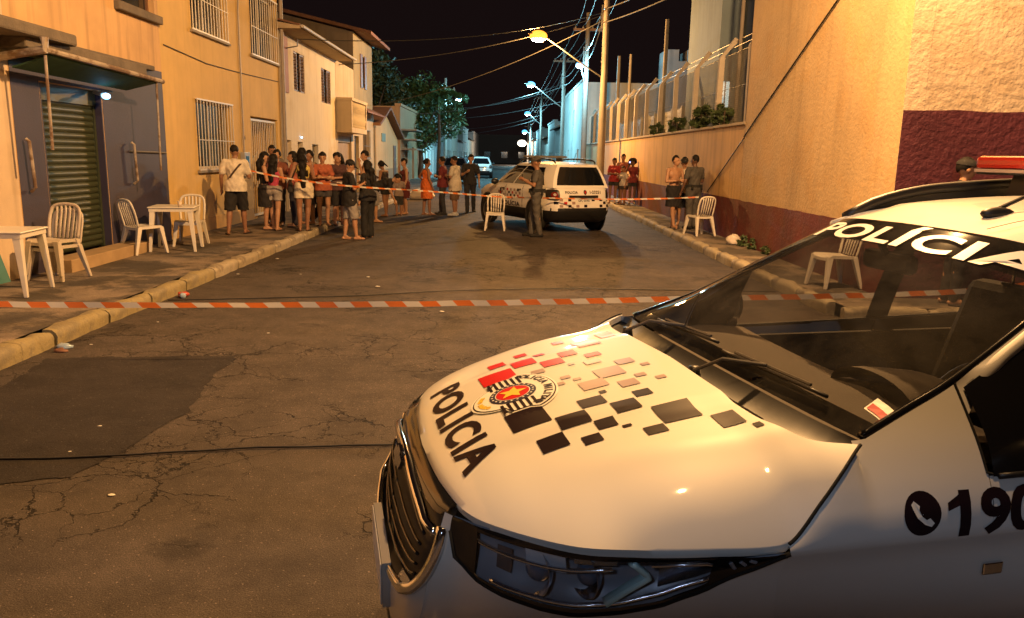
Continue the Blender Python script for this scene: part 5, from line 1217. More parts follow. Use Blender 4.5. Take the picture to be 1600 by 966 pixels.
# ================================================================ the police SUV parked across the road, and parked cars further on
def build_suv(name, label, cat, loc, rz, police=True, paint=(.74, .72, .68), group=None, lamps=None):
    root = thing(name, label, cat, loc, rz, group)
    M_P = car_paint('suv_paint_%.2f' % (paint[0] + paint[2] * .1), paint); M_BLK = MATS['car_black_plastic']; M_GL = mat('suv_dark_glass', (.006, .007, .009), .06, .1, coat=.3); M_CHR = MATS['car_chrome']; M_TY = MATS['tyre_rubber']
    M_BK, M_RD, M_GY, M_WH = MATS['decal_black'], MATS['decal_red'], MATS['decal_grey'], MATS['decal_white']
    cxm = 1.31
    def spow(v, e): return math.copysign(abs(v) ** e, v)
    def outline(a, b_, n=72, ex=.30):
        return [(cxm + a * spow(cos(2 * pi * k / n), ex), b_ * spow(sin(2 * pi * k / n), ex)) for k in range(n)]
    def drop(x, z):
        if x > 2.15 and z > .7: z -= .20 * ((x - 2.15) / 1.3) ** 1.6 * (z - .7) / .38
        return z
    lv = [(.26, 1.98, .78), (.36, 2.10, .84), (.48, 2.16, .875), (.62, 2.165, .895), (.72, 2.15, .89), (.80, 2.14, .882), (.90, 2.135, .886), (.97, 2.12, .880), (1.03, 2.09, .862), (1.075, 2.05, .835)]
    rows = [[(x, y, drop(x, z)) for x, y in outline(a, b_)] for z, a, b_ in lv]
    rows.append([(cxm + (x - cxm) * .8, y * .8, drop(x, 1.12)) for x, y in outline(2.05, .835)]); rows.append([(cxm + (x - cxm) * .3, y * .3, drop(cxm + (x - cxm) * .6, 1.15)) for x, y in outline(2.05, .835)]); rows.append([(cxm, 0, 1.155)] * 72)
    body = part(root, 'body', MB().grid(rows, closed=True), M_P, smooth=True); body.data.set_sharp_from_angle(angle=radians(45))
    # black lower cladding and bumpers
    part(root, 'lower_cladding', MB().grid([[(cxm + (x - cxm) * 1.008, y * 1.012, z) for x, y in outline(a, b_)] for z, a, b_ in ((.24, 1.94, .76), (.30, 2.06, .82), (.36, 2.10, .84), (.48, 2.16, .875), (.53, 2.17, .88))], closed=True), M_BLK, smooth=True)
    # greenhouse
    gb = lambda t: (lerp(-.695, -.50, t ** .9), lerp(2.38, 1.48, t), lerp(.835, .60, t ** 1.15), lerp(1.06, 1.60, t))
    def gh(side, u, t, ex=0.0):
        x0, x1, hw, z = gb(t)
        if side in 'lr':
            s_ = 1 if side == 'l' else -1; return (lerp(x0, x1, u), s_ * (hw * (1 - .09 * abs(2 * u - 1) ** 7) + .018 * sin(pi * t) + ex), z)
        bow = .055 * (1 - (2 * u - 1) ** 2); y = lerp(-hw * .91 - .018 * sin(pi * t), hw * .91 + .018 * sin(pi * t), u)
        return (x0 - bow - ex, y, z) if side == 'b' else (x1 + bow * 1.4 + ex, y, z)
    mb = MB(); T = [k / 8 for k in range(9)]; U = [k / 10 for k in range(11)]
    for sd in 'lrbf': mb.grid([[gh(sd, u, t) for u in U] for t in T])
    x0, x1, hw, z = gb(1.0); top = []
    for i in range(13):
        row = []
        for j in range(11):
            u, v = j / 10, i / 12; bow = (1 - (2 * u - 1) ** 2); y = lerp(-hw, hw, u) * (1 - .09 * abs(2 * v - 1) ** 7); x = lerp(x0 - .055 * bow, x1 + .077 * bow, v); row.append((x, y, z + .062 * bow ** .6 * (1 - (2 * v - 1) ** 4)))
        top.append(row)
    mb.grid(top); cab = part(root, 'cabin', mb, M_P, smooth=True); cab.data.set_sharp_from_angle(angle=radians(40))
    def pane(side, u0, u1, t0, t1, nm, m=M_GL, ex=.006, slant=0.0):
        return part(cab, nm, MB().grid([[gh(side, lerp(u0 + slant * (t - t0), u1, k / 8), t, ex) for k in range(9)] for t in [lerp(t0, t1, q / 6) for q in range(7)]]), m, smooth=True)
    for sd in 'lr':
        pane(sd, .10, .345, .10, .86, 'quarter_window', slant=.12); pane(sd, .365, .625, .08, .90, 'rear_window'); pane(sd, .645, .965, .08, .90, 'front_window')
    pane('b', .06, .94, .12, .90, 'rear_screen', ex=.008); pane('f', .05, .95, .04, .96, 'windscreen', ex=.006)
    # wheels
    for wx in (0, 2.67):
        for sg in (1, -1):
            part(root, 'arch_trim', MB().lathe([(.36, 0), (.36, .03), (.435, .025), (.44, 0)], (wx, sg * .872 if sg > 0 else -.900, .38), 28, 'y'), M_BLK, smooth=True)
            part(root, 'arch_shade_disc', MB().lathe([(0, 0), (.365, 0)], (wx, sg * .894, .38), 24, 'y'), M_BLK)  # flat black disc stands in for the shade inside the wheel arch
            wh = part(root, 'wheel', MB().lathe([(.20, -.10), (.31, -.105), (.335, -.08), (.34, 0), (.335, .08), (.31, .105), (.20, .10)], (wx, sg * .80, .34), 26, 'y'), M_TY, smooth=True)
            part(wh, 'rim', MB().lathe([(.0, sg * .09), (.05, sg * .098), (.13, sg * .07), (.195, sg * .095), (.215, sg * .108)], (wx, sg * .80, .34), 14, 'y'), mat('suv_rim', (.30, .29, .28), .35, .1, metal=.8), smooth=False)
    # tail details; rear skin near x = cxm - a
    def back(y, z, ex=.0):
        a = cub([(q[0], q[1]) for q in lv], z); b_ = cub([(q[0], q[2]) for q in lv], z); c = min(.999, abs(y) / b_); e = 2 / .30; x = -a * (1 - c ** e) ** (1 / e); return (cxm + x - ex, y, z)
    def left(x, z, ex=.0, sg=1):
        a = cub([(q[0], q[1]) for q in lv], z); b_ = cub([(q[0], q[2]) for q in lv], z); c = min(.999, abs(x - cxm) / a); e = 2 / .30; y = b_ * (1 - c ** e) ** (1 / e); return (x, sg * (y + ex), drop(x, z))
    def bpanel(y0, y1, z0, z1, nm, m, ex=.004, n=5, parent=None): return part(parent or body, nm, MB().grid([[back(lerp(y0, y1, i / n), lerp(z0, z1, j / n), ex) for j in range(n + 1)] for i in range(n + 1)]), m, smooth=True)
    M_TL = mat('tail_lamp_red', (.16, .010, .008), .15, .1, coat=.4); M_TLC = mat('tail_lamp_clear', (.45, .40, .36), .2, .1, coat=.4)
    for sg in (1, -1):
        tl = part(body, 'tail_lamp', MB().grid([[back(sg * (.735 + .105 * spow(cos(2 * pi * k / 20), .5) * r), .90 + .13 * spow(sin(2 * pi * k / 20), .5) * r, .012 + .012 * (1 - r)) for k in range(20)] for r in (.05, .5, .85, 1.0)], closed=True), M_BLK, smooth=True)
        part(tl, 'tail_lamp_core', MB().grid([[back(sg * (.735 + .06 * cos(2 * pi * k / 16) * r), .90 + .075 * sin(2 * pi * k / 16) * r, .030) for k in range(16)] for r in (.05, .6, 1.0)], closed=True), M_TL, smooth=True)
        part(tl, 'tail_lamp_reverse', MB().grid([[back(sg * (.735 + .028 * cos(2 * pi * k / 12) * r), .91 + .03 * sin(2 * pi * k / 12) * r, .036) for k in range(12)] for r in (.05, 1.0)], closed=True), M_TLC)
        hl = part(body, 'headlamp', MB().grid([[(cxm + 2.16 - .05 * k, sg * (.45 + .09 * k), z) for z in (.72, .78, .86)] for k in range(5)]), M_TLC)
    bpanel(-.80, .80, .36, .60, 'rear_bumper', M_BLK, .012, 10)
    bpanel(-.40, .40, .835, .895, 'tailgate_garnish', M_BLK, .012)
    pl = bpanel(-.20, .20, .715, .825, 'licence_plate', M_WH, .012)
    part(cab, 'roof_rail', MB().tube(catmull([(-.40, .55, 1.63), (-.25, .56, 1.70), (.5, .565, 1.725), (1.2, .56, 1.70), (1.42, .55, 1.63)], 16), .022, 6), M_BLK, smooth=True)
    part(cab, 'roof_rail', MB().tube(catmull([(-.40, -.55, 1.63), (-.25, -.56, 1.70), (.5, -.565, 1.725), (1.2, -.56, 1.70), (1.42, -.55, 1.63)], 16), .022, 6), M_BLK, smooth=True)
    for sg in (1, -1):
        m_ = part(root, 'door_mirror', MB().ell((1.98, sg * 1.0, 1.12), (.07, .11, .08), 12, 8), M_BLK, smooth=True)
        for dx in (.62, 1.58): part(body, 'door_gap', MB().tube([left(dx, z, .001, sg) for z in (.55, .7, .85, 1.0, 1.06)], .006, 5), M_BLK)
        for hx in (.70, 1.62): part(body, 'door_handle', MB().box(hx, hx + .18, sg * .885, sg * .905, .955, .98), M_BLK)
    if police:
        rnd = random.Random(3)
        # checks on the tailgate and the doors
        cols = [M_BK, M_GY, M_BK, M_RD, M_GY]
        for k in range(14):
            for j in range(3):
                if (k + j) % 2 or rnd.random() < .15: continue
                y = -.74 + k * .108; z = .615 + j * .072
                if abs(y + .04) < .24 and j > 0: continue
                bpanel(y, y + .085, z, z + .062, 'tailgate_check', cols[(k * 2 + j) % 5] if k > 2 else M_BK, .005, 3)
        for sg in (1, -1):
            for k in range(13):
                for j in range(4):
                    if (k + j) % 2 or rnd.random() < .2: continue
                    x = .72 + k * .10; z = .70 + j * .07
                    part(body, 'door_check', MB().grid([[left(x + .085 * p, z + .058 * q, .004, sg) for q in (0, .5, 1)] for p in (0, .5, 1)]), cols[(k + 2 * j) % 5])
            vv, ff = text_mesh('POLÍCIA', .20, .006, space=1.1); part(body, 'door_lettering', MB().add([left(1.25 - sg * x * 1.25, .595 + y * .75, .008, sg) for x, y in vv], ff), M_BK, fix=False)
            part(body, 'door_emblem', MB().add([left(1.86 + .06 * cos(k * pi / 8), .83 + .085 * sin(k * pi / 8), .006, sg) for k in range(16)], [tuple(range(16))]), M_BK)
            part(body, 'door_emblem_disc', MB().add([left(1.86 + .035 * cos(k * pi / 8), .83 + .045 * sin(k * pi / 8), .009, sg) for k in range(16)], [tuple(range(16))]), M_RD)
            vv, ff = text_mesh('190', .12, .003); part(body, 'quarter_number', MB().add([left(.02 - sg * x, .985 + y * .7, .005, sg) for x, y in vv], ff), M_BK, fix=False)
        vv, ff = text_mesh('POLICIA', .095, .003, space=1.15); part(body, 'rear_lettering', MB().add([back(.33 - x * .85 if True else 0, .962 + y * .8, .008) for x, y in vv], ff), M_BK, fix=False)
        vv, ff = text_mesh('I-23251', .095, .003, space=1.1); part(body, 'rear_unit_number', MB().add([back(-.33 - x, .965 + y, .008) for x, y in vv], ff), M_BK, fix=False)
        part(body, 'rear_emblem', MB().add([back(-.045 + .045 * cos(k * pi / 8), .965 + .055 * sin(k * pi / 8), .008) for k in range(16)], [tuple(range(16))]), M_BK); part(body, 'rear_emblem_disc', MB().add([back(-.045 + .026 * cos(k * pi / 8), .965 + .030 * sin(k * pi / 8), .011) for k in range(16)], [tuple(range(16))]), M_RD)
        vv, ff = text_mesh('GFL 0A45', .085, .002); 
        part(pl, 'plate_characters', MB().add([back(-x * .9, .768 + y * .8, .016) for x, y in vv], ff), M_BK, fix=False)
        lb = part(root, 'light_bar', MB().box(.95, 1.25, -.56, .56, 1.745, 1.80), mat('light_bar_grey', (.16, .15, .14), .3, .1, coat=.4), bevel=.02)
        for y in (-.4, .4): part(lb, 'bar_foot', MB().box(1.02, 1.18, y - .04, y + .04, 1.66, 1.744), M_BLK)
        part(root, 'antenna', MB().tube([(-.3, 0, 1.66), (-.42, 0, 1.88)], .006, 5), M_BLK)
    return root
build_suv('police_suv', 'white police SUV with checkered tailgate standing across the road', 'police car', (1.50, 19.35, .015), radians(116))
M_PK = 'parked cars further down the street'
build_suv('parked_car', 'white parked car with pale tail, far down the road centre left', 'car', (-1.9, 62, 0), radians(92), False, (.66, .66, .66), M_PK)
build_suv('parked_car', 'dark blue parked car beside the left kerb past the tree', 'car', (-3.1, 50, 0), radians(88), False, (.03, .04, .06), M_PK)
build_suv('parked_car', 'grey parked car behind the dark blue one on the left', 'car', (-3.0, 72, 0), radians(90), False, (.22, .23, .25), M_PK)
# ================================================================ people
M_SK = {'a': mat('skin_tan', (.40, .22, .13), .55, .12, 9), 'b': mat('skin_brown', (.26, .13, .075), .55, .12, 9), 'c': mat('skin_dark', (.13, .065, .04), .55, .12, 9)}
M_HAIR = mat('hair_black', (.009, .007, .006), .7, .3, 30, spec=.25); M_EYE = mat('eye_dark', (.02, .015, .012), .3, .1); M_LIP = mat('lips', (.28, .09, .07), .5, .1)
CL = {}
def cloth(name, col, var=.15, **kw):
    if name not in CL: CL[name] = mat('cloth_' + name, col, .85, .35, 9, .003, 60, **kw)
    return CL[name]
def capsule(mb, p0, r0, p1, r1, n=10, flat=1.0):
    p0, p1 = Vector(p0), Vector(p1); d = p1 - p0; L_ = max(d.length, 1e-4); t = d / L_; a = t.cross(Vector((0, 1, 0)))
    if a.length < .1: a = t.cross(Vector((1, 0, 0)))
    a.normalize(); b_ = t.cross(a); rows = []
    prof = [(-r0 * cos(q * pi / 8), r0 * sin(q * pi / 8)) for q in range(1, 5)] + [(L_ + r1 * sin(q * pi / 8), r1 * cos(q * pi / 8)) for q in range(0, 4)]
    for h, r in prof: rows.append([p0 + t * h + (a * cos(2 * pi * j / n) + b_ * sin(2 * pi * j / n) * flat) * r for j in range(n)])
    m = MB().grid(rows, closed=True); m.f.append(tuple(range(n))); m.f.append(tuple(len(m.v) - 1 - q for q in range(n))); mb.add(m.v, m.f)
def blob(mb, c, r): q = MB().ell(c, r, 14, 10); mb.add(q.v, q.f)
def remesh(mb, vox, smooth=6, wrinkle=0.0, seed=0.0):
    me = mb.mesh('body_tmp'); o = bpy.data.objects.new('body_tmp', me)
    m = o.modifiers.new('r', 'REMESH'); m.mode = 'VOXEL'; m.voxel_size = vox
    if smooth: s_ = o.modifiers.new('s', 'SMOOTH'); s_.factor = .5; s_.iterations = smooth
    out = bake(o); bpy.data.meshes.remove(me)
    if wrinkle > 0:
        ns = [v.normal.copy() for v in out.vertices]; cs = [v.co.copy() for v in out.vertices]; flat = []
        for p, n in zip(cs, ns):
            q = sin(p.z * 38 + 5 * sin(p.x * 17 + seed) + p.y * 9) * .5 + noise.noise(Vector((p.x * 11 + seed, p.y * 11, p.z * 8))); flat += list(p + n * (wrinkle * q))
        out.vertices.foreach_set('co', flat)
    out.polygons.foreach_set('use_smooth', [True] * len(out.polygons)); return out

def clip(me, co, no):
    """cut a garment at a hem plane, keeping the side the normal points away from"""
    bm = bmesh.new(); bm.from_mesh(me); bmesh.ops.bisect_plane(bm, geom=list(bm.verts) + list(bm.edges) + list(bm.faces), plane_co=co, plane_no=no, clear_outer=True); bm.to_mesh(me); bm.free(); return me
ARMS = {  # elbow and wrist relative to the shoulder for a right arm (x outward, y forward, z up), in metres at 1.70 m
    'down': ((.06, -.02, -.28), (.07, .05, -.52)), 'slack': ((.08, .0, -.28), (.10, .09, -.50)), 'hip': ((.20, -.07, -.21), (.05, .06, -.40)),
    'cross': ((.07, .05, -.27), (-.19, .20, -.24)), 'phone': ((.06, .05, -.27), (-.06, .27, -.17)), 'face': ((.05, .10, -.25), (-.09, .16, .02)),
    'back': ((.07, -.10, -.26), (-.08, -.16, -.42)), 'out': ((.10, .10, -.24), (.06, .33, -.22)), 'wall': ((.20, .08, -.16), (.34, .22, -.02)), 'reach': ((.04, .16, -.22), (.0, .38, -.36)),
    'bag': ((.09, -.03, -.27), (.10, .10, -.46)), 'up': ((.10, .12, -.10), (.02, .25, .10))}
def person(label, loc, face, H=1.7, sex='f', skin='a', arms=('down', 'down'), top=('tee', (.5, .5, .5), 'x'), bottom=('shorts', (.02, .02, .02), 'y'), hair='short', stance=(.09, .02), bend=0.0, head=(0, 0), lean=0.0,
           shoes=('sandal', (.03, .02, .02)), build=1.0, extras=(), grp=None, haircol=None, face_parts=False):
    """standing figure. local axes: +y faces forward, +x is the figure's right; face = heading in degrees (0 = world +y, counter-clockwise)"""
    k = H / 1.70; root = thing('person', label, 'person', loc, radians(face), grp); B = build; fm = sex == 'f'
    V = lambda x, y, z: Vector((x, y, z)) * k
    sh_w = .155 if fm else .185; hip_w = .095 if fm else .088; st, sd = stance
    # spine with optional bend about the hips
    rp = random.Random(int(abs(loc[0]) * 977 + abs(loc[1]) * 131)); sway = rp.uniform(-.035, .035); lean += rp.uniform(-.05, .05) - sway * .6; sd += rp.uniform(-.03, .03)
    if head == (0, 0): head = (rp.uniform(-28, 28), rp.uniform(-4, 16))
    hipc = V(sway, rp.uniform(-.01, .015), .92)
    def up(x, y, z):
        p = Vector((x, y, z - .92)); c, s_ = cos(bend), sin(bend); q = Vector((p.x + lean * p.z, p.y * c + p.z * s_, -p.y * s_ + p.z * c)); return hipc + q * k
    chest, waist, neck0, neck1 = up(0, .0, 1.27), up(0, -.005, 1.07), up(0, -.01, 1.40), up(0, .012, 1.49)
    hy, hp = radians(head[0]), radians(head[1])       # head turn (left positive) and nod (down positive)
    hc = up(0, .025, 1.585) + Vector((0, .03 * sin(hp), -.015 * sin(hp))) * k
    Rh = Matrix.Rotation(hy, 3, 'Z') @ Matrix.Rotation(-hp - bend * .6, 3, 'X')
    HP = lambda x, y, z: hc + Rh @ (Vector((x, y, z)) * k)
    body = MB()
    # torso
    tw = (.115 if fm else .135) * B; wv = (.100 if fm else .120) * B
    capsule(body, chest - Vector((.06, 0, 0)) * k, tw * .85 * k, chest + Vector((.06, 0, 0)) * k, tw * .85 * k, 12, .82)
    capsule(body, chest, tw * k, waist, wv * k, 12, .80); capsule(body, waist, wv * k, hipc, .125 * B * k, 12, .85)
    capsule(body, hipc - Vector((.055, 0, 0)) * k, .115 * B * k, hipc + Vector((.055, 0, 0)) * k, .115 * B * k, 12)
    capsule(body, up(-sh_w * .8, -.01, 1.375), .052 * k, up(sh_w * .8, -.01, 1.375), .052 * k)
    capsule(body, neck0 - Vector((0, 0, .03)) * k, .056 * k, neck1, .050 * k)
    if fm:
        for sx in (-.06, .06): blob(body, tuple(up(sx, .085, 1.27)), (.058 * k, .055 * k, .058 * k))
        for sx in (-.06, .06): blob(body, tuple(hipc + V(sx, -.06, -.03)), (.085 * k * B, .08 * k * B, .09 * k * B))
    # head
    blob(body, tuple(HP(0, -.012, .015)), (.078 * k, .098 * k, .105 * k)); blob(body, tuple(HP(0, .018, -.045)), (.062 * k, .070 * k, .075 * k)); blob(body, tuple(HP(0, .045, -.092)), (.035 * k, .032 * k, .028 * k))
    capsule(body, HP(0, .088, .018), .011 * k, HP(0, .108, -.022), .017 * k, 8); 
    for sx in (-.078, .078): blob(body, tuple(HP(sx, -.01, -.01)), (.012 * k, .024 * k, .034 * k))
    capsule(body, HP(-.02, .083, -.055), .012 * k, HP(.02, .083, -.055), .012 * k, 6)
    # legs
    legs = []
    for s_, (dx, dy) in ((1, (st, sd)), (-1, (st, -sd))):
        hip = hipc + V(s_ * hip_w, 0, -.03); ank = V(s_ * dx, dy * 1.6, .085); knee = (hip + ank) / 2 + V(s_ * .005, .028, .02)
        tr = (.088 if fm else .082) * B; capsule(body, hip, tr * k, knee, .058 * B ** .5 * k, 12); capsule(body, knee, .055 * B ** .5 * k, lerp(knee, ank, .32) - V(0, .012, 0), .056 * B ** .5 * k, 10); capsule(body, lerp(knee, ank, .32) - V(0, .012, 0), .056 * B ** .5 * k, ank, .036 * k, 10)
        toe = ank + V(s_ * .03, .15, -.055); heel = ank + V(0, -.035, -.045); capsule(body, heel, .036 * k, toe, .032 * k, 8, .8); capsule(body, ank, .036 * k, ank + V(s_ * .015, .06, -.035), .035 * k, 8)
        legs.append((hip, knee, ank, heel, toe))
    # arms and hands
    arm = []
    for s_, nm in ((1, arms[0]), (-1, arms[1])):
        e, w = ARMS[nm]; sh = up(s_ * sh_w, -.01, 1.375); R = Matrix.Rotation(-bend * .5, 3, 'X')
        el = sh + R @ (Vector((s_ * e[0], e[1], e[2])) * k); wr = sh + R @ (Vector((s_ * w[0], w[1], w[2])) * k)
        capsule(body, sh, .050 * B * k, el, .038 * B ** .5 * k); capsule(body, el, .038 * B ** .5 * k, wr, .026 * k)
        fd = (wr - el).normalized(); palm = wr + fd * .055 * k; capsule(body, wr + fd * .01 * k, .026 * k, palm + fd * .02 * k, .034 * k, 8, .6)
        sdv = fd.cross(Vector((s_ * 1.0, .3, 0))); sdv = sdv.normalized() if sdv.length > .1 else Vector((0, 1, 0)); nv_ = fd.cross(sdv).normalized()
        for q in range(4):
            b0 = palm + fd * .025 * k + sdv * (q - 1.5) * .021 * k; ln = (.062, .075, .07, .055)[q] * k; m1 = b0 + fd * ln * .5 + nv_ * .006; capsule(body, b0, .0098 * k, m1, .0095 * k, 6); capsule(body, m1, .0095 * k, m1 + (fd * .75 + nv_ * s_ * .6).normalized() * ln * .5, .0085 * k, 6)
        capsule(body, wr + fd * .03 * k + sdv * .026 * k, .012 * k, wr + fd * .075 * k + sdv * .052 * k, .010 * k, 6)
        arm.append((sh, el, wr, palm))
    bo = part(root, 'body', remesh(body, .0115 * k, 3), M_SK[skin])
    # top
    kind, col, nm = top; tm = MB(); updir = (up(0, 0, 1.5) - up(0, 0, 1.0)).normalized()
    if kind != 'none':
        mt = cloth(nm, col); tuck = kind in ('uniform', 'crop', 'tank'); ex = .009 if tuck else .015
        hem = {'tee': .835, 'long': .84, 'crop': 1.10, 'tank': .97, 'dress': .52, 'uniform': .97, 'longtee': .74}[kind]
        capsule(tm, chest - Vector((.055, 0, 0)) * k, (tw * .88 + ex) * k, chest + Vector((.055, 0, 0)) * k, (tw * .88 + ex) * k, 12, .84); capsule(tm, chest, (tw + ex) * k, waist, (wv + ex + .004) * k, 12, .84)
        if fm:
            for sx in (-.06, .06): blob(tm, tuple(up(sx, .087, 1.27)), (.066 * k, .062 * k, .064 * k))
        if not tuck:
            low = up(0, 0, hem - .12) if kind != 'dress' else up(0, 0, .86); g_ = .034
            capsule(tm, waist, (wv + ex + .010) * k, up(0, 0, .92), (.128 * B + g_) * k, 14, .95); capsule(tm, up(0, 0, .92), (.130 * B + g_) * k, low, (.134 * B + g_) * k, 14, .97)
            for sx in (-.055, .055): capsule(tm, up(sx, 0, .95), (.117 * B + g_) * k, low + Vector((sx, 0, 0)) * k, (.121 * B + g_) * k, 12, 1.0)
            if fm:
                for sx in (-.06, .06): blob(tm, tuple(hipc + V(sx, -.06, -.03)), (.110 * k * B, .105 * k * B, .11 * k * B))
            if kind == 'dress':
                for sx in (-.05, .05): capsule(tm, hipc + V(sx, 0, 0), (.12 * B + g_) * k, V(sx, .01, hem - .1), (.135 * B + g_) * k, 14, .95)
        else: capsule(tm, waist, (wv + ex + .002) * k, up(0, 0, .94), (.112 * B + ex) * k, 12, .86)
        if kind not in ('tank', 'crop', 'dress'):
            capsule(tm, up(-sh_w * .85, -.01, 1.37), (.056 + ex) * k, up(sh_w * .85, -.01, 1.37), (.056 + ex) * k); capsule(tm, neck0 - Vector((0, 0, .05)) * k, (.075 + ex) * k, neck0 + Vector((0, 0, .0)) * k, (.056 + ex) * k)
            for sh, el, wr, pm in arm:
                if kind == 'long': capsule(tm, sh, (.052 * B + ex) * k, el, (.040 + ex) * k); capsule(tm, el, (.040 + ex) * k, lerp(el, wr, .9), (.030 + ex) * k)
                else: capsule(tm, sh, (.052 * B + ex) * k, lerp(sh, el, .62), (.046 * B + ex + .008) * k)
        else:
            for sx in (-.085, .085): capsule(tm, up(sx, .05, 1.33), .022 * k, up(sx, -.05, 1.36), .022 * k, 8); capsule(tm, up(sx, -.05, 1.36), .022 * k, up(sx, -.09, 1.28), .022 * k, 8)
        me = remesh(tm, .016 * k, 3, .008, loc[0]); clip(me, up(0, 0, hem), -updir) if kind != 'dress' else clip(me, V(0, 0, hem), Vector((0, 0, -1)))
        part(root, {'dress': 'dress', 'uniform': 'uniform_shirt'}.get(kind, 'shirt'), me, mt)
    # bottom
    kind, col, nm = bottom; bmb = MB()
    if kind != 'none':
        mt = cloth(nm, col); ex = .014; capsule(bmb, hipc + V(-.055, 0, .03), (.117 * B + ex) * k, hipc + V(.055, 0, .03), (.117 * B + ex) * k, 12); capsule(bmb, hipc, (.125 * B + ex) * k, lerp(hipc, waist, .7), (.112 * B + ex) * k, 12, .90)
        if fm:
            for sx in (-.06, .06): blob(bmb, tuple(hipc + V(sx, -.06, -.03)), (.094 * k * B, .088 * k * B, .10 * k * B))
        hem = 0.0
        if kind == 'skirt':
            hem = .52; capsule(bmb, hipc, .155 * B * k, V(0, .0, hem - .1), .175 * B * k, 14, .90)
            for sx in (-.06, .06): capsule(bmb, hipc + V(sx, 0, 0), .135 * B * k, V(sx, 0, hem - .1), .15 * k * B, 14)
        else:
            hem = {'shorts': .62, 'mini': .69, 'bermuda': .47, 'trousers': .03, 'flare': .02}[kind]
            for hip, knee, ank, heel, toe in legs:
                r0 = (.094 if fm else .092) * B
                if kind in ('trousers', 'flare'):
                    rr = .060 if kind == 'trousers' else .085; capsule(bmb, hip, (r0 + ex) * k, knee, .074 * B ** .5 * k, 12); capsule(bmb, knee, .074 * B ** .5 * k, ank + V(0, .0, .0), rr * k, 12)
                else: capsule(bmb, hip, (r0 + ex) * k, lerp(hip, knee, .5), (.086 * B + ex + .006) * k, 12); capsule(bmb, lerp(hip, knee, .5), (.086 * B + ex + .006) * k, lerp(knee, ank, .12), (.078 * B + ex + .006) * k, 12)
        me = remesh(bmb, .016 * k, 3, .008, loc[1]); clip(me, up(0, 0, 1.015), updir); clip(me, V(0, 0, hem), Vector((0, 0, -1)))
        part(root, {'skirt': 'skirt', 'trousers': 'trousers', 'flare': 'trousers'}.get(kind, 'shorts'), me, mt)
    # hair
    hm = MB(); mh = haircol or M_HAIR
    if hair != 'bald':
        thick = {'buzz': .004, 'short': .012}.get(hair, .016); blob(hm, tuple(HP(0, -.022, .030)), ((.080 + thick) * k, (.098 + thick) * k, (.100 + thick) * k))
        # the face side is cleared by clipping after the remesh
        if hair in ('long', 'waist', 'wavy'):
            L_ = {'long': .36, 'waist': .56, 'wavy': .30}[hair]; bz = up(0, -.11, 1.50)
            capsule(hm, HP(0, -.06, -.01), .085 * k, bz, .072 * k, 12, .7); end = up(0, -.135, 1.50 - L_); capsule(hm, bz, .078 * k, end, .055 * k, 12, .55)
            for sx in (-.062, .062): capsule(hm, HP(sx, -.03, .0), .036 * k, up(sx * 1.25, -.075, 1.50 - L_ * .6), .038 * k, 8)
        if hair == 'wavy':
            for q in range(9): a = q * 2.4; blob(hm, tuple(HP(.085 * cos(a), -.05 - .02 * (q % 3), .03 - .025 * q)), (.04 * k, .04 * k, .045 * k))
        if hair == 'bun': blob(hm, tuple(HP(0, -.12, .04)), (.042 * k, .042 * k, .042 * k))
        if hair == 'pony': capsule(hm, HP(0, -.11, .03), .03 * k, HP(0, -.16, -.18), .022 * k)
        if hair == 'afro':
            for q in range(14): a = q * 2.399; blob(hm, tuple(HP(.10 * cos(a), -.045 + .03 * sin(a * 1.3), .06 + .08 * sin(a))), (.07 * k, .07 * k, .07 * k))
        me = remesh(hm, .013 * k, 2, .004 if hair in ('buzz', 'short') else .010, loc[0] + 3)
        bm = bmesh.new(); bm.from_mesh(me); Ri = Rh.transposed(); kill = []
        lim = .040 if hair in ('buzz', 'short', 'bun', 'pony', 'cap') else .055
        for v in bm.verts:
            q = (Ri @ (v.co - hc)) / k
            if (q.y > .010 and q.z < .048 + .55 * (q.y - .08) * 0 + .02 * (1 if q.y < .05 else 0)) or (hair in ('buzz', 'short', 'cap', 'bun', 'pony') and q.z < -.035 - .3 * (q.y + .02) and q.y > -.09 and hair != 'pony'): kill.append(v)
        bmesh.ops.delete(bm, geom=kill, context='VERTS'); bm.to_mesh(me); bm.free()
        part(root, 'hair', me, mh)
    # small face parts
    if face_parts:
        for sx in (-.031, .031): part(bo, 'eye', (lambda m_: m_)(MB().ell(tuple(HP(sx, .082, .012)), (.013 * k, .008 * k, .007 * k), 8, 6)), M_EYE)
        part(bo, 'mouth', MB().ell(tuple(HP(0, .092, -.056)), (.022 * k, .008 * k, .006 * k), 8, 6), M_LIP)
    # shoes
    sk, sc = shoes; ms = cloth('shoe_%d' % int(sc[0] * 1000), sc)
    for hip, knee, ank, heel, toe in legs:
        sm_ = MB()
        if sk == 'sandal': capsule(sm_, Vector((heel.x, heel.y, .012)), .014, Vector((toe.x, toe.y + .02, .012)), .014, 8, 1); sm_.v = [((p[0] - heel.x) * 2.6 + heel.x if True else 0, p[1], max(0, min(p[2], .022))) for p in sm_.v]; part(root, 'sandal', sm_, ms)
        elif sk == 'shoe': capsule(sm_, heel + Vector((0, -.01, .0)), .046 * k, toe + Vector((0, .015, .0)), .042 * k, 10, .9); capsule(sm_, ank, .048 * k, lerp(ank, toe, .4), .044 * k, 10); sm_.v = [(p[0], p[1], max(0, p[2])) for p in sm_.v]; part(root, 'shoe', sm_, ms, smooth=True)
    ctx = dict(k=k, up=up, HP=HP, arm=arm, legs=legs, hipc=hipc, waist=waist, chest=chest, V=V, B=B, Rh=Rh, hc=hc, tw=tw)
    for e in extras: e(root, ctx)
    return root
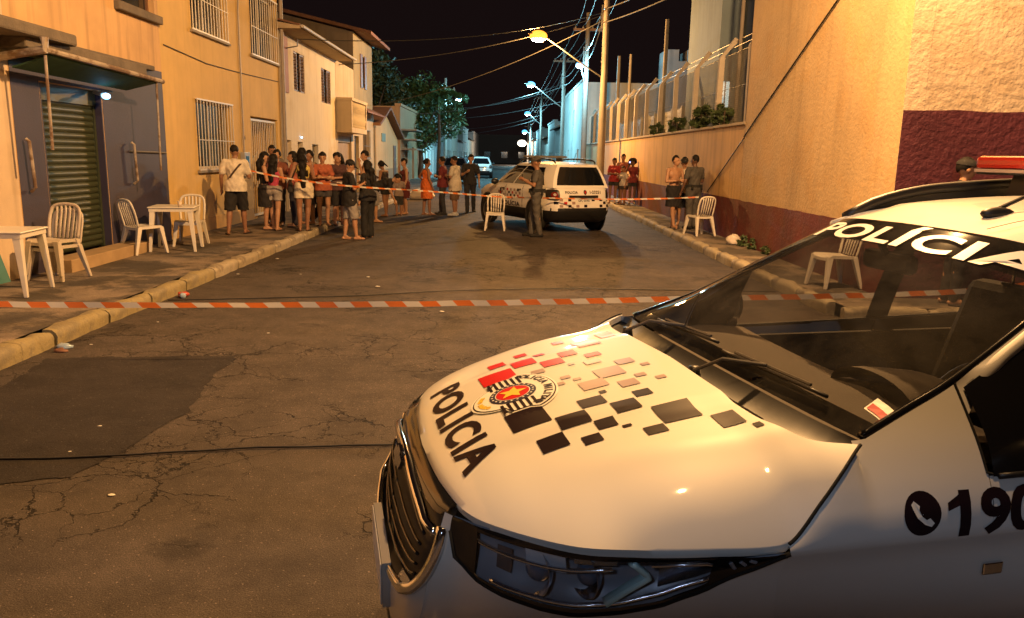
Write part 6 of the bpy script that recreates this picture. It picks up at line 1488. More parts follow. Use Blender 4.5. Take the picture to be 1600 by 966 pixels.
# ---- things that people wear (parts) ----
def x_strap(col=(.06, .04, .03)):
    def f(root, c):
        k = c['k']; up = c['up']; r = c['tw'] + .022; pts = []
        for i in range(21):
            a = 2 * pi * i / 20; pts.append(up(.14 * cos(a) * 1.02, (r * .93) * sin(a), 1.20 + .185 * cos(a)))
        part(root, 'crossbody_strap', MB().tube(pts, .020 * k, 6, squash=.35), cloth('strap', col))
    return f
def x_cap(col, nm='cap_black', brim=True):
    def f(root, c):
        HP = c['HP']; k = c['k']; rows = []
        for i in range(7):
            t = i / 6; r = cos(t * pi / 2 * .98); rows.append([HP(.096 * r * cos(a), -.020 + .116 * r * sin(a), .040 + .088 * sin(t * pi / 2)) for a in [2 * pi * j / 18 for j in range(18)]])
        o = part(root, 'cap', MB().grid(rows, closed=True), cloth(nm, col), smooth=True)
        if brim:
            mb = MB().grid([[HP(.078 * cos(a), .04 + (.055 + .085 * q) * sin(a), .046 - .016 * q) for q in (0, .5, 1)] for a in [pi * (.08 + .84 * j / 10) for j in range(11)]]); mb2 = MB().grid([[HP(.078 * cos(a), .04 + (.055 + .085 * q) * sin(a), .040 - .016 * q) for q in (0, .5, 1)] for a in [pi * (.08 + .84 * j / 10) for j in range(11)]], flip=True); mb.add(mb2.v, mb2.f)
            part(o, 'cap_brim', mb, CL[nm])
    return f
def x_belt(col=(.012, .012, .012), gear=True, nm='belt'):
    def f(root, c):
        k, h, B = c['k'], c['hipc'], c['B']; z = h.z + .085 * k
        r = (.128 * B + .03) * k
        o = part(root, 'belt', MB().grid([[(h.x + (r + .012) * 1.12 * cos(a), h.y + r * .92 * sin(a), z + dz) for dz in (-.028 * k, .028 * k)] for a in [2 * pi * j / 24 for j in range(25)]]), cloth(nm, col))
        if gear:
            for a, w, hh in ((0.1, .05, .10), (pi - .2, .04, .07), (2.2, .04, .06), (-1.2, .04, .07), (-2.3, .045, .08)):
                x, y = h.x + (r + .03) * 1.12 * cos(a), h.y + (r + .02) * .92 * sin(a); part(o, 'pouch', MB().box(x - w / 2, x + w / 2, y - w / 2, y + w / 2, z - hh, z + .03), CL[nm], bevel=.008)
    return f
def x_bag(col=(.015, .012, .012), side=-1):
    def f(root, c):
        k, up, h = c['k'], c['up'], c['hipc']; x = side * .24 * k
        o = part(root, 'shoulder_bag', MB().hexa([(x - .06, -.17, .80 * k), (x + .06, -.17, .80 * k), (x + .06, .14, .80 * k), (x - .06, .14, .80 * k), (x - .035, -.14, 1.02 * k), (x + .035, -.14, 1.02 * k), (x + .035, .11, 1.02 * k), (x - .035, .11, 1.02 * k)]), cloth('bag', col), bevel=.03)
        sh = up(side * .12, 0, 1.42); part(o, 'bag_strap', MB().tube([(x, -.10, 1.0 * k), (sh.x, -.07, sh.z - .12), (sh.x, 0, sh.z + .03), (sh.x, .09, sh.z - .1), (x, .08, 1.0 * k)], .010, 5), CL['bag'])
    return f
def x_phone(which=0, lit=False):
    def f(root, c):
        sh, el, wr, pm = c['arm'][which]; m = mat('phone_body', (.01, .01, .012), .2, .1) if not lit else emis('phone_flash', (.35, .45, 1.0), 3.5)
        part(root, 'phone', MB().box(pm.x - .036, pm.x + .036, pm.y + .02, pm.y + .03, pm.z - .02, pm.z + .12), mat('phone_body', (.01, .01, .012), .2, .1), bevel=.004)
        if lit: part(root, 'phone_flash', MB().ell((pm.x, pm.y + .04, pm.z + .085), (.028, .010, .028), 10, 6), m)
    return f
G1, G2, G3 = 'onlookers crowding the left pavement', 'onlookers standing in the road', 'people by the right-hand wall'
ZP = .155
W_ = (.62, .58, .52); BK = (.012, .011, .012)
person('man in white tee and black shorts with crossbody strap, back turned, by the yellow wall', (-5.30, 15.55, ZP), 8, 1.73, 'm', 'b', ('phone', 'slack'), ('tee', (.66, .60, .50), 'offwhite'), ('bermuda', BK, 'black'), 'buzz', (.13, .06), extras=(x_strap(),), grp=G1, build=1.08)
person('woman in black top and skirt with long dark hair, right of the white-tee man', (-5.02, 16.55, ZP), -70, 1.60, 'f', 'a', ('cross', 'cross'), ('tank', BK, 'black'), ('skirt', (.015, .013, .015), 'black2'), 'long', grp=G1, build=1.08)
person('short-haired man in dark clothes half hidden behind the black-topped woman', (-5.05, 17.5, ZP), 170, 1.66, 'm', 'a', ('cross', 'cross'), ('tee', (.20, .07, .05), 'rust'), ('trousers', (.03, .03, .035), 'charcoal'), 'short', grp=G1, face_parts=True)
person('woman in grey denim shorts and pink top, long black hair, back turned', (-4.80, 16.45, ZP), -5, 1.56, 'f', 'a', ('phone', 'cross'), ('tank', (.42, .05, .10), 'pink'), ('mini', (.30, .27, .25), 'denim'), 'long', (.08, -.05), extras=(), grp=G1, build=1.05)
person('woman in red patterned top and dark trousers facing left in the group', (-4.62, 17.35, ZP), 95, 1.62, 'f', 'a', ('cross', 'phone'), ('tee', (.40, .12, .08), 'redprint'), ('trousers', (.025, .025, .04), 'navy'), 'wavy', grp=G1, face_parts=True)
person('woman with waist-long black hair, yellow crop top, white shorts and black shoulder bag', (-4.20, 16.42, ZP), 12, 1.70, 'f', 'b', ('phone', 'bag'), ('crop', (.55, .42, .12), 'yellow'), ('mini', (.70, .62, .48), 'creamwhite'), 'waist', (.07, .02), extras=(x_bag(),), grp=G1, build=1.02)
person('woman in rust top facing the viewer behind the white shorts', (-4.08, 17.75, ZP), 200, 1.62, 'f', 'a', ('cross', 'cross'), ('tee', (.36, .10, .05), 'rusttop'), ('mini', (.05, .045, .05), 'darkdenim'), 'bun', grp=G1, face_parts=True)
person('woman in dark top and black shorts with pale belt, face to the road', (-3.80, 18.0, ZP), 215, 1.62, 'f', 'a', ('cross', 'slack'), ('tee', (.07, .03, .03), 'maroon'), ('bermuda', BK, 'black'), 'bun', extras=(x_belt((.55, .5, .45), False, 'palebelt'),), grp=G1, face_parts=True)
person('young man in black cap, long black tee and grey shorts looking down at a phone', (-3.20, 16.3, .0), -62, 1.64, 'm', 'a', ('phone', 'slack'), ('longtee', BK, 'black'), ('bermuda', (.28, .26, .25), 'greyshorts'), 'short', (.08, .06), head=(0, 28), extras=(x_cap(BK), x_phone(0)), grp=G1)
person('woman all in black with flared trousers and wavy hair beside the cap man', (-2.92, 16.75, .0), 55, 1.62, 'f', 'a', ('phone', 'down'), ('long', BK, 'black'), ('flare', (.010, .010, .011), 'black3'), 'wavy', grp=G1, build=1.05)
person('bare-chested man behind the two people in black', (-3.45, 19.6, ZP), 100, 1.68, 'm', 'a', ('cross', 'face'), ('none', BK, ''), ('bermuda', (.05, .05, .06), 'darkshorts'), 'short', grp=G1)
person('person in black tee and grey shorts bending over by the kerb', (-3.42, 20.6, .0), -80, 1.66, 'm', 'a', ('reach', 'reach'), ('tee', BK, 'black'), ('bermuda', (.24, .23, .24), 'greyshorts2'), 'short', (.10, .06), bend=1.15, head=(0, 10), grp=G1)
person('girl in strappy black top and black shorts looking down', (-3.40, 22.6, .0), 60, 1.58, 'f', 'b', ('phone', 'slack'), ('tank', (.03, .02, .02), 'blacktop'), ('mini', BK, 'black'), 'pony', head=(0, 35), bend=.18, grp=G1)
person('child in dark shorts standing beside the girl in black', (-3.08, 22.9, .0), 20, 1.18, 'm', 'b', ('phone', 'slack'), ('tee', (.26, .20, .17), 'beigetee'), ('bermuda', (.03, .03, .03), 'darkshorts2'), 'short', grp=G1)
person('woman in dark red dress with tied hair near the gable house', (-2.98, 23.5, .0), 110, 1.64, 'f', 'a', ('face', 'slack'), ('dress', (.10, .015, .015), 'winedress'), ('none', BK, ''), 'bun', grp=G1)
person('woman in bright orange dress with a hand on her hip', (-2.32, 23.4, .0), -60, 1.64, 'f', 'b', ('slack', 'hip'), ('dress', (.70, .16, .03), 'orange'), ('none', BK, ''), 'bun', grp=G2, build=1.08)
person('man in dark red shirt and dark trousers facing the orange dress', (-1.86, 23.6, .0), 85, 1.72, 'm', 'b', ('cross', 'cross'), ('tee', (.15, .02, .025), 'darkred'), ('trousers', (.03, .03, .035), 'charcoal'), 'buzz', shoes=('shoe', (.02, .02, .02)), grp=G2, face_parts=True, build=1.08)
person('man in white tee and brown shorts in the road talking with folded arms', (-1.47, 23.35, .0), 70, 1.74, 'm', 'b', ('cross', 'cross'), ('longtee', (.62, .56, .46), 'offwhite2'), ('bermuda', (.14, .085, .05), 'brownshorts'), 'buzz', shoes=('shoe', (.5, .5, .5)), grp=G2, build=1.12)
person('man in black tee and dark trousers next to the police SUV, walking', (-1.08, 24.8, .0), 185, 1.80, 'm', 'a', ('phone', 'down'), ('tee', (.018, .018, .02), 'blacktee'), ('trousers', (.02, .02, .025), 'blackjeans'), 'short', (.10, .12), shoes=('shoe', (.02, .02, .02)), grp=G2, face_parts=True)
UNI = (.075, .070, .065)
person('police officer in grey uniform and cap looking at a phone behind the SUV', (.70, 17.55, .02), 82, 1.76, 'm', 'b', ('phone', 'phone'), ('uniform', UNI, 'uniform'), ('trousers', UNI, 'uniform'), 'buzz', (.09, .05), head=(0, 22), shoes=('shoe', (.008, .008, .008)), extras=(x_belt(), x_cap((.05, .05, .05), 'cap_grey'), x_phone(0)), build=1.12, grp='police officers')
person('woman in red top partly hidden by the SUV tail', (3.9, 28.6, ZP), 160, 1.62, 'f', 'b', ('cross', 'cross'), ('tee', (.36, .03, .03), 'red'), ('mini', (.03, .03, .03), 'darkshorts2'), 'bun', grp=G3)
person('child in white top beside the person in the red top', (4.22, 28.2, ZP), 120, 1.35, 'f', 'b', ('phone', 'slack'), ('tee', (.6, .55, .5), 'offwhite3'), ('mini', (.06, .05, .05), 'darkshorts3'), 'bun', grp=G3)
person('man in rust vest standing against the wall next to the lit phone', (4.36, 29.3, ZP), 170, 1.78, 'm', 'b', ('cross', 'slack'), ('tank', (.30, .09, .06), 'rustvest'), ('bermuda', (.04, .035, .04), 'darkshorts4'), 'buzz', grp=G3, face_parts=True)
person('person with a big dark afro holding up a glowing phone', (4.62, 28.6, ZP), 178, 1.58, 'f', 'c', ('up', 'slack'), ('tee', (.20, .03, .03), 'darkred2'), ('mini', (.03, .03, .03), 'darkshorts2'), 'afro', extras=(x_phone(0, True),), grp=G3)
person('bearded man with folded arms wrapped in a black skirt-like cloth by the right kerb', (4.06, 18.85, ZP), 205, 1.72, 'm', 'a', ('cross', 'cross'), ('none', BK, ''), ('skirt', (.012, .010, .012), 'blackcloth'), 'buzz', (.05, .05), grp=G3, face_parts=True)
person('man in white tee and black cap between the bearded man and the officer', (4.42, 19.5, ZP), 165, 1.68, 'm', 'a', ('cross', 'slack'), ('tee', (.60, .52, .42), 'offwhite4'), ('bermuda', (.03, .03, .03), 'darkshorts2'), 'short', extras=(x_cap(BK),), grp=G3, face_parts=True)
person('police officer in grey uniform seen from behind by the right wall', (4.50, 18.75, ZP), 25, 1.74, 'm', 'c', ('cross', 'slack'), ('uniform', UNI, 'uniform'), ('trousers', UNI, 'uniform'), 'buzz', (.09, .03), shoes=('shoe', (.008, .008, .008)), extras=(x_belt(),), build=1.14, grp='police officers')
person('man in black cap and dark shirt behind the parked police car, looking right', (5.36, 9.20, .15), -100, 1.72, 'm', 'a', ('phone', 'phone'), ('tee', (.02, .018, .02), 'blacktee'), ('trousers', (.02, .02, .025), 'blackjeans'), 'short', extras=(x_cap(BK, 'cap_black', False),), head=(0, 8), face_parts=True)

person('person in pale top behind the woman with the shoulder bag', (-4.45, 18.05, ZP), 140, 1.66, 'm', 'b', ('cross', 'slack'), ('tee', (.42, .30, .22), 'tantee'), ('bermuda', (.05, .04, .04), 'darkshorts3'), 'short', grp=G1)
person('woman in dark green top behind the belt-wearing woman', (-3.95, 18.9, ZP), 150, 1.60, 'f', 'b', ('cross', 'face'), ('tank', (.03, .05, .035), 'darkgreen'), ('mini', (.05, .05, .07), 'navyshorts'), 'wavy', grp=G1)
person('tall man in grey tee at the back of the crowd by the yellow gate', (-5.35, 18.3, ZP), 190, 1.75, 'm', 'b', ('cross', 'cross'), ('tee', (.14, .12, .11), 'greytee'), ('trousers', (.03, .03, .035), 'charcoal'), 'short', grp=G1, face_parts=True)
# ================================================================ barrier tapes, plastic furniture, tree, litter and other small things
def stripe_material(name, pitch, slant):
    m = bpy.data.materials.new(name); m.use_nodes = True; N = m.node_tree.nodes; L = m.node_tree.links; b = N['Principled BSDF']
    tc = N.new('ShaderNodeUVMap'); sp_ = N.new('ShaderNodeSeparateXYZ'); L.new(tc.outputs[0], sp_.inputs[0])
    a = N.new('ShaderNodeMath'); a.operation = 'MULTIPLY_ADD'; a.inputs[1].default_value = slant; L.new(sp_.outputs[1], a.inputs[0]); L.new(sp_.outputs[0], a.inputs[2])
    d = N.new('ShaderNodeMath'); d.operation = 'DIVIDE'; d.inputs[1].default_value = pitch; L.new(a.outputs[0], d.inputs[0])
    f = N.new('ShaderNodeMath'); f.operation = 'FRACT'; L.new(d.outputs[0], f.inputs[0])
    g = N.new('ShaderNodeMath'); g.operation = 'GREATER_THAN'; g.inputs[1].default_value = .52; L.new(f.outputs[0], g.inputs[0])
    mx = N.new('ShaderNodeMixRGB'); mx.inputs['Color1'].default_value = (.82, .22, .05, 1); mx.inputs['Color2'].default_value = (.78, .74, .66, 1); L.new(g.outputs[0], mx.inputs['Fac']); L.new(mx.outputs[0], b.inputs['Base Color'])
    b.inputs['Roughness'].default_value = .35; tr = N.new('ShaderNodeBsdfTranslucent'); L.new(mx.outputs[0], tr.inputs['Color']); ms = N.new('ShaderNodeMixShader'); ms.inputs['Fac'].default_value = .42
    L.new(b.outputs[0], ms.inputs[1]); L.new(tr.outputs[0], ms.inputs[2]); L.new(ms.outputs[0], N['Material Output'].inputs['Surface'])
    return m
M_TAPE = stripe_material('barrier_tape', .30, .9)
def ribbon(name, pts, width, label, n=160, twist=.5, seed=1.0):
    C = catmull(pts, n); vs, fs, uv = [], [], []; s = 0
    for i, p in enumerate(C):
        t = (C[min(i + 1, n - 1)] - C[max(i - 1, 0)]).normalized(); side = t.cross(Vector((0, 0, 1))).normalized(); a = twist * noise.noise(Vector((i * .06, seed, 0))) * 1.6; d = (Vector((0, 0, 1)) * cos(a) + side * sin(a)) * width / 2
        if i: s += (p - C[i - 1]).length
        jig = Vector((0, 0, .004 * noise.noise(Vector((i * .25, seed, 5)))))
        vs += [p - d + jig, p + d + jig]; uv += [(s, 0), (s, width)]
        if i: fs.append((2 * i - 2, 2 * i, 2 * i + 1, 2 * i - 1))
    base = Vector(pts[0]); mb = MB(); mb.v = [tuple(v - base) for v in vs]; mb.f = fs; me = mb.mesh(name, True, fix=False); ul = me.uv_layers.new(name='UVMap')
    for lp in me.loops: ul.data[lp.index].uv = uv[lp.vertex_index]
    me.materials.append(M_TAPE); o = bpy.data.objects.new(name, me); link(o); o.location = base; return tag(o, label, 'tape')
ribbon('barrier_tape', [(-6.07, 6.25, .545), (-4.28, 6.5, .480), (-1.4, 6.75, .485), (1.43, 7.0, .54), (4.76, 7.3, .66), (7.05, 9.1, .80)], .050, 'near red and white barrier tape stretched across the whole road behind the police car', twist=.6)
ribbon('barrier_tape', [(-5.08, 15.75, 1.40), (-4.3, 16.05, 1.24), (-3.1, 16.05, 1.12), (-1.78, 17.3, 1.00), (-.55, 18.6, .86), (-.20, 18.75, .83)], .034, 'far red and white tape from the white-tee man to the chair in the road', twist=.9, seed=4)
ribbon('barrier_tape', [(-.20, 18.75, .83), (.6, 18.35, .845), (2.4, 17.9, .87), (3.6, 17.55, .93), (4.28, 17.35, .985)], .034, 'far tape from the chair in the road to the chair by the right wall', twist=.9, seed=8)

M_PL = mat('white_plastic', (.66, .62, .55), .42, .1, 6, spec=.4); M_PL2 = mat('aged_white_plastic', (.52, .46, .38), .5, .15, 5)
def plastic_chair(loc, rz, label, m=M_PL, grp='white plastic chairs'):
    """one-piece garden chair: seat shell, four splayed legs, arched back with slats. local +y = front"""
    root = thing('plastic_chair', label, 'chair', loc, rz, grp)
    rows = []
    for i in range(9):
        v = i / 8; rows.append([(.215 * (1 - .10 * v) * (-1 + 2 * j / 8) * 1.0, .21 - .42 * v, .445 - .018 * v - .012 * (1 - ((j - 4) / 4) ** 2) - (.03 if i == 0 else 0)) for j in range(9)])
    mb = MB().grid(rows); mb2 = MB().grid([[(p[0], p[1], p[2] - .022) for p in r] for r in rows], flip=True); mb.add(mb2.v, mb2.f)
    rim = [rows[0][j] for j in range(9)] + [rows[i][8] for i in range(1, 9)] + [rows[8][j] for j in range(7, -1, -1)] + [rows[i][0] for i in range(7, 0, -1)]; mb.grid([rim + [rim[0]], [(p[0], p[1], p[2] - .04) for p in rim + [rim[0]]]])
    part(root, 'seat', mb, m, smooth=False, auto=40)
    for sx in (-1, 1):
        for sy, yb, yt in ((1, .235, .175), (-1, -.285, -.175)):
            xb, xt = sx * .235, sx * .175; w0, w1 = .019, .036
            part(root, 'leg', MB().hexa([(xb - w0, yb - w0, 0), (xb + w0, yb - w0, 0), (xb + w0, yb + w0, 0), (xb - w0, yb + w0, 0), (xt - w1, yt - w1, .425), (xt + w1, yt - w1, .425), (xt + w1, yt + w1, .425), (xt - w1, yt + w1, .425)]), m, bevel=.006)
    # arched back frame
    arch = [(-.190, -.20, .43), (-.200, -.235, .60), (-.195, -.275, .74), (-.15, -.295, .825), (0, -.302, .85), (.15, -.295, .825), (.195, -.275, .74), (.200, -.235, .60), (.190, -.20, .43)]
    part(root, 'back_frame', MB().tube(catmull(arch, 36), .021, 8, squash=.65), m, smooth=True)
    me = None
    for x in (-.115, -.057, 0, .057, .115):
        zt = .83 - 1.1 * x * x; part(root, 'back_slat', MB().tube([(x * .95, -.20, .43), (x, -.245, .60), (x * 1.02, -.285, .74), (x * 1.02, -.297, zt)], .016, 6, squash=.5), m, smooth=True)
    return root
def plastic_table(loc, rz, label, m=M_PL, s=.70):
    root = thing('plastic_table', label, 'table', loc, rz, 'white plastic tables'); h = .72; a = s / 2
    part(root, 'table_top', MB().box(-a, a, -a, a, h - .022, h), m, bevel=.012)
    for (x0, x1, y0, y1) in ((-a + .02, a - .02, -a + .02, -a + .035), (-a + .02, a - .02, a - .035, a - .02), (-a + .02, -a + .035, -a + .036, a - .036), (a - .035, a - .02, -a + .036, a - .036)): part(root, 'apron', MB().box(x0, x1, y0, y1, h - .075, h - .0225), m)
    for sx in (-1, 1):
        for sy in (-1, 1):
            xb, yb, xt, yt = sx * (a - .01), sy * (a - .01), sx * (a - .07), sy * (a - .07); w0, w1 = .020, .042
            part(root, 'leg', MB().hexa([(xb - w0, yb - w0, 0), (xb + w0, yb - w0, 0), (xb + w0, yb + w0, 0), (xb - w0, yb + w0, 0), (xt - w1, yt - w1, h - .03), (xt + w1, yt - w1, h - .03), (xt + w1, yt + w1, h - .03), (xt - w1, yt + w1, h - .03)]), m, bevel=.006)
    return root
Z0 = .158
plastic_table((-5.62, 8.78, Z0), radians(8), 'white plastic table cut by the left edge of the picture, in front of the shutter')
plastic_chair((-5.62, 9.80, Z0), radians(172), 'white chair at the foot of the small stack by the left table', M_PL2)
plastic_chair((-5.63, 9.78, Z0 + .07), radians(174), 'white chair on top of the stack by the left table', M_PL2)
plastic_chair((-5.72, 12.45, Z0), radians(-35), 'white slatted chair in front of the purple wall beside the shutter')
plastic_table((-5.42, 12.95, Z0), radians(12), 'white plastic table by the purple wall between two chairs')
plastic_chair((-5.42, 13.55, Z0), radians(190), 'white chair behind the second table, next to the yellow house')
plastic_chair((-.22, 18.95, .02), radians(178), 'white plastic chair standing alone in the road by the police SUV')
plastic_chair((4.30, 17.25, Z0), radians(20), 'white slatted chair on the right pavement holding the tape')
plastic_chair((4.42, 10.35, Z0), radians(100), 'white chair on the right pavement seen through the windscreen')
# plastic cups and a bag left on the second table
tb = MB().lathe([(0, 0), (.028, 0), (.036, .09), (.033, .088), (.026, .006), (0, .006)], (-5.25, 12.75, .88), 12); solo('plastic_cup', tb, mat('cup_plastic', (.6, .5, .4), .4), 'small plastic cup on the corner of the second white table', 'cup', (-5.25, 12.75, .88), smooth=True)
def crumple(name, c, r, m, label, cat, seed=0, n=10, flat=.6, grp=None):
    mb = MB().ell((0, 0, 0), (r[0], r[1], r[2]), n, max(6, n // 2 + 2)); mb.v = [tuple(Vector(p) * (1 + .55 * noise.noise(Vector(p) * (2.2 / max(r)) + Vector((seed, seed * 2, 0))))) for p in mb.v]
    lo = min(p[2] for p in mb.v); mb.v = [(p[0] + c[0], p[1] + c[1], max(p[2], lo * .4) - lo * .4 + c[2]) for p in mb.v]
    return solo(name, mb, m, label, cat, c, grp, smooth=True)
M_PAPER = mat('paper_white', (.62, .60, .56), .7, .15, 20); M_PETG = mat('clear_blue_plastic', (.32, .42, .52), .15, .1, coat=.5); M_BRN = mat('brown_litter', (.20, .09, .05), .6, .2); M_REDL = mat('red_litter', (.45, .06, .03), .4, .2)
def can(c, rz, m, label, L_=.13, r=.034):
    mb = MB().lathe([(0, 0), (r * .8, 0), (r, .01), (r, L_ * .75), (r * .55, L_ * .9), (r * .4, L_), (0, L_)], n=12, axis='x'); R = Matrix.Rotation(rz, 3, 'Z'); mb.v = [tuple(R @ Vector(p) + Vector((c[0], c[1], c[2] + r))) for p in mb.v]; return solo('bottle', mb, m, label, 'litter', c, smooth=True)
can((-4.0, 9.50, .0), .5, M_REDL, 'red drink bottle lying in the gutter below the second table'); can((-3.90, 9.42, .0), 2.2, M_PETG, 'clear bottle beside the red one in the gutter', .11)
crumple('bottle', (-3.97, 6.92, .0), (.085, .04, .035), M_PETG, 'crushed clear bottle against the yellow kerb', 'litter', 7, 10); crumple('wrapper', (-3.93, 6.78, .0), (.06, .04, .025), M_BRN, 'brown wrapper beside the crushed bottle', 'litter', 3)
LT = [((-2.04, 3.86), 'white paper scrap on the near road in front of the car', .035), ((-2.63, 4.90), 'small white scrap on the dark asphalt patch', .022), ((-3.80, 7.05), 'white crumb of paper near the yellow kerb', .025), ((-3.62, 8.05), 'paper bit by the tape over the gutter', .025), ((-3.83, 13.15), 'pale paper strip in the gutter by the crowd', .05),
      ((-1.97, 11.28), 'pale scrap in mid road behind the tape', .05), ((-1.70, 10.46), 'torn paper in mid road just behind the tape', .06), ((-.70, 8.81), 'crushed cup on the road behind the near tape', .05), ((-2.58, 4.45), 'tiny white butt beside the black cable', .02), ((-3.9, 11.4), 'white scrap against the left kerb', .04), ((-3.0, 11.46), 'small pale scrap left of mid road', .03), ((-2.33, 7.60), 'white bit left of the cracks', .025)]
for i, ((x, y), l, r) in enumerate(LT): crumple('paper_scrap', (x, y, road_z(x, y) + .004), (r * .6, r * .38, r * .1), M_PAPER, l, 'litter', i * 3.1, 7, grp='paper litter on the road')
crumple('plastic_bag', (4.58, 15.55, Z0), (.14, .11, .13), mat('bag_white', (.58, .52, .46), .5, .1), 'white plastic bag lying at the foot of the right wall', 'bag', 9, 16)
crumple('sheet_bundle', (-3.35, 31.3, .015), (.55, .30, .24), mat('pale_sheet', (.58, .50, .40), .9, .15), 'pale cloth-covered bundle lying on the road beyond the crowd', 'bundle', 5, 22)
for pts, l in (([(-4.0, 4.22, .012), (-2.90, 4.30, .012), (-2.48, 4.34, .012), (-2.21, 4.40, .012), (-1.49, 4.54, .012), (-.57, 4.64, .012), (.6, 4.7, .012), (2.5, 4.75, .012)], 'thin black cable lying across the near road in front of the car'),
               ([(-4.0, 9.2, .02), (-2.73, 9.50, .022), (-1.83, 9.73, .025), (-.73, 10.17, .032), (.6, 10.5, .032), (1.89, 10.61, .025), (3.8, 10.7, .014)], 'thin black cable lying across the road behind the near tape')):
    C = catmull(pts, 60); C = [Vector((p.x, p.y + .02 * noise.noise(Vector((p.x * 3, 0, 2))), p.z + .0)) for p in C]; solo('road_cable', MB().tube(C, .0065, 6), M_CABLE, l, 'cable', tuple(C[0]), smooth=True)

# ---- foliage
def leaf_material(name, col):
    m = mat(name, col, .6, .45, 1.5); b = m.node_tree.nodes['Principled BSDF']; b.inputs['Transmission Weight'].default_value = 0; return m
def crown_mesh(n, rx, ry, rz, leaf, seed, clumps=40):
    rnd = random.Random(seed); mb = MB(); cs = []
    for _ in range(clumps):
        while True:
            p = Vector((rnd.uniform(-1, 1), rnd.uniform(-1, 1), rnd.uniform(-1, 1)))
            if p.length < 1: break
        cs.append((Vector((p.x * rx, p.y * ry, p.z * rz)), rnd.uniform(.18, .34)))
    for i in range(n):
        c, r = cs[i % clumps]; d = Vector((rnd.gauss(0, 1), rnd.gauss(0, 1), rnd.gauss(0, 1))).normalized() * r * (rx + rz) / 2 * rnd.uniform(.6, 1.1); p = c + d
        a = Vector((rnd.uniform(-1, 1), rnd.uniform(-1, 1), rnd.uniform(-.9, .3))).normalized(); b_ = a.cross(Vector((rnd.uniform(-1, 1), rnd.uniform(-1, 1), rnd.uniform(-1, 1)))).normalized(); l = leaf * rnd.uniform(.6, 1.4)
        mb.add([p - a * l, p + b_ * l * .35, p + a * l, p - b_ * l * .35], [(0, 1, 2, 3)])
    return mb
def tree(loc, h, rx, rz, n, leaf, label, col, seed, droop=False):
    root = thing('street_tree', label, 'tree', loc, 0, None); tr = h * .35
    part(root, 'trunk', MB().tube([(0, 0, 0), (.08, .05, tr * .5), (-.05, .1, tr), (.1, 0, h * .55)], [.22, .17, .14, .08], 10), mat('bark', (.10, .07, .05), .9, .3, 6, .01, 20), smooth=True)
    rnd = random.Random(seed)
    for k in range(7):
        a = k * .9; part(root, 'limb', MB().tube([(0, .05, tr * .8 + .1 * k), (.5 * rx * cos(a), .5 * rx * sin(a), h * .5 + .1 * k), (.8 * rx * cos(a), .8 * rx * sin(a), h * .62 + .12 * k)], [.09, .06, .02], 6), MATS['bark'])
    mb = crown_mesh(n, rx, rx, rz, leaf, seed, 60); mb.v = [(p[0], p[1], p[2] + h - rz) for p in mb.v]
    part(root, 'crown', mb, leaf_material('leaf_%d' % seed, col), fix=False)
    return root
def palm(loc, h, label, seed=5, fronds=16, L_=2.3):
    root = thing('palm_tree', label, 'tree', loc); rnd = random.Random(seed)
    part(root, 'trunk', MB().tube([(0, 0, 0), (.1, 0, h * .5), (0, .1, h)], [.16, .12, .10], 10), MATS['bark'], smooth=True)
    for k in range(fronds):
        a = k * 2.399; e = rnd.uniform(.2, 1.1); mb = MB(); prev = None; spine = []
        for i in range(12):
            t = i / 11; r = L_ * t; z = h + sin(e) * r * .9 - .62 * r * r / L_ * (1 + .3 * rnd.random()); spine.append(Vector((cos(a) * r * cos(e * .5), sin(a) * r * cos(e * .5), z)))
        mb.tube(spine, .015, 4); sd = Vector((-sin(a), cos(a), 0))
        for i in range(1, 11):
            for s_ in (-1, 1):
                for q in (0, .5):
                    p = spine[i].lerp(spine[i + 1], q); l = .42 * sin(pi * (i + q) / 12) + .1; tip = p + sd * s_ * l * .8 + Vector((0, 0, -l * .75)); mb.add([p, p + (spine[i + 1] - spine[i]) * .35, tip], [(0, 1, 2)])
        part(root, 'frond', mb, leaf_material('palm_leaf', (.045, .10, .03)), fix=False)
    return root
tree((-6.0, 56.0, .15), 6.6, 2.6, 2.5, 9000, .16, 'dense green street tree in front of the low houses on the left', (.05, .10, .03), 11)
tree((-8.8, 52.0, .15), 8.2, 2.4, 2.4, 6000, .18, 'darker taller tree behind the slab house roof', (.035, .06, .025), 23)
palm((-4.7, 55.5, .15), 5.6, 'small palm with drooping fronds beside the street tree')
def bush(loc, r, n, label, seed):
    root = thing('wall_bush', label, 'plant', loc, 0, 'weeds and bushes on the boundary wall'); mb = crown_mesh(n, r[0], r[1], r[2], .075, seed, 22); mb.v = [(p[0], p[1], p[2] + r[2] * .8) for p in mb.v]
    part(root, 'leaves', mb, leaf_material('weed_leaf', (.055, .085, .03)), fix=False)
    st_ = MB()
    rnd = random.Random(seed)
    for k in range(5): part(root, 'stem', MB().tube([(0, (k - 2) * r[1] * .2, 0), (rnd.uniform(-.1, .1), (k - 2) * r[1] * .35, r[2] * 1.2)], .010, 5), MATS['bark'])
bush((XW_R + .12, 18.2, 2.56), (.20, .75, .26), 900, 'bushy weed on the wall top closest to the corner building', 3); bush((XW_R + .12, 20.0, 2.56), (.18, .9, .30), 900, 'second bush along the wall top by the bent posts', 4); bush((XW_R + .12, 22.8, 2.56), (.15, 1.0, .24), 700, 'third bush along the wall top', 6); bush((XW_R + .12, 25.8, 2.56), (.14, 1.1, .20), 600, 'low far weeds along the wall top', 8)
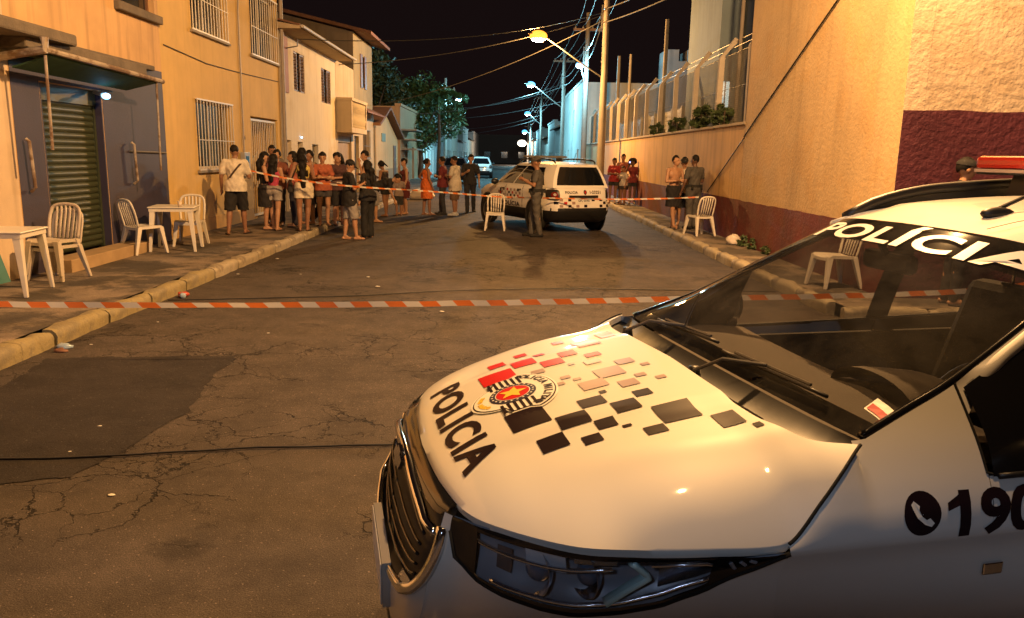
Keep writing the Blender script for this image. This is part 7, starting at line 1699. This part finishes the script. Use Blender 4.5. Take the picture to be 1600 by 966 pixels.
for i, (x, y) in enumerate(((4.68, 14.7), (4.66, 15.2), (4.70, 13.9))):
    root = thing('pavement_weed', ('tuft of weeds at the wall foot beside the white bag', 'small weed behind the white bag', 'weed nearest the corner at the wall foot')[i], 'plant', (x, y, Z0), 0, 'weeds at the wall foot'); mb = crown_mesh(90, .09, .14, .10, .06, 30 + i, 8); mb.v = [(p[0], p[1], p[2] + .08) for p in mb.v]; part(root, 'leaves', mb, MATS['weed_leaf'], fix=False)

# ---- motorcycle parked at the kerb among the crowd
def motorcycle(loc, rz):
    root = thing('motorcycle', 'dark motorcycle parked at the left kerb behind the people in black', 'motorcycle', loc, rz); K = MATS['car_gloss_black']; C_ = MATS['car_chrome']; T_ = MATS['tyre_rubber']
    for x in (0, 1.28):
        w = part(root, 'wheel', MB().lathe([(.24, -.04), (.285, -.045), (.30, 0), (.285, .045), (.24, .04)], (x, 0, .30), 24, 'y'), T_, smooth=True); part(w, 'rim', MB().lathe([(.02, -.03), (.23, -.02), (.235, .02), (.02, .03)], (x, 0, .30), 16, 'y'), C_, smooth=True)
    part(root, 'fuel_tank', MB().ell((.72, 0, .80), (.26, .13, .13), 14, 10), mat('moto_red', (.16, .015, .015), .2, .1, coat=.6), smooth=True); part(root, 'seat', MB().box(-.15, .55, -.11, .11, .74, .82), K, bevel=.04); part(root, 'engine', MB().box(.45, .85, -.13, .13, .30, .60), M_BARD, bevel=.04)
    part(root, 'fork', MB().tube([(1.28, .07, .30), (1.0, .07, .95)], .022, 8), C_); part(root, 'fork', MB().tube([(1.28, -.07, .30), (1.0, -.07, .95)], .022, 8), C_)
    part(root, 'handlebar', MB().tube([(.90, .36, 1.05), (.98, .2, 1.02), (1.0, 0, .97), (.98, -.2, 1.02), (.90, -.36, 1.05)], .015, 8), K); hl = part(root, 'headlight', MB().ell((1.10, 0, .90), (.09, .10, .10), 12, 8), C_, smooth=True)
    part(root, 'exhaust', MB().tube([(.7, .13, .35), (.2, .16, .30), (-.25, .18, .36)], .04, 8), C_, smooth=True); part(root, 'tail_fairing', MB().box(-.35, -.05, -.08, .08, .66, .78), K, bevel=.03); part(root, 'mudguard', MB().tube([(-.30, 0, .45), (-.15, 0, .60), (.05, 0, .64)], .06, 8), K)
    part(root, 'side_stand', MB().tube([(.4, .12, .3), (.38, .26, .0)], .012, 6), M_BARD)
motorcycle((-4.25, 20.4, .155), radians(250))
bpy.data.scenes.remove(TMP)
